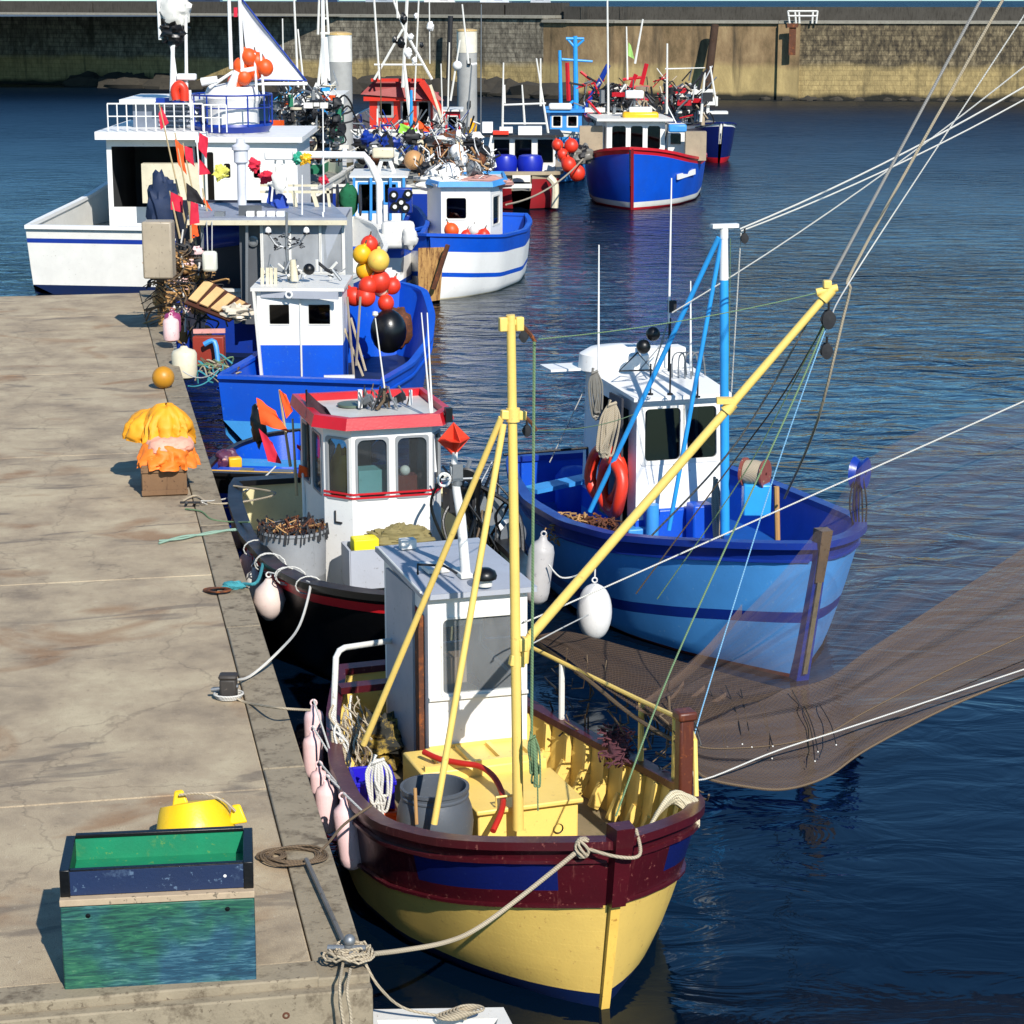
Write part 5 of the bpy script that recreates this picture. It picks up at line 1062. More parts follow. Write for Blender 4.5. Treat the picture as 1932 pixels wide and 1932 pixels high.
# white float cage
ca = empty('white_float', at(396, 490, Y=44.6), 'square off white float with rounded corners hanging on two cords above the pallet', 'float')
MB().box(at(396, 493, Y=44.6), (.3, .22, .42)).build('float', paint('offwhite_float', '#dcdccc', amt=.3, dirt='#a8ac90', streak=False), ca, world=True, bevel=.06)
MB().tube([at(392, 475, Y=44.6), at(390, 418, Y=46.9)], .012, 6).build('cord', M_ROPEW, ca, world=True); MB().tube([at(400, 475, Y=44.6), at(400, 418, Y=46.9)], .012, 6).build('cord', M_ROPEW, ca, world=True)

# ---------------------------------------------------------------- boat K: small white and blue with gantry
N_ = Boat('fishing_boat', 'small white boat with blue stripes and blue framed wheelhouse under a white pipe gantry', -3.4, 64.2, 176, group=FLEET)
N_.hull(7.6, [(0, .05, .03, 1.9), (.1, .7, .4, 1.8), (.35, 1.25, 1.0, 1.6), (.7, 1.3, 1.15, 1.45), (1, 1.05, .95, 1.45)], [('g', 0), ('g', -.25), ('g', -.85), ('g', -1.0), ('w', .02), ('w', -.35)], [M_BLUE, M_WHITE, M_BLUE, M_WHITE, M_BOOT], rake=.5, deck=.6, cap=(.12, .06), capmat=M_BLUE, inmat=M_BLUE, n=18)
o = N_.whouse(668, 762, 335, 60.6, 2.2, .6, [M_WHITE, M_INT], ops={0: [(.1, .45, .6, .93), (.6, .85, .7, .93)]}, roof=((.12, .12), .06, M_WHITE2, .04), winmats=[M_LBLUE, M_GLASSD], rad=.02, fw=.06)
for px in (668, 700, 737, 762): N_.part(MB().bar(at(px, 335, Y=60.5), at(px, 415, Y=60.5), .07), 'blue_trim', M_LBLUE, o, world=True)
N_.part(MB().tube([at(560, 298, Y=57.5), at(566, 292, Y=57.5), at(687, 293, Y=57.5), at(700, 310, Y=57.5), at(716, 345, Y=57.4), at(718, 470, Y=57.4)], .1, 10).tube([at(650, 292, Y=57.5), at(650, 280, Y=57.5)], .06, 8), 'pipe_gantry', M_WHITE, world=True)
N_.part(MB().box(at(723, 288, Y=61.5), (.6, .4, .28)), 'radar_scanner', M_CREAM, o, world=True, bevel=.05)
N_.part(MB().tube([at(712, 330, Y=61.5), at(720, 302, Y=61.5), at(735, 302, Y=61.5), at(745, 330, Y=61.5)], .06, 8), 'scanner_frame', M_WHITE, o, world=True)
pn = empty('sorting_machine', at(755, 400, Y=57.0), 'blue line sorting machine with round black and white rollers on the small white boat', 'fishing machine')
MB().box(at(755, 378, Y=57.0), (.62, .3, .65)).bar(at(770, 405, Y=57), at(760, 430, Y=57), .12).build('casing', M_DBLUE, pn, world=True, bevel=.03)
for px, py in ((743, 368), (770, 366), (757, 382), (745, 390), (765, 392)):
    MB().lathe([(0, -.04), (.12, -.04), (.12, .04), (0, .04)], at(px, py, Y=56.78), 16, 0, Matrix.Rotation(PI / 2, 3, 'X')).build('roller', M_BLACK, pn, world=True)
    MB().lathe([(0, -.03), (.055, -.03), (.055, .03), (0, .03)], at(px, py, Y=56.72), 12, 0, Matrix.Rotation(PI / 2, 3, 'X')).build('hub', M_WHITE2, pn, world=True)
MB().box(at(751, 443, Y=56.0), (.85, .4, .7), .1).thing('white_sack', 'square white bulk sack on the stern of the small white boat', 'sack', paint('sack_white', '#d8d6d0', amt=.3, rough=.8, streak=False), bevel=.1)
MB().heap(at(773, 450, Y=55.8), (.2, .2, .28), .3, 14, seed=8).thing('white_bag', 'crumpled white bag leaning on the right of the square sack', 'bag', M_WBUOY)
gg = empty('green_net_drum', at(658, 380, Y=58.0), 'dark green net drum left of the small white boat', 'net drum')
MB().heap(at(658, 378, Y=58.0), (.26, .25, .42), .12, 22, seed=1, fr=6).build('net_roll', paint('green_net', '#10603c', amt=.6, dirt='#0a2a1c', rough=.9, streak=False), gg, world=True)
for dx in (-.3, .3): MB().lathe([(0, -.02), (.42, -.02), (.42, .02), (0, .02)], at(658, 378, Y=58) + Vector((dx, .05, 0)), 18, 0, Matrix.Rotation(PI / 2, 3, 'Y')).build('flange', M_DARK, gg, world=True)

# ---------------------------------------------------------------- boat F: white hull with blue stripes
Fb = Boat('fishing_boat', 'white boat with blue rail and stripes, blue rimmed roof and rust streaked stem', -2.12, 57.3, -15, group=FLEET)
Fb.hull(6.9, [(0, .05, .03, 1.75), (.04, .6, .3, 1.72), (.12, 1.1, .7, 1.65), (.3, 1.45, 1.2, 1.52), (.6, 1.5, 1.3, 1.45), (.85, 1.2, 1.0, 1.5), (1, .8, .6, 1.6)], [('g', 0), ('g', -.44), ('g', -1.0), ('g', -1.12), ('w', .03), ('w', -.35)], [M_BLUE, M_WHITE, M_BLUE, M_WHITE, M_CREAM], rake=.3, deck=.7, cap=(.14, .07), capmat=M_BLUE, inmat=M_BLUE, n=24)
Fb.part(MB().hexa([WP(Fb, 789, 572, 56.5), WP(Fb, 830, 566, 56.7), WP(Fb, 830, 566, 57.3), WP(Fb, 789, 572, 57.3), WP(Fb, 789, 468, 56.4), WP(Fb, 838, 466, 56.6), WP(Fb, 838, 466, 57.3), WP(Fb, 789, 468, 57.3)]), 'rusty_stem_plate', paint('rust_streak', '#b58a50', amt=.9, dirt='#5a3216', rough=.8))
Fb.part(MB().bar(WP(Fb, 845, 462, 56.3), WP(Fb, 818, 545, 56.4), .12, .1), 'anchor_stock', M_RUST)
pls = [Fb.inv @ at(px, 360, Y=Yy) for px, Yy in ((832, 60.6), (925, 60.6), (948, 61.8), (946, 64), (808, 64), (806, 61.8))]
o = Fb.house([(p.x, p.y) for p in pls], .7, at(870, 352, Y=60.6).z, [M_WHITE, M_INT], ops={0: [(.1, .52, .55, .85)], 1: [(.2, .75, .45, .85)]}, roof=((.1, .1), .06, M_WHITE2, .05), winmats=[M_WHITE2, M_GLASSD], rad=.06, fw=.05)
rim(Fb, [(p.x, p.y) for p in pls], at(870, 352, Y=60.6).z, at(870, 352, Y=60.6).z + .14, .14, .1, M_LBLUE, o)
mb = MB(); rnd = random.Random(21)
for i in range(130):
    a = at(rnd.uniform(790, 935), rnd.uniform(290, 335), Y=rnd.uniform(61, 63.5)); b_ = a + Vector((rnd.uniform(-.35, .35), rnd.uniform(-.2, .2), rnd.uniform(-.3, .6))); mb.tube([a, (a + b_) / 2 + Vector((rnd.uniform(-.15, .15), 0, 0)), b_], rnd.choice((.012, .02, .035)), 6, rnd.choice((0, 0, 1, 2, 2, 3)))
for px, py, s_, k in ((780, 302, .28, 3), (848, 330, .35, 2), (895, 318, .25, 1), (800, 320, .22, 0), (870, 300, .2, 2), (905, 300, .2, 4), (915, 285, .16, 0), (862, 285, .2, 2), (820, 333, .3, 2)):
    mb.ball(at(px, py, Y=62), s_, 12, k)
mb.thing('roof_gear', 'tangle of lamps, floats and cables on the blue rimmed roof', 'fishing gear', [M_DARK, M_STEEL, M_WHITE, paint('tan_float', '#b88a58'), M_RUST], kind='stuff')
Fb.part(MB().heap(at(910, 345, Y=61.8), (.8, .5, .2), .4, 18, seed=7), 'pink_net', paint('pink_net', '#c8968a', amt=.5, rough=.9, streak=False), o, world=True)
Fb.part(MB().heap(at(838, 345, Y=61.8), (.9, .5, .22), .4, 18, seed=8), 'white_sheet', M_WHITE2, o, world=True)
for i, (px, py, r, m_, lab) in enumerate(((880, 445, 11, M_REDB, 'left red'), (897, 449, 12, M_REDB, 'middle red'), (912, 445, 13, M_REDB, 'right red'), (894, 436, 10, M_WBUOY, 'small white'), (852, 435, 14, M_ORANGE, 'orange net covered'))):
    buoy(at(px, py, Y=59.3), r * 59.3 / 4100, m_, '%s buoy lying in front of the wheelhouse with the blue rimmed roof' % lab, 'buoys on the foredeck of the middle white boat')
mb = MB()
for i in range(4): mb.heap(at(800 + 16 * i, 458, Y=58.2), (.3, .2, .2), .6, 12, seed=40 + i)
mb.thing('net_heap', 'brown net heap at the bow of the middle white boat', 'fishing net', paint('brown_net', '#6a5f50', amt=.7, dirt='#2a2622', rough=.95, streak=False))

# ---------------------------------------------------------------- boat G: maroon
Gb = Boat('fishing_boat', 'maroon hulled boat with a low dark wheelhouse and two blue barrels', .35, 81.5, 2, group=FLEET)
M_GH = paint('oxblood_hull', '#8e1a20', amt=.3, dirt='#8a4030')
Gb.hull(8, [(0, .4, .3, 1.35), (.03, 1.2, 1.0, 1.33), (.1, 1.5, 1.3, 1.3), (.5, 1.7, 1.5, 1.3), (1, 1.4, 1.2, 1.3)], [('g', 0), ('g', -.2), ('w', .05), ('w', -.35)], [paint('weathered_rail', '#a8987c', amt=.4), M_GH, M_BLACK], rake=.1, deck=.7, cap=(.3, .12), capmat=paint('weathered_rail', '#a8987c'), n=16)
Gb.part(MB().tube(spline([WP(Gb, 1035, 333, 81.2), WP(Gb, 1047, 350, 81.2), WP(Gb, 1046, 392, 81.2)], 5), .14, 8), 'bow_fender_strip', M_CREAM)
Gb.part(MB().box(WP(Gb, 975, 351, 80.9), (1.1, .06, .16)), 'white_name_board', M_WHITE2)
o = Gb.whouse(925, 1048, 258, 84.2, 3, .8, [M_WHITE, M_INT], ops={0: [(.05, .3, .42, .95), (.37, .64, .42, .95), (.72, .97, .42, .95)]}, roof=((.3, .3), .08, M_DARK, .05), rad=.03, fw=.05)
Gb.part(MB().box(at(955, 245, Y=84.2), (.5, .4, .22)).box(at(1000, 247, Y=84.2), (.9, .5, .35)).box(at(920, 240, Y=84.2), (.4, .4, .4)), 'roof_boxes', M_WHITE, o, world=True)
Gb.part(MB().box(at(945, 250, Y=84.0), (.6, .4, .14)), 'red_roof_strip', M_REDB, o, world=True)
for i, px in enumerate((952, 1000)):
    p = at(px, 310, Y=82.6); 
    MB().lathe([(0, -.36), (.44, -.36), (.47, -.2), (.5, .1), (.42, .32), (.3, .36), (0, .36)], p, 20).thing('blue_barrel', ['left', 'right'][i] + ' one of two cobalt barrels in front of the dark wheelhouse on the maroon boat', 'barrel', paint('barrel_blue', '#1428a8', amt=.2, rough=.35), group='blue barrels on the maroon boat')
for (xa, y1_, y2_, xb) in ((948, 250, 118, 950), (990, 235, 160, 985), (1035, 255, 110, 1012), (1020, 200, 110, 1020), (952, 195, 160, 952)):
    Gb.part(MB().tube([at(xa, y1_, Y=85), at(xb, y2_, Y=85)], [.05, .03], 6), 'whip_antenna', M_WHITE2, world=True)
Gb.part(MB().tube([at(948, 198, Y=85), at(1030, 195, Y=85)], .04, 6).tube([at(948, 233, Y=85), at(1030, 233, Y=85)], .04, 6), 'antenna_rail', M_WHITE2, world=True)
# orange buoys between G and H
lab = ['top left orange buoy of the pile', 'top right orange red buoy of the pile', 'small orange buoy second from top of the pile', 'orange buoy above the big round ones', 'big round orange red buoy, upper one', 'big round orange red buoy, lowest']
for i, (px, py, r) in enumerate(((1052, 274, 11), (1078, 275, 13), (1062, 292, 11), (1068, 305, 10), (1073, 311, 14), (1089, 327, 15))):
    Y = 82.5 - i * .15; buoy(at(px, py, Y=Y), r * Y / 4100, M_REDB, lab[i] + ' beside the maroon boat', 'orange buoys between the maroon and blue boats')
mb = MB()
for i in range(5): mb.heap(at(1068 + 9 * i, 290 + 3 * (i % 3), Y=83), (.35, .3, .3), .6, 12, i % 2, seed=60 + i)
mb.thing('net_heap', 'grey and dark net heap behind the orange buoys', 'fishing net', [paint('net_grey', '#77736a'), M_DARK])

# ---------------------------------------------------------------- boat H: blue with red rail
Hb = Boat('fishing_boat', 'bright blue fishing boat with red rail and three windowed white wheelhouse, bow towards the camera', 4.45, 81.5, -9, group=FLEET)
Hb.hull(10.5, [(0, .06, .03, 2.3), (.04, .75, .4, 2.24), (.1, 1.35, .9, 2.1), (.2, 1.95, 1.55, 1.85), (.4, 2.3, 2.05, 1.6), (.7, 2.25, 2.0, 1.5), (1, 1.8, 1.5, 1.5)], [('g', 0), ('g', -.2), ('w', .28), ('w', .08), ('w', -.35)], [M_RED, M_BLUE, M_WHITE2, M_RED], rake=.5, deck=.9, cap=(.16, .1), capmat=M_RED, inmat=M_WHITE2, n=24)
Hb.stem(.12, .12, 0, 2.3, M_GH, .05)
o = Hb.whouse(1145, 1255, 228, 85.5, 3, .9, [M_WHITE, M_INT], ops={0: [(.08, .34, .48, .92), (.4, .63, .48, .92), (.69, .93, .48, .92)]}, roof=((.35, .35), .1, M_WHITE2, .05), winmats=[M_WHITE, M_GLASSD], rad=.1, fw=.08, skew=-.1)
Hb.part(MB().box(at(1208, 218, Y=86), (1.4, .8, .3)), 'yellow_raft', M_YELB, o, world=True, bevel=.1)
Hb.part(MB().box(at(1208, 208, Y=86), (.9, .5, .25)).box(at(1197, 178, Y=86), (.7, .4, .3)), 'radar_scanner', M_WHITE, o, world=True, bevel=.05)
Hb.part(MB().tube([at(1197, 220, Y=86), at(1197, 178, Y=86)], .05, 6).tube([at(1180, 220, Y=86), at(1197, 185, Y=86), at(1218, 220, Y=86)], .04, 6), 'radar_mast', M_STEEL, o, world=True)
Hb.part(MB().box(at(1275, 265, Y=86), (.65, .8, 1.3)), 'side_cabin', M_WHITE, world=True); Hb.part(MB().box(at(1275, 262, Y=85.55), (.4, .04, .4)), 'cabin_window', M_GLASSD, world=True)
Hb.part(MB().box(at(1312, 275, Y=84.8), (.8, .5, 1.1)), 'tan_locker', paint('tan_board', '#a8967c', amt=.5), world=True)
Hb.part(MB().box(at(1115, 262, Y=86), (.9, .5, 1.0)), 'net_bin', paint('tan_board', '#a8967c'), world=True)
Hb.part(MB().box(at(1278, 242, Y=85), (.7, .4, .3)), 'blue_cover', M_LBLUE, world=True, bevel=.06)
tx = MB().box(WP(Hb, 1300, 372 - 10, 82.6), (.8, .03, .17)); 
e = Hb.pt(.14, 1.05); 
q0, q1 = Hb.pt(.15, 1.12), Hb.pt(.3, 1.2); Hb.part(MB().bar(q0 + Vector((.07, -.03, 0)), q1 + Vector((.06, -.02, 0)), .06, .2), 'white_name_plate', M_WHITE)
rnd = random.Random(33); mb = MB()
for i in range(170):
    a = at(rnd.uniform(1100, 1330), rnd.uniform(150, 225), Y=rnd.uniform(88, 92)); b_ = a + Vector((rnd.uniform(-.6, .6), rnd.uniform(-.3, .3), rnd.uniform(-.7, .7))); mb.tube([a, b_], rnd.choice((.02, .03, .045)), 5, rnd.choice((0, 0, 0, 1, 1, 2, 3, 4)))
MM = lambda k: {'w': 2, 's': 1, 'd': 0, 'g': rnd.choice((1, 0, 4)), 'r': rnd.choice((4, 0)), 'c': rnd.choice((2, 4, 3, 5))}[k]
for i in range(75): kit(mb, at(rnd.uniform(1105, 1330), rnd.uniform(165, 228), Y=rnd.uniform(88, 91)), rnd.uniform(.18, .42), rnd, MM)
mb.thing('deck_gear', 'jumble of fishing gear on the boats behind the blue and red boat', 'fishing gear', [M_DARK, M_STEEL, M_WHITE2, M_RED, paint('tan_board', '#a8967c'), M_GREEN], kind='stuff')
for (xa, ya1, xb, yb1, r_) in ((1148, 235, 1146, 0, .05), (1184, 150, 1182, 50, .04), (1198, 120, 1213, 36, .05), (1258, 215, 1259, 82, .05), (1322, 230, 1330, 135, .06), (1352, 200, 1340, 125, .05), (1255, 130, 1330, 128, .03)):
    Hb.part(MB().tube([at(xa, ya1, Y=88), at(xb, yb1, Y=88)], [r_, r_ * .7], 6), 'whip_antenna' if r_ > .03 else 'antenna_rail', M_WHITE2, world=True)
Hb.part(MB().tube([at(1318, 170, Y=88), at(1326, 135, Y=88)], .06, 6).tube([at(1290, 180, Y=88), at(1335, 130, Y=88)], .05, 6).box(at(1335, 183, Y=88), (.4, .3, .35)), 'derrick', M_DARK, world=True)
cloth([at(1185, 105, Y=88), at(1197, 112, Y=88), at(1190, 85, Y=88), at(1186, 80, Y=88)], 4).thing('pennant', 'small pale green pennant on a mast behind the blue and red boat', 'flag', paint('pale_green_cloth', '#9ac86a', rough=.8))

# ---------------------------------------------------------------- boat I: light blue with blue derricks
Ib = Boat('fishing_boat', 'light blue boat with tall forked blue masts behind the orange buoys', 1.9, 93, 3, group=FLEET)
Ib.hull(9, [(0, .05, .03, 2.2), (.05, .8, .5, 2.1), (.2, 1.6, 1.3, 1.9), (.6, 1.9, 1.7, 1.6), (1, 1.6, 1.4, 1.6)], [('g', 0), ('g', -.2), ('w', .05), ('w', -.35)], [M_WHITE2, M_LBLUE, M_BOOT], rake=.5, deck=.9, cap=(.14, .08), capmat=M_WHITE2, n=16)
o = Ib.whouse(1038, 1098, 212, 96, 3, .9, [M_LBLUE, M_INT], ops={0: [(.08, .35, .68, .92), (.55, .85, .68, .92)]}, roof=((.2, .2), .1, M_LBLUE, .05), rad=.05, fw=.06)
Ib.part(MB().box(at(1057, 201, Y=96), (1.0, .6, .28)), 'life_raft', M_WHITE, o, world=True, bevel=.08)
for (xa, ya1, xb, yb1, r_) in ((1087, 210, 1085, 68, .12), (1058, 205, 1056, 95, .09), (1100, 215, 1148, 122, .14), (1060, 112, 1118, 116, .06), (1068, 73, 1102, 73, .07), (1085, 90, 1070, 73, .06), (1085, 90, 1102, 75, .06), (1065, 205, 1082, 190, .07)):
    Ib.part(MB().tube([at(xa, ya1, Y=97), at(xb, yb1, Y=97)], [r_, r_ * .8], 8), 'derrick_pole', M_DBLUE if xb == 1148 else M_SKYB, world=True)
# ---------------------------------------------------------------- boat J: red gallows behind
Jb = Boat('fishing_boat', 'boat with red steel gallows and red railings, far behind the blue and red boat', 6.2, 106, 4, group=FLEET)
Jb.hull(10, [(0, .05, .03, 2.2), (.1, 1.3, .9, 2.0), (.5, 2.1, 1.8, 1.7), (1, 1.8, 1.5, 1.7)], [('g', 0), ('g', -.2), ('w', .05), ('w', -.35)], [M_RED, M_WHITE2, M_BOOT], rake=.4, deck=.9, cap=(.14, .08), capmat=M_RED, n=12)
Jb.whouse(1150, 1215, 190, 110, 3, .9, [M_WHITE2, M_INT], ops={0: [(.1, .4, .5, .85), (.55, .9, .5, .85)]}, roof=((.2, .2), .1, M_RED, .05), fw=.06)
for (xa, ya1, xb, yb1, r_) in ((1073, 190, 1070, 118, .12), (1085, 165, 1140, 150, .1), (1095, 135, 1120, 155, .08), (1140, 185, 1172, 160, .1), (1190, 165, 1200, 140, .12), (1210, 160, 1220, 120, .12), (1172, 165, 1225, 165, .1), (1175, 150, 1218, 145, .08), (1110, 175, 1180, 168, .1)):
    Jb.part(MB().tube([at(xa, ya1, Y=111), at(xb, yb1, Y=111)], r_, 6), 'gallows_bar', M_RED, world=True)
# small navy boat K
Kb = Boat('small_boat', 'small boat with navy hull, white rail and red boot stripe, furthest right', 9.8, 104, 8, cat='small boat')
Kb.hull(7, [(0, .1, .05, 1.9), (.06, .7, .4, 1.85), (.2, 1.1, .8, 1.7), (.6, 1.2, 1.0, 1.5), (1, 1.0, .8, 1.5)], [('g', 0), ('g', -.16), ('w', .25), ('w', -.35)], [M_WHITE, M_NAVY, M_RED], rake=.4, deck=.9, cap=(.16, .08), capmat=M_NAVY, inmat=M_WHITE2, n=16)
mb = MB()
for i in range(9): mb.heap(Kb.W(rnd.uniform(-.7, .7), 1 + i * .5, 1.45), (.4, .3, .25), .6, 10, i % 2, seed=i + 70)
mb.thing('net_heap', 'grey white net heap filling the small navy boat', 'fishing net', [M_WBUOY, paint('net_grey', '#77736a')])
Kb.part(MB().tube([at(1335, 215, Y=107), at(1338, 168, Y=107)], .08, 6).box(at(1336, 190, Y=107), (.9, .5, .4)).box(at(1345, 212, Y=107), (1.4, .8, .12)), 'canopy', M_WHITE2, world=True)

# ---------------------------------------------------------------- red wheelhouse trawler
Rb = Boat('fishing_boat', 'trawler with a flaring red wheelhouse and white tripod mast between the two steel piles', -5.2, 110, 178, group=FLEET)
Rb.hull(12, [(0, .05, .03, 2.6), (.15, 1.8, 1.2, 2.3), (.5, 2.5, 2.2, 1.9), (1, 2.2, 2.0, 1.9)], [('g', 0), ('g', -.25), ('w', .05), ('w', -.35)], [M_WHITE2, M_GREYW, M_BOOT], rake=.5, deck=1.1, cap=(.14, .08), capmat=M_WHITE2, n=14)
M_ORD = paint('vermilion_paint', '#cc2c14', amt=.2, dirt='#8a2412')
o = Rb.whouse(697, 815, 190, 103, 4, 1.1, [M_ORD, M_INT], ops={0: [(.15, .36, .62, .95), (.52, .68, .5, .98), (.78, .95, .4, .98)]}, roof=((.25, .3), .2, M_ORD, .1), winmats=[paint('grey_panel', '#9a9a98'), M_GLASSD], fw=.1)
mb = MB(); mb.hexa([at(680, 178, Y=102.6), at(838, 190, Y=102.6), at(838, 190, Y=104), at(680, 178, Y=104), at(706, 152, Y=102.9), at(800, 152, Y=102.9), at(800, 152, Y=104), at(706, 152, Y=104)])
Rb.part(mb, 'roof_visor', paint('dark_red_visor', '#8e1a10', amt=.2), o, world=True); Rb.part(MB().bar(at(700, 151, Y=102.5), at(802, 151, Y=102.5), .14), 'visor_edge', M_ORD, o, world=True)
Rb.part(MB().bar(at(795, 153, Y=102.4), at(850, 235, Y=102.4), .3), 'red_strut', M_ORD, o, world=True); Rb.part(MB().bar(at(812, 160, Y=102.3), at(842, 250, Y=102.3), .12), 'white_strut', M_CREAM, o, world=True)
for (xa, ya1, xb, yb1, r_) in ((706, 150, 760, 55, .06), (815, 150, 762, 55, .07), (760, 165, 768, 0, .08), (762, 55, 742, 0, .05), (706, 122, 800, 122, .05), (782, 190, 790, 0, .04), (716, 150, 706, 0, .05), (748, 0, 750, 34, .05), (811, 120, 810, 0, .03), (775, 230, 762, 122, .1)):
    Rb.part(MB().tube([at(xa, ya1, Y=102), at(xb, yb1, Y=102)], r_, 6), 'tripod_mast' if r_ > .055 else 'mast_stay', M_WHITE2, world=True)
rr_ = MB()
for px, py, s_, k in ((762, 35, .3, 0), (775, 70, .2, 1), (757, 80, .3, 0), (770, 100, .28, 1), (795, 85, .15, 0), (785, 30, .15, 1), (745, 75, .2, 0), (812, 50, .25, 1), (782, 115, .2, 1)): Rb.part(MB().heap(at(px, py, Y=102), (s_ * .6, s_ * .6, s_ * .8), .4, 12, seed=px), 'mast_lamp', (M_BLACK, M_WHITE)[k], world=True)

# forward clutter boats below: red/blue small boats right of the red wheelhouse
Ub = Boat('small_boat', 'small boat with a red cabin and blue rail, right of the red trawler', -3.0, 99, 178, cat='small boat')
Ub.hull(7, [(0, .05, .03, 1.7), (.2, 1.0, .7, 1.6), (.6, 1.3, 1.1, 1.5), (1, 1.1, 1.0, 1.5)], [('g', 0), ('g', -.2), ('w', .0), ('w', -.3)], [M_DBLUE, M_WHITE2, M_BOOT], rake=.3, deck=.8, cap=(.12, .07), capmat=M_DBLUE, n=12)
Ub.whouse(840, 868, 210, 94.5, 2, .8, [M_RED, M_INT], ops={0: [(.2, .8, .6, .9)]}, roof=((.15, .15), .08, M_WHITE2, .04), fw=.05)
for (xa, ya1, xb, yb1, r_, m_) in ((838, 330, 832, 120, .04, M_WHITE2), (845, 205, 848, 80, .04, M_WHITE2), (850, 190, 868, 75, .05, M_WHITE2), (884, 120, 872, 8, .05, M_WHITE2), (876, 300, 890, 122, .05, M_STEEL), (890, 122, 900, 120, .07, M_WHITE), (907, 250, 908, 8, .03, M_STEEL), (865, 300, 900, 230, .06, M_WOODG), (775, 320, 776, 170, .09, M_SKYB), (712, 260, 712, 205, .05, M_WHITE2), (720, 300, 718, 120, .03, M_ROPEB), (830, 240, 775, 300, .03, M_WHITE2)):
    Ub.part(MB().tube([at(xa, ya1, Y=92), at(xb, yb1, Y=92)], [r_, r_ * .7], 6), 'thin_mast', m_, world=True)
Ub.part(MB().ball(at(863, 124, Y=92), .2), 'masthead_lamp', M_WHITE, world=True)
cloth([at(752, 250, Y=80), at(806, 268, Y=80), at(800, 250, Y=80), at(755, 232, Y=80)], 10, .1, 2).thing('green_flag', 'fluorescent green flag blowing below the red wheelhouse', 'flag', paint('lime_cloth', '#9adf4a', amt=.05, rough=.8))
cloth([at(780, 240, Y=82), at(815, 256, Y=82), at(808, 240, Y=82), at(780, 220, Y=82)], 8, .1, 4).thing('orange_flag', 'orange flag beside the fluorescent green one', 'flag', M_FABO)
cloth([at(885, 255, Y=96), at(897, 262, Y=96), at(900, 235, Y=96), at(888, 222, Y=96)], 6, .2, 5).thing('yellow_oilskin', 'yellow oilskin hung at the foot of the further pile', 'oilskin', M_YELB)
# ---------------------------------------------------------------- green boat and mid clutter between Eb and the piles
Vb = Boat('fishing_boat', 'boat with a dark green hull side and grey roof, left of the nearer steel pile', -8.3, 90, 178, group=FLEET)
Vb.hull(12, [(0, .05, .03, 2.6), (.15, 1.6, 1.2, 2.3), (.5, 2.2, 2.0, 2.2), (1, 2.0, 1.8, 2.2)], [('g', 0), ('g', -.25), ('w', .05), ('w', -.35)], [M_WHITE2, M_GREEN, M_BOOT], rake=.5, deck=1.2, cap=(.14, .08), capmat=M_WHITE2, n=14)
Vb.whouse(578, 640, 196, 82, 3, 1.1, [M_GREEN, M_INT], ops={0: [(.55, .95, .3, .9)]}, roof=((.2, .3), .35, M_WHITE2, .05), fw=.06)
Vb.part(MB().box(at(602, 225, Y=81.5), (.35, .1, .9)), 'tan_door', paint('tan_board', '#a8967c'), world=True)
for (xa, ya1, xb, yb1, r_, m_) in ((600, 65, 602, 0, .05, M_WHITE2), (620, 65, 616, 0, .05, M_WHITE2), (610, 160, 609, 0, .09, M_WHITE), (605, 63, 622, 63, .06, M_WHITE2), (608, 35, 619, 35, .05, M_WHITE2), (600, 165, 609, 75, .06, M_WHITE2), (618, 175, 612, 70, .16, M_WHITE), (567, 270, 555, 0, .05, M_WHITE2), (575, 180, 562, 55, .04, M_WHITE2), (535, 160, 533, 35, .03, M_WHITE2), (600, 290, 596, 165, .04, M_WHITE2)):
    Vb.part(MB().tube([at(xa, ya1, Y=83), at(xb, yb1, Y=83)], [r_, r_ * .8], 6), 'lattice_mast' if 595 < xa < 625 and ya1 < 200 else 'whip_antenna', m_, world=True)
mb = MB(); rnd = random.Random(41)
for i in range(210):
    a = at(rnd.uniform(520, 640), rnd.uniform(155, 290), Y=rnd.uniform(70, 78)); b_ = a + Vector((rnd.uniform(-.4, .4), rnd.uniform(-.3, .3), rnd.uniform(-.5, .5))); mb.tube([a, b_], rnd.choice((.015, .025, .04)), 5, rnd.choice((0, 0, 0, 1, 1, 2, 2, 5)))
for i in range(90): mb.heap(at(rnd.uniform(535, 640), rnd.uniform(195, 300), Y=rnd.uniform(70, 77)), (rnd.uniform(.08, .2), .2, rnd.uniform(.08, .18)), .6, 9, rnd.choice((0, 0, 0, 1)), seed=i)
MM = lambda k: {'w': 2, 's': 1, 'd': 0, 'g': rnd.choice((1, 0, 3)), 'r': rnd.choice((4, 0)), 'c': rnd.choice((2, 4, 5, 3, 6))}[k]
for i in range(80): kit(mb, at(rnd.uniform(520, 640), rnd.uniform(165, 300), Y=rnd.uniform(70, 76)), rnd.uniform(.14, .36), rnd, MM)
Wb = Boat('fishing_boat', 'low dark boat heaped with nets and gear, left of the nearer pile', -7.2, 80, 178, group=FLEET)
Wb.hull(12, [(0, .05, .03, 2.4), (.15, 1.3, 1.0, 2.1), (.5, 1.8, 1.6, 2.0), (1, 1.6, 1.5, 2.0)], [('g', 0), ('g', -.25), ('w', .05), ('w', -.35)], [M_WHITE2, M_DARK, M_BOOT], rake=.5, deck=1.6, cap=(.14, .08), capmat=M_WHITE2, n=14)
mb.thing('deck_gear', 'jumble of dark nets and coloured gear left of the nearer steel pile', 'fishing gear', [M_DARK, M_STEEL, M_WHITE2, M_GREEN, M_CREAM, M_SKYB, M_ORANGE], kind='stuff')
mb = MB()
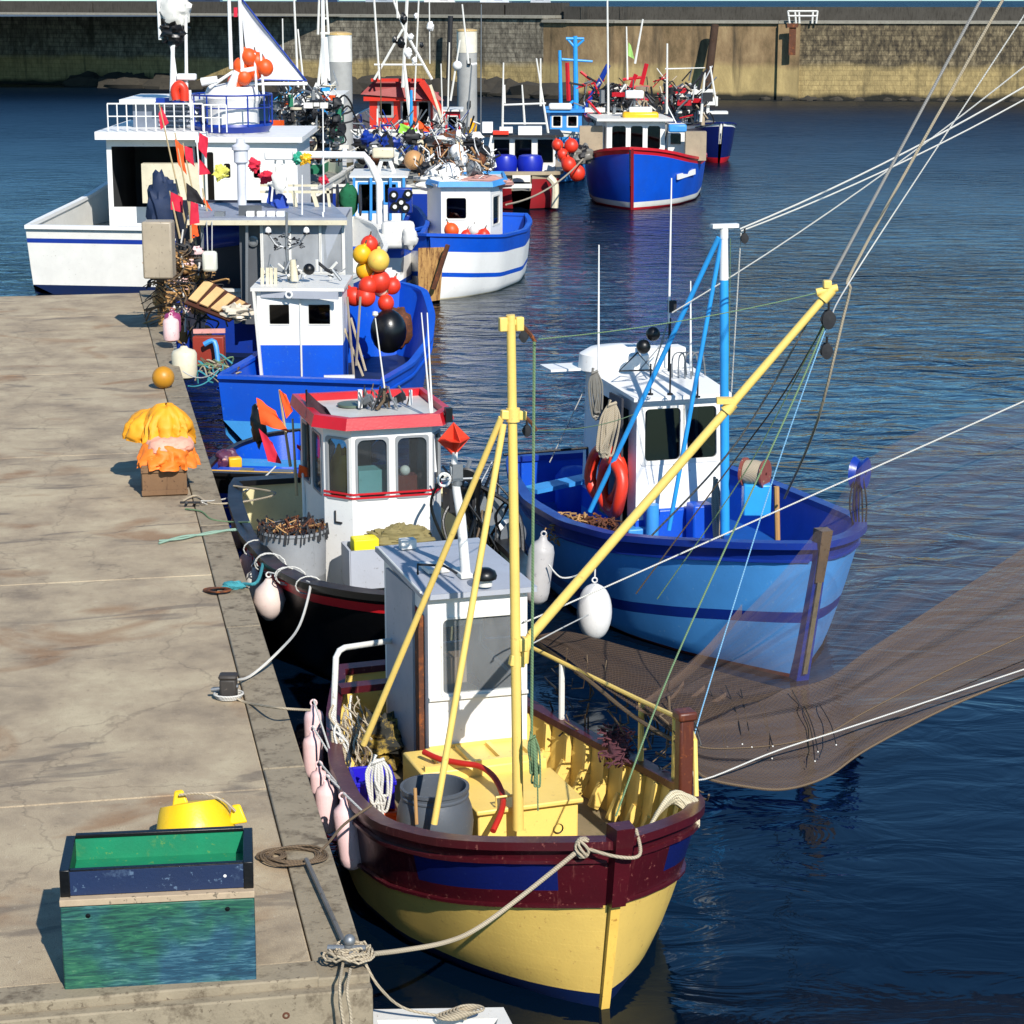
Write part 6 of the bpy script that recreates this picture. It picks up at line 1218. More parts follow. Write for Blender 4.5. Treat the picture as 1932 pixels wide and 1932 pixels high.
for i in range(260):
    a = at(rnd.uniform(672, 890), rnd.uniform(225, 300), Y=rnd.uniform(72, 84)); b_ = a + Vector((rnd.uniform(-.35, .35), rnd.uniform(-.3, .3), rnd.uniform(-.5, .5))); mb.tube([a, b_], rnd.choice((.015, .025, .035)), 5, rnd.choice((0, 0, 1, 1, 2, 2, 5)))
for i in range(120): mb.heap(at(rnd.uniform(672, 900), rnd.uniform(255, 320), Y=rnd.uniform(70, 82)), (rnd.uniform(.08, .28), .2, rnd.uniform(.08, .22)), .9, 9, rnd.choice((0, 0, 1, 2, 4, 5, 6)), seed=i + 200)
Xb = Boat('fishing_boat', 'boat piled with grey and white gear in front of the red wheelhouse', -3.2, 84, 176, group=FLEET)
Xb.hull(13, [(0, .05, .03, 2.2), (.15, 1.6, 1.2, 2.0), (.5, 2.2, 2.0, 1.8), (1, 2.0, 1.8, 1.8)], [('g', 0), ('g', -.25), ('w', .05), ('w', -.35)], [M_WHITE2, M_DBLUE, M_BOOT], rake=.5, deck=1.4, cap=(.14, .08), capmat=M_WHITE2, n=14)
mb.thing('deck_gear', 'jumble of grey and white gear in front of the red wheelhouse', 'fishing gear', [M_DARK, M_STEEL, M_WHITE2, M_GREEN, M_CREAM, M_DBLUE, M_RUST], kind='stuff')

# ---------------------------------------------------------------- big white trawler at far left
Lb = Boat('trawler', 'large white trawler with blue railed bridge deck at the far left', -8.4, 73, 172, cat='trawler', group=FLEET)
Lb.hull(15, [(0, .05, .03, 3.4), (.1, 1.5, .9, 3.2), (.3, 2.7, 2.2, 2.7), (.6, 3.0, 2.8, 2.0), (1, 2.6, 2.4, 1.8)], [('g', 0), ('g', -.3), ('g', -.42), ('w', .25), ('w', -.4)], [M_WHITE2, M_DBLUE, M_WHITE2, M_BOOT], rake=.6, deck=1.2, cap=(.16, .1), capmat=M_WHITE, n=18)
o = Lb.whouse(385, 560, 268, 61.5, 5, 1.2, [M_WHITE, M_INT], ops={0: [(.02, .1, .1, .9), (.2, .28, .62, .78), (.36, .44, .62, .78), (.52, .6, .62, .78)]}, name='deckhouse', roof=((.2, .2), .14, M_WHITE, .02), fw=.04)
Lb.whouse(200, 385, 262, 62.5, 5, 1.2, [M_WHITE, M_INT], ops={0: [(.05, .97, .28, .92, 'open')]}, name='shelter_deck', roof=((.2, .4), .22, M_WHITE, .02))
zr = at(440, 262, Y=61.5).z + .1
Lb.part(MB().box(at(330, 345, Y=61.9), (1.8, .4, 1.1)), 'cream_locker', M_CREAM, world=True)
# bridge deck bulwark: a rounded tub with rails
cb = at(438, 225, Y=63.2); R2 = 1.15
mb = MB(); mb.lathe([(R2 * .9, zr), (R2, zr + .18), (R2 * .98, zr + .25)], (cb.x, 63.2, 0), 28, 0); Lb.part(mb, 'bridge_coaming', M_DBLUE, world=True)
mb = MB(); mb.lathe([(.75, zr), (.75, zr + .75), (.85, zr + .95), (.7, zr + 1.25), (.0, zr + 1.4)], (cb.x + .0, 63.4, 0), 24, 0); brd = Lb.part(mb, 'bridge_dome', M_WHITE, world=True)
rl = MB().tube([(cb.x + R2 * math.cos(t), 63.2 + R2 * math.sin(t), zr + 1.05) for t in [i * PI / 12 for i in range(24)]], .03, 6, closed=True).tube([(cb.x + R2 * math.cos(t), 63.2 + R2 * math.sin(t), zr + .7) for t in [i * PI / 12 for i in range(24)]], .02, 6, closed=True)
rlo = Lb.part(rl, 'guard_rail', M_DBLUE, world=True)
for i in range(12): t = 2 * PI * i / 12; Lb.part(MB().tube([(cb.x + R2 * math.cos(t), 63.2 + R2 * math.sin(t), zr + .2), (cb.x + R2 * math.cos(t), 63.2 + R2 * math.sin(t), zr + 1.05)], .025, 6), 'stanchion', M_DBLUE, rlo, world=True)
Lb.whouse(250, 378, 195, 64, 3, zr, [paint('slate_slats', '#6e7684', amt=.3), M_INT], name='upper_cabin', roof=((.3, .3), .12, M_WHITE, .02))
for i in range(5): Lb.part(MB().bar(at(300, 200 + 9 * i, Y=63.95), at(376, 202 + 9 * i, Y=63.95), .05), 'cabin_slat', M_GREYW, world=True)
Lb.part(MB().box(at(325, 190, Y=63.6), (.9, .3, .16)), 'blue_awning', M_DBLUE, world=True)
for (xa, ya1, xb, yb1, r_) in ((324, 190, 326, 88, .07), (336, 190, 324, 88, .06), (326, 90, 302, 0, .05), (326, 90, 352, 30, .05), (352, 180, 350, 0, .05), (302, 75, 298, 0, .05), (436, 130, 432, 0, .06), (458, 150, 452, 0, .06), (425, 190, 448, 135, .14), (455, 135, 480, 130, .08), (330, 170, 372, 215, .03), (372, 380, 358, 170, .05), (466, 400, 456, 240, .05), (485, 190, 480, 100, .04), (498, 190, 492, 100, .04), (395, 165, 440, 135, .05), (380, 155, 410, 150, .12)):
    Lb.part(MB().tube([at(xa, ya1, Y=62.8), at(xb, yb1, Y=62.8)], [r_, r_ * .85], 8), 'mast' if r_ > .055 else 'whip_antenna', M_WHITE, world=True)
Lb.part(MB().heap(at(330, 15, Y=62.9), (.42, .3, .55), .35, 20, seed=3, fr=5), 'furled_canvas', M_WHITE2, world=True); Lb.part(MB().heap(at(327, 58, Y=62.9), (.35, .3, .35), .5, 20, seed=4, fr=5), 'black_lamps', M_BLACK, world=True)
Lb.part(MB().box(at(352, 145, Y=62.8), (.55, .3, .18)), 'radar_scanner', M_WHITE, world=True, bevel=.04)
MB().tube(spline([at(333, 188, Y=62.6), at(330, 170, Y=62.6), at(338, 160, Y=62.6), at(347, 168, Y=62.6), at(348, 190, Y=62.6)], 5), .13, 10).thing('life_ring', 'orange red life ring on the upper rail of the big white trawler', 'life ring', M_REDB)
for i in range(7):
    px, py = ((455, 125), (470, 108), (485, 115), (500, 128), (480, 135), (460, 145), (445, 152))[i]
    buoy(at(px, py, Y=63 - .1 * (i % 2)), .24, M_ORANGE, ['orange float at the left of the upper bundle', 'topmost orange float under the white sail', 'orange float right of the topmost one', 'rightmost orange float of the bundle', 'orange float in the heart of the bundle', 'lower orange float in front of the davit', 'lowest orange float beside the white davit'][i] + ' on the big trawler', 'orange floats under the white sail')
zd = at(440, 262, Y=61.5).z + .16
for x0_, x1_, Yq in ((386, 556, 61.5), (205, 384, 62.2)):
    a_, b_ = at(x0_, 262, Y=Yq), at(x1_, 262, Y=Yq); a_.z = b_.z = zd + .02; n_ = int((x1_ - x0_) / 17)
    if x0_ > 300: b_ = a_.lerp(b_, .25); n_ = 3
    rr0 = Lb.part(MB().tube([a_ + Vector((0, 0, .75)), b_ + Vector((0, 0, .75))], .025, 6).tube([a_ + Vector((0, 0, .4)), b_ + Vector((0, 0, .4))], .018, 6), 'guard_rail', M_WHITE, world=True)
    for k in range(n_ + 1): p = a_.lerp(b_, k / n_); Lb.part(MB().tube([p, p + Vector((0, 0, .75))], .02, 6), 'stanchion', M_WHITE, rr0, world=True)
# steadying sail with blue edges
sl = empty('steadying_sail', at(470, 150, Y=66), 'white triangular steadying sail with blue edges at top left', 'sail')
a, b_, c_ = at(449, -6, Y=66), at(470, 150, Y=66), at(577, 152, Y=66.8)
def tri(P, n=14, th=.006, belly=.15):
    rows = [[], []]; mb = MB()
    for k in (0, 1):
        g = []
        for i in range(n + 1):
            r = []
            for j in range(n + 1):
                u = i / n; v = j / n; q = P[0].lerp(P[1].lerp(P[2], v), u); r.append(q + Vector((0, belly * math.sin(PI * u) * math.sin(PI * v) + th * k, 0)))
            g.append(r)
        mb.grid(g)
    return mb
a2 = at(452, -6, Y=66)
tri([a2, b_, c_]).build('canvas', paint('sail_cloth', '#d6d4d6', amt=.15, rough=.8, streak=False), sl, world=True)
MB().bar(a2, c_, .18, .03).bar(b_, c_, .16, .03).build('blue_edge', paint('blue_cloth', '#1c3f9c'), sl, world=True)
Lb.part(MB().tube([at(470, 158, Y=66.2), at(580, 158, Y=66.4)], .05, 8), 'sail_boom', M_WHITE, world=True)
cloth([at(441, 14, Y=62.7), at(448, 14, Y=62.7), at(448, 32, Y=62.7), at(441, 32, Y=62.7)], 4, .1).thing('courtesy_flag', 'small red and white flag high on a white mast at top left', 'flag', [M_FABR])

# dan buoys with flags standing at the left, near boat E
M_POLE = paint('bamboo', '#b8a27a', amt=.3)
def dan(x0, y0, x1, y1, Y, flags, label, pm=None):
    rt = empty('flag_pole', at(x0, y0, Y=Y), label, 'marker flag', 'marker flags at the left')
    MB().tube([at(x0, y0, Y=Y), at(x1, y1, Y=Y)], [.025, .015], 6).build('pole', pm or M_POLE, rt, world=True)
    for (P, m_, sd) in flags: cloth([at(px, py, Y=Y - .03 + dz) for px, py, dz in P], 8, .12, sd).build('flag', m_, rt, world=True)
dan(352, 430, 300, 195, 50, [(((303, 245, 0), (318, 232, .1), (305, 200, .05), (299, 215, 0)), M_FABR, 1)], 'leaning pole with a red flag beside the blue awning, upper left')
dan(372, 470, 330, 250, 48, [(((336, 310, 0), (352, 330, .1), (345, 275, .1), (330, 262, 0)), M_FABO, 2)], 'long pole with an orange flag in front of the black shelter opening')
dan(380, 440, 345, 270, 49, [(((350, 300, 0), (368, 315, .1), (362, 280, .1), (348, 275, 0)), M_FABR, 3)], 'pole with a crimson flag right of the orange one')
dan(385, 440, 370, 250, 49.5, [(((374, 280, 0), (390, 300, .1), (392, 260, .1), (376, 250, 0)), M_FABR, 4)], 'white pole with a pink red flag against the white deckhouse', M_WHITE)
dan(392, 420, 374, 300, 49.5, [(((376, 330, 0), (398, 328, .1), (384, 308, .1), (376, 300, 0)), M_FABR, 5)], 'short white pole with a small red flag lower down', M_WHITE)
dan(365, 480, 352, 345, 46.5, [(((352, 378, 0), (388, 388, .1), (372, 360, .1), (352, 345, 0)), M_FABK, 6)], 'pole with a black flag at the corner of the grey roof')
dan(362, 500, 358, 380, 45.5, [(((358, 425, 0), (376, 420, .1), (374, 385, .1), (360, 380, 0)), M_FABR, 7), (((362, 450, 0), (375, 445, .1), (372, 425, .1), (362, 422, 0)), M_FABO, 8)], 'pole with dark red and orange flags below the black flag')
dan(340, 450, 320, 360, 47, [(((322, 395, 0), (346, 402, .1), (344, 372, .1), (322, 362, 0)), M_FABR, 9)], 'pole with a square red flag at the far left above the pier')
dan(395, 420, 382, 355, 48.5, [(((384, 385, 0), (402, 400, .1), (390, 380, .1), (384, 372, 0)), M_FABO, 10)], 'small orange pennant beside the black flag')
# coloured rags and small flags above the grey roof
for i, (px, py, s_, m_, lab) in enumerate(((417, 325, .25, paint('pale_yellow_float', '#d6d060'), 'pale yellow rag left of the funnel'), (480, 312, .2, M_FABR, 'red rag right of the funnel cap'), (502, 335, .22, M_FABR, 'bright red rag under the radar scanner'), (575, 300, .2, M_YELB, 'yellow rag by the white gantry end'), (562, 298, .2, paint('teal_green', '#2aa080'), 'teal rag by the white gantry end'), (611, 340, .16, M_FABR, 'red float on the rear roof frame'))):
    MB().heap(at(px, py, Y=50), (s_ * .6, .08, s_ * .55), .7, 26, wr=.3, seed=90 + i, fr=2.2).thing('cloth_rag', lab, 'rag', m_)
# tyres, dark drum at far left edge under the flags
MB().heap(at(308, 395, Y=52), (.35, .3, .75), .4, 18, seed=12, fr=4).thing('dark_tarpaulin', 'dark blue bundled tarpaulin at the far left below the red flag', 'tarpaulin', paint('tarp_navy', '#1a2c4c', amt=.5, rough=.7, streak=False))
mb = MB().box(at(300, 470, Y=44), (.6, .5, 1.15), 0, 0); mb.thing('electric_cabinet', 'beige weathered cabinet with a dark socket at the far left of the pier', 'cabinet', paint('beige_cabinet', '#a89a84', amt=.5, dirt='#5a5044'), bevel=.04)
mb = MB(); rnd = random.Random(51)
for i in range(40): mb.heap(at(rnd.uniform(302, 385), rnd.uniform(470, 640), Y=45.5), (rnd.uniform(.08, .22), .12, rnd.uniform(.08, .25)), .6, 8, rnd.choice((0, 1, 2, 3, 4)), seed=i + 300)
for i in range(30): a = at(rnd.uniform(330, 385), rnd.uniform(440, 640), Y=45.2); mb.tube([a, a + Vector((rnd.uniform(-.2, .2), 0, rnd.uniform(-.5, .5)))], .02, 5, rnd.choice((0, 1, 2)))
tangle(mb, at(350, 600, Y=45.4), (.5, .3, 1.5), 160, (.01, .02), (0, 1, 3), 5, .2)
mb.thing('gear_pile', 'jumble of dark nets, tan rope and pink floats piled at the left beside the pallet', 'fishing gear', [M_DARK, M_ROPEB, M_WBUOY, M_WOOD, M_PINK], kind='stuff')
gD = 'fenders at the left side of the cobalt boat'
fender(at(325, 588, Y=44.0), (.45, .17), 'purple pink fender at the left of the cobalt boat, upper one', [paint('magenta_plastic', '#9a3a6a', amt=.3, streak=False)], gD)
fender(at(322, 598, Y=42.4), (.5, .16), 'faded pink fender at the pier edge below the purple one', [M_PINK], gD)
fender(at(347, 655, Y=40.6), (.62, .24), 'cream white rounded fender with navy top between pier and cobalt boat', [paint('cream_fender', '#ddd4b8', amt=.3, dirt='#a8a080', streak=False), M_NAVY], gD, pear=False)
# ================================================================ THINGS ABOARD AND AROUND THE YELLOW BOAT
q = A.L(820, 1478, z=1.16); bc = A.W(q.x, q.y, 0)
bar = empty('plastic_barrel', (bc.x, bc.y, .44), 'open grey plastic barrel with a ribbed rim standing on the foredeck of the yellow boat', 'barrel')
MB().lathe([(0, 0), (.27, 0), (.3, .03), (.335, .25), (.345, .38), (.33, .5), (.3, .585), (.295, .6), (.305, .61), (.305, .625), (.293, .635), (.293, .66), (.308, .67), (.308, .7), (.28, .7), (.275, .6), (.3, .3), (.24, .05), (0, .05)], (0, 0, 0), 40).build('drum', paint('barrel_grey', '#50565e', amt=.25, dirt='#6e747a', rough=.5, streak=False), bar)
MB().tube([at(786, 1555, Y=bc.y - .37), at(783, 1487, Y=bc.y - .33)], .016, 8).thing('wooden_stick', 'short wooden stick leaning on the front of the grey barrel', 'stick', M_WOOD)
def crate(cx, cy, z, w_, d_, h_, rz, mat, label, t=.02, name='fish_crate', inner=None, world_c=None):
    rt = empty(name, (cx, cy, z), label, 'crate', None, rz); mb = MB()
    for sx in (-1, 1): mb.box((sx * (w_ / 2 - t / 2), 0, h_ / 2), (t, d_, h_))
    for sy in (-1, 1): mb.box((0, sy * (d_ / 2 - t / 2), h_ / 2), (w_ - 2 * t, t, h_))
    mb.build('sides', mat, rt, bevel=.006)
    MB().box((0, 0, t / 2 + .004), (w_ - 2 * t - .002, d_ - 2 * t - .002, t)).build('base', inner or mat, rt)
    mb = MB()
    for sx in (-1, 1): mb.box((sx * (w_ / 2 + .004), 0, h_ - .02), (.025, d_ + .03, .04))
    for sy in (-1, 1): mb.box((0, sy * (d_ / 2 + .004), h_ - .02), (w_ - .02, .025, .04))
    mb.build('rim', mat, rt, bevel=.006)
    return rt
q = A.L(706, 1490, z=.9); pcr = A.W(q.x, q.y, 0)
crate(pcr.x, pcr.y, .55, .36, .4, .2, .2, M_ORANGE, 'orange slatted fish crate under the blue one on the yellow boat'); crate(pcr.x - .02, pcr.y + .06, .76, .36, .42, .27, .18, paint('violet_blue_plastic', '#2418b8', amt=.2, dirt='#5a58c0', rough=.4, streak=False), 'violet blue fish crate stacked on the orange one beside the barrel')
Yc = pcr.y - .28
hank((at(714, 1432, Y=Yc), at(722, 1515, Y=Yc - .05), Vector((.13, .0, 0))), 9, .013, M_ROPEW, 'rope_coil', 'off white rope coil hung over the blue and orange crates', seed=7, wob=.05)
# tangled lines on the port rail
mb = MB(); rnd = random.Random(9)
for i in range(34):
    x0 = rnd.uniform(625, 680); y0_ = rnd.uniform(1310, 1400); Yq = 19.9 - (y0_ - 1310) * .004
    P = [at(x0, y0_, Y=Yq), at(x0 + rnd.uniform(-12, 30), y0_ + rnd.uniform(20, 50), Y=Yq - .1), at(x0 + rnd.uniform(-5, 40), y0_ + rnd.uniform(50, 95), Y=Yq - .2)]
    mb.tube(spline(P, 5), rnd.choice((.007, .01, .013)), 5, rnd.choice((0, 0, 1, 2)))
mb.thing('rope_tangle', 'tangle of thin brown and cream lines at the foot of the white pipe arch', 'rope', [M_ROPE, M_ROPEB, M_ROPEW])
mb = MB().heap(at(715, 1395, Y=20.6), (.3, .3, .22), .7, 20, 0, seed=3, fr=5)
mb.thing('gear_heap', 'dark and yellow gear heap between the left rail and wheelhouse of the yellow boat', 'fishing gear', paint('dark_gear_yellow', '#2a2a24', amt=.8, dirt='#c0a040', rough=.8, streak=False))
# red hose
pts = [(800, 1419, 1.06), (830, 1432, 1.05), (870, 1440, 1.05), (905, 1446, 1.05), (932, 1466, 1.02), (948, 1500, .94), (946, 1530, .9), (930, 1568, .8)]
MB().tube(spline([A.W(*A.L(a, b_, z=z_)) for a, b_, z_ in pts], 6), .028, 10).thing('red_hose', 'thick red rubber hose curving over the yellow deck casing', 'hose', paint('hose_red', '#b8200f', amt=.15, rough=.5, streak=False))
# green hank beside the mast
Ym = A.W(*AM(1005, 1400, 1.9)).y
hank((at(1005, 1388, Y=Ym), at(1010, 1465, Y=Ym), Vector((.055, .0, 0))), 9, .01, M_ROPEG, 'rope_hank', 'small green rope hank hung beside the yellow mast', seed=5, wob=.03)
MB().tube([at(1008, 645, Y=18.0), at(1003, 1392, Y=Ym)], .014, 6).thing('hoist_line', 'taut dark green hoist line running down beside the yellow mast', 'rope', M_ROPEG)
MB().tube([at(1014, 1455, Y=Ym - .02), at(1015, 1530, Y=Ym - .05)], .007, 5).thing('loose_end', 'loose green rope end dangling below the green hank', 'rope', M_ROPEG)
# cream rope bundle over the starboard rail
mb = MB(); rnd = random.Random(4); g0 = A.W(*A.gun(.15, 1))
for i in range(30):
    t = i / 29; s0 = at(1228 + 10 * t, 1556 - 22 * t, Y=g0.y - .32 + .3 * t); e0 = at(1306 + rnd.uniform(-4, 8), 1506 + 36 * t + rnd.uniform(-3, 3), Y=g0.y - .22 + .2 * (1 - t))
    mid = (s0 + e0) / 2 + Vector((0, -.05, .13 + .06 * rnd.random())); mb.tube(spline([s0, mid, e0, e0 + Vector((.02, -.04, -.05 - .06 * rnd.random()))], 5), .015, 6)
mb.thing('rope_bundle', 'cream rope bundle draped over the right rail of the yellow boat', 'rope', rope_mat('rope_cream', '#cfc3a4'))
# fenders of A
gA = 'pink fenders between the yellow boat and the pier'
for (x0, y0, Y, L_, r_, lab) in ((592, 1335, 20.3, .52, .1, 'furthest pink fender beside the yellow boat, just below the bollard rope'), (590, 1385, 19.8, .45, .1, 'scuffed pink fender joined below the furthest one'), (602, 1452, 19.1, .3, .085, 'short pink fender in the middle of the row'), (616, 1478, 18.6, .48, .105, 'pink and white fender above the nearest one')):
    fender(at(x0, y0, Y=Y), (L_, r_), lab, [M_PINK], gA, A.W(*A.gun(.62, -1)) if Y > 19.5 else A.W(*A.gun(.45, -1)))
fender(at(648, 1512, Y=17.95), (.64, .11), 'nearest and longest pink white fender at the shoulder of the yellow bow', [M_PINK], gA, A.W(*A.gun(.3, -1)), tilt=-.12)
# bow rope round the stem head
P = [A.W(*v) for v in (A.gun(.02, -1, 0, .04) + Vector((-.25, -.02, 0)), Vector((-.1, -.42, 1.5)), Vector((.12, -.42, 1.46)), A.gun(.02, 1, 0, .06))]
kn = A.W(-.26, -.22, 1.5)
mb = MB().tube(spline([kn, A.W(-.05, -.42, 1.47), A.W(.14, -.42, 1.46), A.W(.2, -.2, 1.58)], 6), .014, 8)
for k_ in range(7): mb.tube([kn + Matrix.Rotation(k_ * .5, 3, 'Z') @ Vector((.055 * math.cos(t), .03 * math.sin(2 * t + k_), .075 * math.sin(t))) for t in [j_ * PI / 8 for j_ in range(16)]], .012, 6, closed=True)
mb.tube(spline([kn, at(985, 1690, Y=15.75), at(900, 1752, Y=15.5), at(840, 1778, Y=15.2), at(760, 1793, Y=14.9), at(692, 1801, z=1.2)], 8), .019, 8)
mb.thing('mooring_rope', 'pale mooring rope sagging from the stem head of the yellow boat to the pier corner', 'mooring rope', M_ROPE)

# ================================================================ THINGS ON THE PIER
R_Z = PZ + .0
# near bins
a_ = at(484, 1852, z=PZ); b0 = at(297, 1862, z=PZ); dirx = (a_ - b0).normalized(); ang = math.atan2(dirx.y, dirx.x)
M_BRUSH = None
def brush_mat():
    m, nt, p = base_mat('brushed_green'); tc = nt.nodes.new('ShaderNodeTexCoord'); mp = nt.nodes.new('ShaderNodeMapping'); mp.inputs['Scale'].default_value = (1.6, 1.6, 15); mp.inputs['Rotation'].default_value = (0, .25, 0)
    nt.links.new(tc.outputs['Object'], mp.inputs[0]); n = node(nt, 'ShaderNodeTexNoise', Scale=2.2, Detail=9, Roughness=.7, Distortion=1.6); nt.links.new(mp.outputs[0], n.inputs[0])
    n2 = node(nt, 'ShaderNodeTexNoise', Scale=2.0, Detail=3); nt.links.new(tc.outputs['Object'], n2.inputs[0])
    g = ramp(nt, n.outputs[0], [(.3, c('#0a2428')), (.45, c('#14483e')), (.6, c('#2c6a4c')), (.76, c('#7f9478'))]); b_ = ramp(nt, n.outputs[0], [(.3, c('#0c2138')), (.5, c('#17465a')), (.75, c('#5c8a94'))])
    nt.links.new(mix(nt, ramp(nt, n2.outputs[0], [(.42, G1(0)), (.6, G1(1))]), g, b_), p.inputs['Base Color']); p.inputs['Roughness'].default_value = .6; return m
M_BRUSH = brush_mat()
def onface(mb): return mb
ux = Vector((dirx.x, dirx.y, 0)).normalized(); uy = Vector((-ux.y, ux.x, 0))
base = Vector((a_.x, a_.y, PZ)) + uy * .0
Wd, Dp, Ht = 1.35, .66, .64
bin1 = empty('large_bin', base - ux * Wd / 2 + uy * Dp / 2, 'large bin with scratched green and blue front panel standing at the end of the pier', 'bin', None, ang)
MB().box((0, 0, Ht / 2), (Wd, Dp, Ht)).build('front_panel', M_BRUSH, bin1, bevel=.01)
M_BEIGE = paint('scribbled_beige', '#b5a084', amt=.5, dirt='#4a4438', rough=.85, streak=False, sc=6)
MB().box((0, 0, Ht + .03), (Wd + .01, Dp + .01, .05)).build('lid_board', M_BEIGE, bin1, bevel=.006)
for x_ in (-.5, .5): MB().lathe([(.018, 0), (.0, .002)], (x_ * Wd * .72, -Dp / 2 - .003, Ht - .07), 10, 0, Matrix.Rotation(PI / 2, 3, 'X')).build('rivet_hole', M_BLACK, bin1)
tb = base - ux * Wd / 2 + uy * (Dp / 2 + .05); w2, d2, h2, t2 = Wd + .0, .64, .19, .05
bin2 = empty('open_crate', (tb.x, tb.y, PZ + Ht + .056), 'open black rimmed crate, green inside and navy in front, on top of the large bin', 'crate', None, ang)
MB().box((0, -d2 / 2 + t2 / 2, h2 / 2), (w2, t2, h2)).build('front_side', paint('scratched_navy', '#16294c', amt=.5, dirt='#5a7088', rough=.5, streak=False), bin2, bevel=.008)
MB().box((0, d2 / 2 - t2 / 2, h2 / 2), (w2, t2, h2)).box((0, 0, .015), (w2 - .1, d2 - 2 * t2 - .002, .03)).build('green_inside', paint('scratched_green', '#128058', amt=.5, dirt='#5a8a48', rough=.55, streak=False, sc=5), bin2)
mb = MB()
for sx in (-1, 1): mb.box((sx * (w2 / 2 - .035), 0, h2 / 2 + .003), (.07, d2 + .02, h2 + .012))
mb.box((0, d2 / 2 - .02, h2 + .015), (w2 - .14, .05, .03)).box((0, -d2 / 2 + .02, h2 - .0), (w2 - .14, .048, .012)); mb.build('black_rim', M_BLACK, bin2, bevel=.008)
MB().lathe([(.012, 0), (.0, .003)], (w2 / 2 - .2, -d2 / 2 - .003, .1), 8, 0, Matrix.Rotation(PI / 2, 3, 'X')).build('stud', M_WHITE, bin2)
# yellow bucket on its side behind
bkc = at(372, 1578, z=PZ + .12)
bk = empty('yellow_bucket', (bkc.x, bkc.y, PZ), 'yellow plastic bucket with two lugs and a rope handle behind the open crate', 'bucket')
R = Matrix.Rotation(-.16, 3, 'Y') @ Matrix.Rotation(-.35, 3, 'X')
MB().lathe([(.0, .0), (.34, 0), (.35, .02), (.34, .05), (.325, .1), (.33, .12), (.31, .2), (.285, .3), (.26, .36), (0, .38)], (0, 0, .03), 36, 0, R).build('body', paint('bucket_yellow', '#f2c410', amt=.12, dirt='#c89a20', rough=.4, streak=False), bk)
for px, py in ((338, 1500), (446, 1527)):
    p = at(px, py, Y=bkc.y + .05) - Vector((bkc.x, bkc.y, PZ)); MB().hexa([p + R @ Vector(v) for v in ((-.08, -.015, -.12), (.08, -.015, -.12), (.08, .015, -.12), (-.08, .015, -.12), (-.035, -.015, .04), (.035, -.015, .04), (.035, .015, .04), (-.035, .015, .04))]).build('lug', paint('bucket_yellow', '#f2c410'), bk, bevel=.015)
MB().tube(spline([at(338, 1500, Y=bkc.y), at(380, 1497, Y=bkc.y - .02), at(420, 1510, Y=bkc.y - .02), at(444, 1530, Y=bkc.y)], 6), .011, 8).build('handle', M_ROPE, bk, world=True)
# bollard with turns
bl = at(432, 1318, z=PZ)
bo_ = empty('bollard', bl, 'small dark square iron bollard with rope turns round its foot on the pier', 'bollard')
MB().box((0, 0, .11), (.17, .14, .22)).box((0, 0, .235), (.19, .16, .05)).build('post', paint('iron_brown', '#38332e', amt=.4, dirt='#6d625a', rough=.6, streak=False), bo_, bevel=.03)
MB().tube([(-.17, -.02, .1), (.1, -.03, .14)], .02, 8).build('cross_pin', M_STEEL, bo_)
mb = MB()
for k in range(3): mb.tube([Vector((.12 * math.cos(t) * (1 + .1 * k), .1 * math.sin(t) * (1 + .1 * k) - .01, .02 + .018 * k)) for t in [i * PI / 10 for i in range(20)]], .011, 6, closed=True)
mb.build('rope_turns', M_ROPEW, bo_)
MB().tube(spline([bl + Vector((.1, -.1, .03)), at(470, 1327, z=PZ + .02), at(530, 1336, z=PZ + .22), at(585, 1340, Y=20.0)], 6), .013, 6).thing('mooring_rope', 'thin mooring rope from the bollard to the furthest pink fender', 'mooring rope', M_ROPE)
MB().tube(spline([B.W(*B.gun(.2, -1, 0, .04)), at(585, 1110, Y=24.0), at(565, 1180, Y=23.2), at(530, 1225, z=PZ + .2), at(470, 1277, z=PZ + .05), bl + Vector((0, 0, .2))], 6), .015, 6).thing('mooring_rope', 'cream mooring rope curling from the red striped rail of the black boat to the bollard', 'mooring rope', M_ROPEW)
# corner cleat, rope heap, hanging ends, bar
cc_ = at(660, 1815, z=PZ + .03)
cl_ = empty('mooring_cleat', (cc_.x, cc_.y, PZ + .03), 'galvanised cleat buried in rope turns on the near corner of the pier', 'cleat')
MB().tube([(-.02, 0, 0), (.0, .0, .16)], .035, 12).tube([(.0, .0, .0), (.03, -.06, .1)], .03, 10).ball((0, 0, .17), .045).tube([(-.16, .03, .1), (.12, -.02, .12)], .022, 8).build('horn', M_STEEL, cl_)
mb = MB(); rnd = random.Random(12)
for i in range(16):
    r_ = rnd.uniform(.07, .16); cx0, cy0 = rnd.uniform(-.05, .06), rnd.uniform(-.05, .05); tilt = rnd.uniform(-.4, .4)
    pts = [cc_ + Vector((cx0 + r_ * math.cos(t), cy0 + r_ * .8 * math.sin(t), .03 + .05 * rnd.random() + tilt * r_ * math.cos(t + 1) * .5 + .03)) for t in [k * PI / 9 for k in range(18)]]
    mb.tube(pts, .0095, 6, closed=True)
mb.thing('rope_coil', 'messy cream rope coil wound round the cleat on the near pier corner', 'rope', M_ROPE)
fx = PL(0, -.14, 0)
for i, (px, py0, py1) in enumerate(((641, 1828, 1935), (655, 1840, 1940))):
    MB().tube(spline([at(px + 6, py0 - 12, z=PZ + .08), at(px, py0 + 30, Y=14.12), at(px + 2 + 4 * i, py0 + 70, Y=14.1), at(px + 8, py1, Y=14.08)], 6), .011, 6).thing('rope_end', ['left', 'right'][i] + ' one of two rope ends hanging down the front of the pier corner', 'rope', M_ROPE)
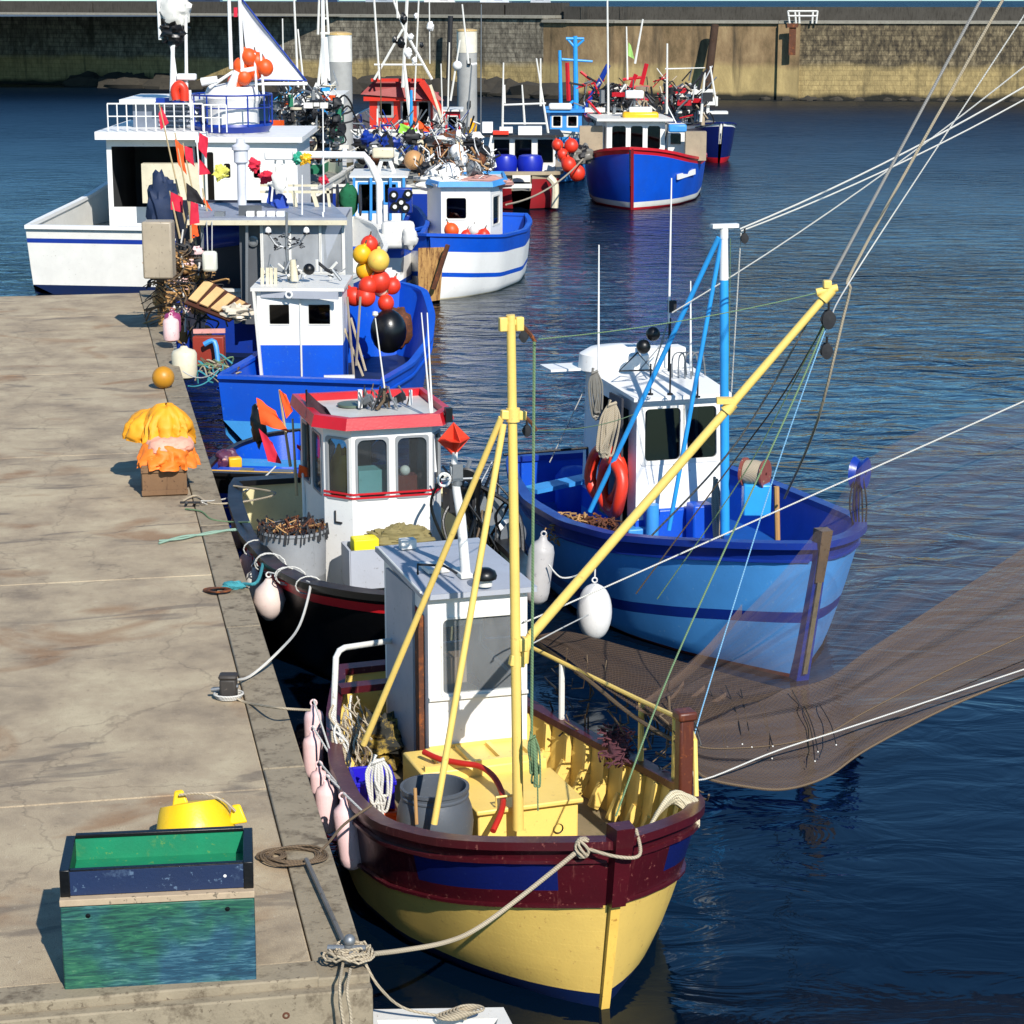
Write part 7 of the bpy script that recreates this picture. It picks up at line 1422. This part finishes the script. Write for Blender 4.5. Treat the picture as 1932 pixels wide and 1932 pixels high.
MB().tube([at(578, 1622, z=PZ + .06), at(658, 1798, z=PZ + .06)], .02, 8).thing('iron_bar', 'long grey iron bar lying along the timber kerb of the pier', 'bar', paint('grey_iron', '#77736e', amt=.4, dirt='#4a3a2c', rough=.5, metal=.3))
mb = MB()
for k in range(6):
    rr2 = .17 + .018 * k; ctr = at(555, 1614, z=PZ + .02 + .012 * (k % 3)); mb.tube([ctr + Vector((rr2 * math.cos(t) * 1.05, rr2 * math.sin(t) * .8, .01 * math.sin(t * 3 + k))) for t in [i * PI / 14 for i in range(28)]], .009, 6, closed=True)
for k in range(3):
    ctr = at(512, 1614, z=PZ + .03); rr2 = .07 + .015 * k; mb.tube([ctr + Vector((rr2 * math.cos(t) * 1.2, rr2 * math.sin(t), 0)) for t in [i * PI / 10 for i in range(20)]], .009, 6, closed=True)
mb.tube(spline([at(598, 1612, z=PZ + .03), at(620, 1590, z=PZ + .06), at(650, 1555, Y=17.2), at(700, 1520, Y=17.5)], 6), .012, 6)
mb.thing('rope_coil', 'flat brown rope coil on the pier near the iron bar', 'rope', M_ROPEB)
# rope lying on pier further up
MB().tube(spline([at(345, 945, z=PZ + .02), at(370, 935, z=PZ + .05), at(400, 950, z=PZ + .02), at(470, 945, z=PZ + .06), at(520, 930, Y=29), B.W(*B.gun(.95, -1, 0, .05))], 6), .014, 6).thing('mooring_rope', 'grey mooring rope from the pier to the stern of the black boat', 'mooring rope', M_ROPE)
MB().tube(spline([at(300, 1025, z=PZ + .02), at(345, 1012, z=PZ + .03), at(390, 1008, z=PZ + .02), at(430, 1000, z=PZ + .03), at(458, 998, z=PZ + .03)], 6), .016, 6).tube(spline([at(300, 1020, z=PZ + .03), at(345, 1016, z=PZ + .03), at(400, 1003, z=PZ + .02), at(458, 1000, z=PZ + .04)], 6), .012, 6).thing('mooring_rope', 'pale green twisted rope lying across the pier', 'mooring rope', rope_mat('rope_palegreen', '#8fae9a'))
MB().tube(spline([at(350, 960, z=PZ + .02), at(380, 965, z=PZ + .03), at(400, 980, z=PZ + .02), at(440, 985, z=PZ + .03), at(470, 985, Y=27.5)], 6), .012, 6).thing('mooring_rope', 'short green grey rope looping beside the pier cleat', 'mooring rope', M_ROPEG)
mb = MB()
for k in range(4):
    ctr = at(405, 1113, z=PZ + .02 + .01 * k); mb.tube([ctr + Vector((.13 * math.cos(t) + .02 * k, .1 * math.sin(t), 0)) for t in [i * PI / 10 for i in range(20)]], .011, 6, closed=True)
mb.thing('rusty_chain_ring', 'rusty brown ring and rope loops on an orange rust stain on the pier', 'ring', M_RUST)
mb = MB(); mb.heap(at(440, 1105, z=PZ + .05), (.12, .06, .05), .5, 14, seed=2); mb.tube(spline([at(425, 1110, z=PZ + .04), at(455, 1102, z=PZ + .05), at(485, 1098, z=PZ + .1), B.W(*B.gun(.42, -1))], 6), .02, 8)
mb.thing('teal_rope', 'teal knotted rope tying the rusty ring to the black boat', 'mooring rope', M_TEAL)
mb = MB().tube([at(340, 948, z=PZ + .07), at(378, 948, z=PZ + .08)], .016, 8).tube([at(352, 950, z=PZ), at(352, 948, z=PZ + .08)], .02, 8).tube([at(368, 950, z=PZ), at(368, 948, z=PZ + .08)], .02, 8)
mb.thing('mooring_cleat', 'small black iron cleat with grey rope on the pier by the black boat', 'cleat', M_DARK)
# stains as thin sheets are part of the slab material; yellow bags on a wooden crate
cy = at(322, 935, z=PZ); WC = .5
wc = empty('wooden_crate', (cy.x - .12, cy.y + .2, PZ), 'weathered brown wooden crate under the yellow and orange bags', 'crate', None, pa)
MB().box((0, 0, .22), (.62, .5, .44)).build('box', paint('crate_brown', '#7a5c40', amt=.6, dirt='#4a3424', rough=.85), wc, bevel=.01)
for zz in (.06, .38): MB().box((0, -.262, zz), (.64, .02, .07)).build('batten', paint('crate_brown', '#7a5c40'), wc)
bp0 = at(325, 850, z=PZ + .6)
M_BAGY = paint('yellow_bag', '#efa21c', amt=.2, dirt='#c87818', rough=.6, streak=False, bump=.5, fine=12); M_BAGO = paint('orange_bag', '#f07e20', amt=.25, dirt='#d8a060', rough=.6, streak=False, fine=12)
drape(MB(), at(318, 868, z=PZ + .45), [(.02, .26), (.26, .25), (.33, .18), (.38, .05), (.4, -.06)], 13, .16, seed=3).thing('orange_bag', 'crumpled orange plastic bag spread over the wooden crate', 'bag', M_BAGO)
drape(MB(), at(318, 845, z=PZ + .62), [(.02, .17), (.2, .17), (.29, .13), (.33, .05), (.33, 0), (.29, -.05)], 7, .06, seed=5).thing('pink_net_bag', 'flat faded pink roll between the yellow and orange bags', 'bag', paint('salmon', '#e8a890', amt=.3, rough=.6, streak=False))
drape(drape(MB(), at(316, 830, z=PZ + .68), [(.02, .52), (.14, .5), (.24, .4), (.31, .26), (.34, .13), (.37, .02), (.34, -.02)], 11, .26, seed=6), at(286, 818, z=PZ + .72), [(.02, .36), (.16, .34), (.28, .26), (.33, .18), (.36, .02), (.33, -.04)], 8, .24, seed=9).thing('yellow_bag', 'bulging bright yellow oilskin bag on top of the pile at left', 'bag', M_BAGY)
MB().ball(at(308, 712, z=PZ + .2), (.2, .2, .2), 24).thing('ochre_float', 'round ochre float lying on the pier behind the yellow bag', 'float', paint('ochre', '#c0851c', amt=.3, streak=False))
# mooring lines of D and skiff
MB().tube(sagline(at(345, 700, z=PZ + .05), at(415, 695, Y=39), .15), .012, 6).thing('mooring_rope', 'thin line from the pier to the left quarter of the cobalt boat', 'mooring rope', M_ROPEW)
MB().tube(sagline(at(355, 728, z=PZ + .03), at(412, 700, Y=39), .1), .012, 6).thing('mooring_rope', 'second thin line under the first at the cobalt boat, nearer the camera', 'mooring rope', M_TEAL)
MB().tube(sagline(at(520, 880, Y=31), at(380, 945, z=PZ + .08), .15), .011, 6).thing('mooring_rope', 'white line from the small skiff down to the black cleat', 'mooring rope', M_ROPEW)
MB().tube(sagline(at(508, 893, Y=31), at(382, 948, z=PZ + .07), .25), .011, 6).thing('mooring_rope', 'lower slack white line from the skiff to the black cleat', 'mooring rope', M_ROPEW)
MB().tube(sagline(at(1100, 300, Y=81.5), at(955, 386, Y=66), .3), .03, 6).thing('mooring_rope', 'long thin line from the blue and red boat across the maroon hull', 'mooring rope', M_ROPE)
# orange and red marker flags at boat B's stern
dan(548, 880, 527, 735, 29.5, [(((492, 800, 0), (545, 815, -.1), (520, 775, .1), (484, 750, 0)), M_FABO, 11), (((540, 790, 0), (553, 775, 0), (540, 745, 0), (527, 735, 0)), M_FABO, 12)], 'marker flag pole with two pointed orange flags beside the white wheelhouse')
dan(560, 935, 552, 790, 29.0, [(((505, 870, 0), (530, 875, .1), (515, 835, 0), (488, 808, 0)), M_FABR, 13)], 'marker pole with a drooping dark pink flag below the orange flags')
dan(572, 960, 568, 840, 28.6, [(((560, 845, 0), (615, 885, .1), (600, 862, 0), (560, 838, 0)), M_FABR, 14)], 'marker pole with a thin red flag streaming at the wheelhouse corner')
dan(575, 975, 570, 870, 28.3, [(((562, 900, 0), (612, 912, .1), (598, 890, 0), (564, 876, 0)), M_FABO, 15)], 'white marker pole with a low orange flag just above the grey tub', M_WHITE)
cloth([at(576, 788, Y=27.5), at(640, 802, Y=27.3), at(615, 770, Y=27.5), at(580, 740, Y=27.8)], 8, .1, 16).thing('dark_flag', 'dark brown red flag draped over the corner of the red roof rim', 'flag', paint('dark_flag_cloth', '#3c2228', rough=.8, streak=False))
MB().tube([at(578, 735, Y=27.9), at(584, 900, Y=27.9)], .016, 6).thing('flag_staff', 'thin black staff carrying the dark brown flag at the red roof', 'pole', M_BLACK)
MB().heap(at(488, 800, Y=30), (.1, .1, .28), .4, 12, seed=5).thing('black_lamp', 'black marker lamp on a pole left of the orange flags', 'lamp', M_BLACK)
# small dinghy at the bottom edge
Di = Boat('dinghy', 'pale grey dinghy with rope on its stern at the bottom edge', -.45, 11.9, 2, cat='dinghy')
Di.hull(2.95, [(0, .05, .03, .62), (.15, .4, .25, .6), (.5, .62, .5, .56), (1, .5, .42, .56)], [('g', 0), ('g', -.15), ('w', -.2)], [M_GREYW, M_GREYW], rake=.2, deck=.2, cap=(.14, .05), capmat=M_WHITE2, n=16)
mb = MB(); ctr = at(880, 1922, z=.62)
for k in range(7): mb.tube([ctr + Vector((-.12 + .025 * k + .1 * math.cos(t), .06 * math.sin(t), .02 + .01 * k)) for t in [i * PI / 9 for i in range(18)]], .009, 6, closed=True)
mb.tube(spline([cc_ + Vector((.1, -.05, .05)), at(715, 1862, Y=14.5), at(770, 1905, Y=14.7), ctr], 8), .011, 6)
mb.thing('mooring_rope', 'dark rope running from the pier corner down to the dinghy stern', 'mooring rope', M_ROPE)
# ================================================================ RIGGING LINES AND THE HANGING NET
def line(P, r, label, mat=M_ROPE, name='rigging_line', sag=0, cat='rope'):
    P = [at(x, y, Y=Y) for x, y, Y in P]
    pts = sagline(P[0], P[-1], sag) if len(P) == 2 else spline(P, 6)
    return MB().tube(pts, r * .68, 6).thing(name, label, cat, mat)
M_CAB = rope_mat('steel_cable', '#8f8c86')
line([(1396, 432, 26), (2150, 28, 27)], .016, 'upper of the two parallel cables leading right from the white topped mast', M_ROPEW, sag=.15)
line([(1398, 436, 26), (2150, 60, 27)], .014, 'lower of the two parallel cables leading right from the white topped mast', M_ROPEW, sag=.15)
line([(1268, 590, 28), (2150, -55, 27)], .014, 'cable from the roof antenna passing behind the sky blue mast to the right edge', M_ROPEW, sag=.2)
line([(1398, 440, 26), (1380, 740, 26.6)], .013, 'vertical halyard just right of the sky blue mast', M_ROPEW)
line([(1378, 450, 26), (1375, 735, 26.5)], .008, 'thin pale green halyard against the sky blue mast', M_ROPEG)
line([(1556, 548, 18.6), (1640, 392, 18.9), (2000, -280, 20)], .02, 'thick cable rising from the yellow boom end to the upper right', M_CAB)
line([(1556, 548, 18.7), (1395, 828, 19.8), (1230, 1010, 21)], .015, 'grey stay running down from the boom end behind the yellow boom', M_CAB)
line([(2050, -280, 22), (1637, 455, 22), (1601, 560, 22), (1542, 795, 22.6), (1480, 940, 26)], .022, 'thick frayed cable from the upper right down to the wooden stake', M_ROPE)
line([(2050, -150, 21), (1636, 480, 21), (1567, 598, 18.7)], .01, 'thin line from the boom end block to the upper right edge', M_ROPEW)
line([(1562, 600, 18.6), (1480, 740, 19.5), (1400, 850, 21), (1200, 1120, 22)], .011, 'brown line slanting from the boom end down behind the white wheelhouse', M_ROPEB)
line([(1560, 605, 18.6), (1514, 717, 18.4), (1440, 880, 18), (1268, 1259, 17.2), (1162, 1540, 16.6)], .012, 'long green line from the boom end down to the foredeck of the yellow boat', M_ROPEG)
line([(1562, 610, 18.6), (1523, 717, 18.5), (1450, 930, 18.4), (1345, 1270, 18.1), (1306, 1400, 17.9)], .009, 'thin light blue line from the boom end down to the rusty bow post', rope_mat('rope_lightblue', '#7fb4d8'))
line([(1556, 605, 18.6), (1500, 717, 19), (1400, 900, 19.5), (1240, 1130, 20)], .008, 'thin grey green line next to the light blue one above the blue hull', M_ROPEG)
line([(990, 1172, 19), (1110, 1122, 19.4), (2150, 660, 20)], .0115, 'white rope crossing the blue hull from the yellow mast to the right edge', M_ROPEW)
line([(1015, 640, 17.9), (1560, 548, 18.6)], .007, 'faint green line between the yellow masthead and the yellow boom end', M_ROPEG, sag=.05)
line([(1015, 812, 18), (1195, 782, 24)], .007, 'faint line from the yellow mast block to the white wheelhouse', M_ROPEG, sag=.05)
line([(1104, 732, 29.5), (1037, 872, 29.8)], .012, 'white stay from the roof wing down to the stern of the light blue boat', M_ROPEW)
line([(985, 1225, 18.6), (1060, 1185, 20), (1110, 1160, 22)], .01, 'short grey line beside the heel of the yellow boom', M_ROPEW)
line([(1035, 1065, 24), (1060, 1090, 24), (1100, 1080, 24.3), (1130, 1050, 25)], .015, 'slack grey hose looping between the black boat and the blue bow', M_ROPEW)
for i, (px, Yq) in enumerate(((1560, 18.6), (1403, 26))): pass
block(at(1405, 438, Y=26), 1.0, 'small rope block at the right tip of the white crosshead')
line([(1306, 1455, 17.7), (1330, 1470, 17.8), (1470, 1415, 18.3), (1640, 1360, 18.8), (2150, 1190, 20)], .0105, 'white and red headline rope along the lower edge of the brown net', M_ROPEW)
M_TWINE = paint('net_twine', '#584638', amt=.2, rough=.9)
NB = '#766558'
netr = empty('hanging_net', at(1450, 1480, Y=18.3), 'translucent brown fishing net hanging from the rigging across the blue bow', 'fishing net')
def surf(curves, mat, name, nu=60, nv=16, amp=.05, seed=0):
    """loft through curves given as [(px, py, Y)...]; folds ride on the sheet"""
    C = [spline([at(x, y, Y=Y) for x, y, Y in cv], 12) for cv in curves]
    def samp(cv, u): k = u * (len(cv) - 1); i = min(int(k), len(cv) - 2); return cv[i].lerp(cv[i + 1], k - i)
    rows = []
    for j in range(nv + 1):
        en = math.sin(PI * j / nv); v = j / nv * (len(C) - 1); a = min(int(v), len(C) - 2); f = v - a; row = []
        for i in range(nu + 1):
            u = i / nu; p = samp(C[a], u).lerp(samp(C[a + 1], u), f)
            row.append(p + en * Vector((0, amp * math.sin(v * 11 + u * 3 + seed) + amp * 1.6 * mnoise.noise(Vector((u * 2, v * 5, seed))), amp * .4 * math.sin(v * 9 + seed))))
        rows.append(row)
    # the twine itself: a diamond mesh following the same sheet
    if name != 'net_veil':
        K = 3; mb = MB(); H_ = len(rows) - 1; Wn = len(rows[0]) - 1
        def P(u, v): i = min(int(u), Wn - 1); j = min(int(v), H_ - 1); f, g = u - i, v - j; return rows[j][i].lerp(rows[j][i + 1], f).lerp(rows[j + 1][i].lerp(rows[j + 1][i + 1], f), g) + Vector((0, -.004, 0))
        for s_ in range(-H_ * 2, Wn + H_ * 2):
            for dr in (1, -1):
                pts = []
                for k in range(H_ + 1):
                    u = s_ + dr * k * .9
                    if 0 <= u <= Wn: pts.append(P(u, k))
                if len(pts) > 2: mb.tube(pts, .0016, 3, cap=False)
        mb.build('net_twine', M_TWINE, netr, world=True)
    mb = MB().grid(rows, uv=True); return mb.build(name, mat, netr, world=True)
bot = [(1302, 1440, 17.8), (1330, 1468, 17.9), (1400, 1484, 18.1), (1480, 1490, 18.3), (1560, 1466, 18.6), (1640, 1412, 18.9), (1800, 1330, 19.5), (2000, 1250, 20)]
mid1 = [(1270, 1380, 18.2), (1320, 1410, 18.2), (1400, 1412, 18.4), (1480, 1404, 18.7), (1560, 1385, 19), (1640, 1340, 19.2), (1800, 1260, 19.8), (2000, 1170, 20.4)]
mid2 = [(1200, 1335, 18.9), (1270, 1345, 18.9), (1380, 1325, 19.1), (1480, 1300, 19.3), (1560, 1280, 19.5), (1640, 1225, 19.7), (1800, 1120, 20.2), (2000, 990, 20.8)]
fold = [(1200, 1332, 19.0), (1260, 1285, 19.3), (1330, 1222, 19.8), (1400, 1160, 20.2), (1480, 1075, 20.6), (1560, 975, 21), (1640, 865, 21.2), (1800, 790, 21.4), (2000, 750, 21.6)]
surf([bot, mid1], net_mat('net_dense', '#6e6055', .64), 'net_belly', seed=1)
surf([mid1, mid2], net_mat('net_thick', NB, .62), 'net_band', seed=2)
surf([mid2, fold], net_mat('net_veil', '#86746a', .2), 'net_veil', seed=3, amp=.08)
surf([[(1008, 1205, 20.9), (1060, 1235, 20.3), (1130, 1290, 19.6), (1200, 1336, 18.9), (1272, 1382, 18.2)], [(1010, 1200, 21), (1075, 1192, 21), (1200, 1225, 20.6), (1330, 1260, 20), (1480, 1300, 19.3)]], net_mat('net_wing', '#665648', .58), 'net_wing', seed=4)
# gathered folds
for i, (a_, b_) in enumerate((((1200, 1335, 18.85), (1400, 1150, 20.1)), ((1205, 1337, 18.85), (1290, 1290, 19.2)), ((1205, 1340, 18.8), (1330, 1298, 19.2)), ((1215, 1345, 18.8), (1370, 1312, 19.0)))):
    pa_, pb_ = at(*a_[:2], Y=a_[2]), at(*b_[:2], Y=b_[2]); wv = Vector((.0, 0, .07 if i else .12)); n = 10; rows = [[], [], []]
    for k in range(n + 1):
        t = k / n; p = pa_.lerp(pb_, t) - Vector((0, 0, .12 * math.sin(PI * t))); wd = (.1 + .9 * t * (1.4 - t))
        rows[0].append(p - wv * wd); rows[1].append(p + Vector((0, -.04 * wd, 0))); rows[2].append(p + wv * wd)
    MB().grid(rows, uv=True).build('gathered_fold', net_mat('net_fold', '#8d7462', .4), netr, world=True)
# dark lacing from the rail to the net
mb = MB(); rnd = random.Random(77)
MBL = [(1012, 1212, 20.9), (1100, 1275, 19.9), (1180, 1340, 19.1), (1240, 1380, 18.5), (1290, 1405, 18.1)]
mb.tube(spline([at(x, y, Y=Y) for x, y, Y in MBL], 6), .02, 6)
mb.build('foot_rope', M_ROPEB, netr, world=True)
for i in range(6):
    t = i / 5; p = at(1015 + 255 * t, 1245 + 165 * t, Y=20.6 - 2.4 * t); q_ = A.W(*A.gun(.72 - .5 * t, 1, .02, .62))
mb = MB()
for i in range(70):
    t = rnd.random(); p = A.W(*A.gun(.2 + .5 * t, 1, 0, rnd.uniform(.0, .6))); r_ = p + Vector((rnd.uniform(-.18, .18), rnd.uniform(-.3, .3), rnd.uniform(-.25, .2))); mb.tube([p, (p + r_) / 2 + Vector((.05, 0, -.05)), r_], rnd.choice((.006, .01)), 5, rnd.choice((0, 0, 1)))
mb.thing('dark_netting', 'dark netting and lines bundled along the right guard rail of the yellow boat', 'fishing net', [M_DARK, M_ROPEB], kind='stuff')
tangle(MB().heap(A.W(*A.gun(.5, 1, .0, .06)), (.09, .45, .06), .2, 16, seed=2), A.W(*A.gun(.5, 1, .0, .04)), (.12, .5, .12), 90, (.006, .01), (0,), 3, .12).thing('net_roll', 'purple brown net roll lying on the right rail of the yellow boat', 'fishing net', paint('purple_net', '#5a3038', amt=.6, rough=.9, streak=False))

for i_, cv in enumerate((bot, mid1)):
    MB().tube(spline([at(x, y - 1, Y=Y - .01) for x, y, Y in cv], 8), .007 if i_ else .012, 5).build('edge_line', M_ROPEB, netr, world=True)
rnd = random.Random(19)
for i_ in range(9):
    x = rnd.uniform(1330, 1630); y0_ = rnd.uniform(1290, 1330); y1_ = rnd.uniform(1395, 1440)
    MB().tube(spline([at(x - rnd.uniform(0, 40), y0_, Y=19.2), at(x, (y0_ + y1_) / 2, Y=18.9), at(x + 10, y1_, Y=18.5)], 5), .005, 4).build('net_line', M_DARK, netr, world=True)
    MB().ball(at(x + 10, y1_, Y=18.45), .008, 8).build('cork', M_WHITE2, netr, world=True)
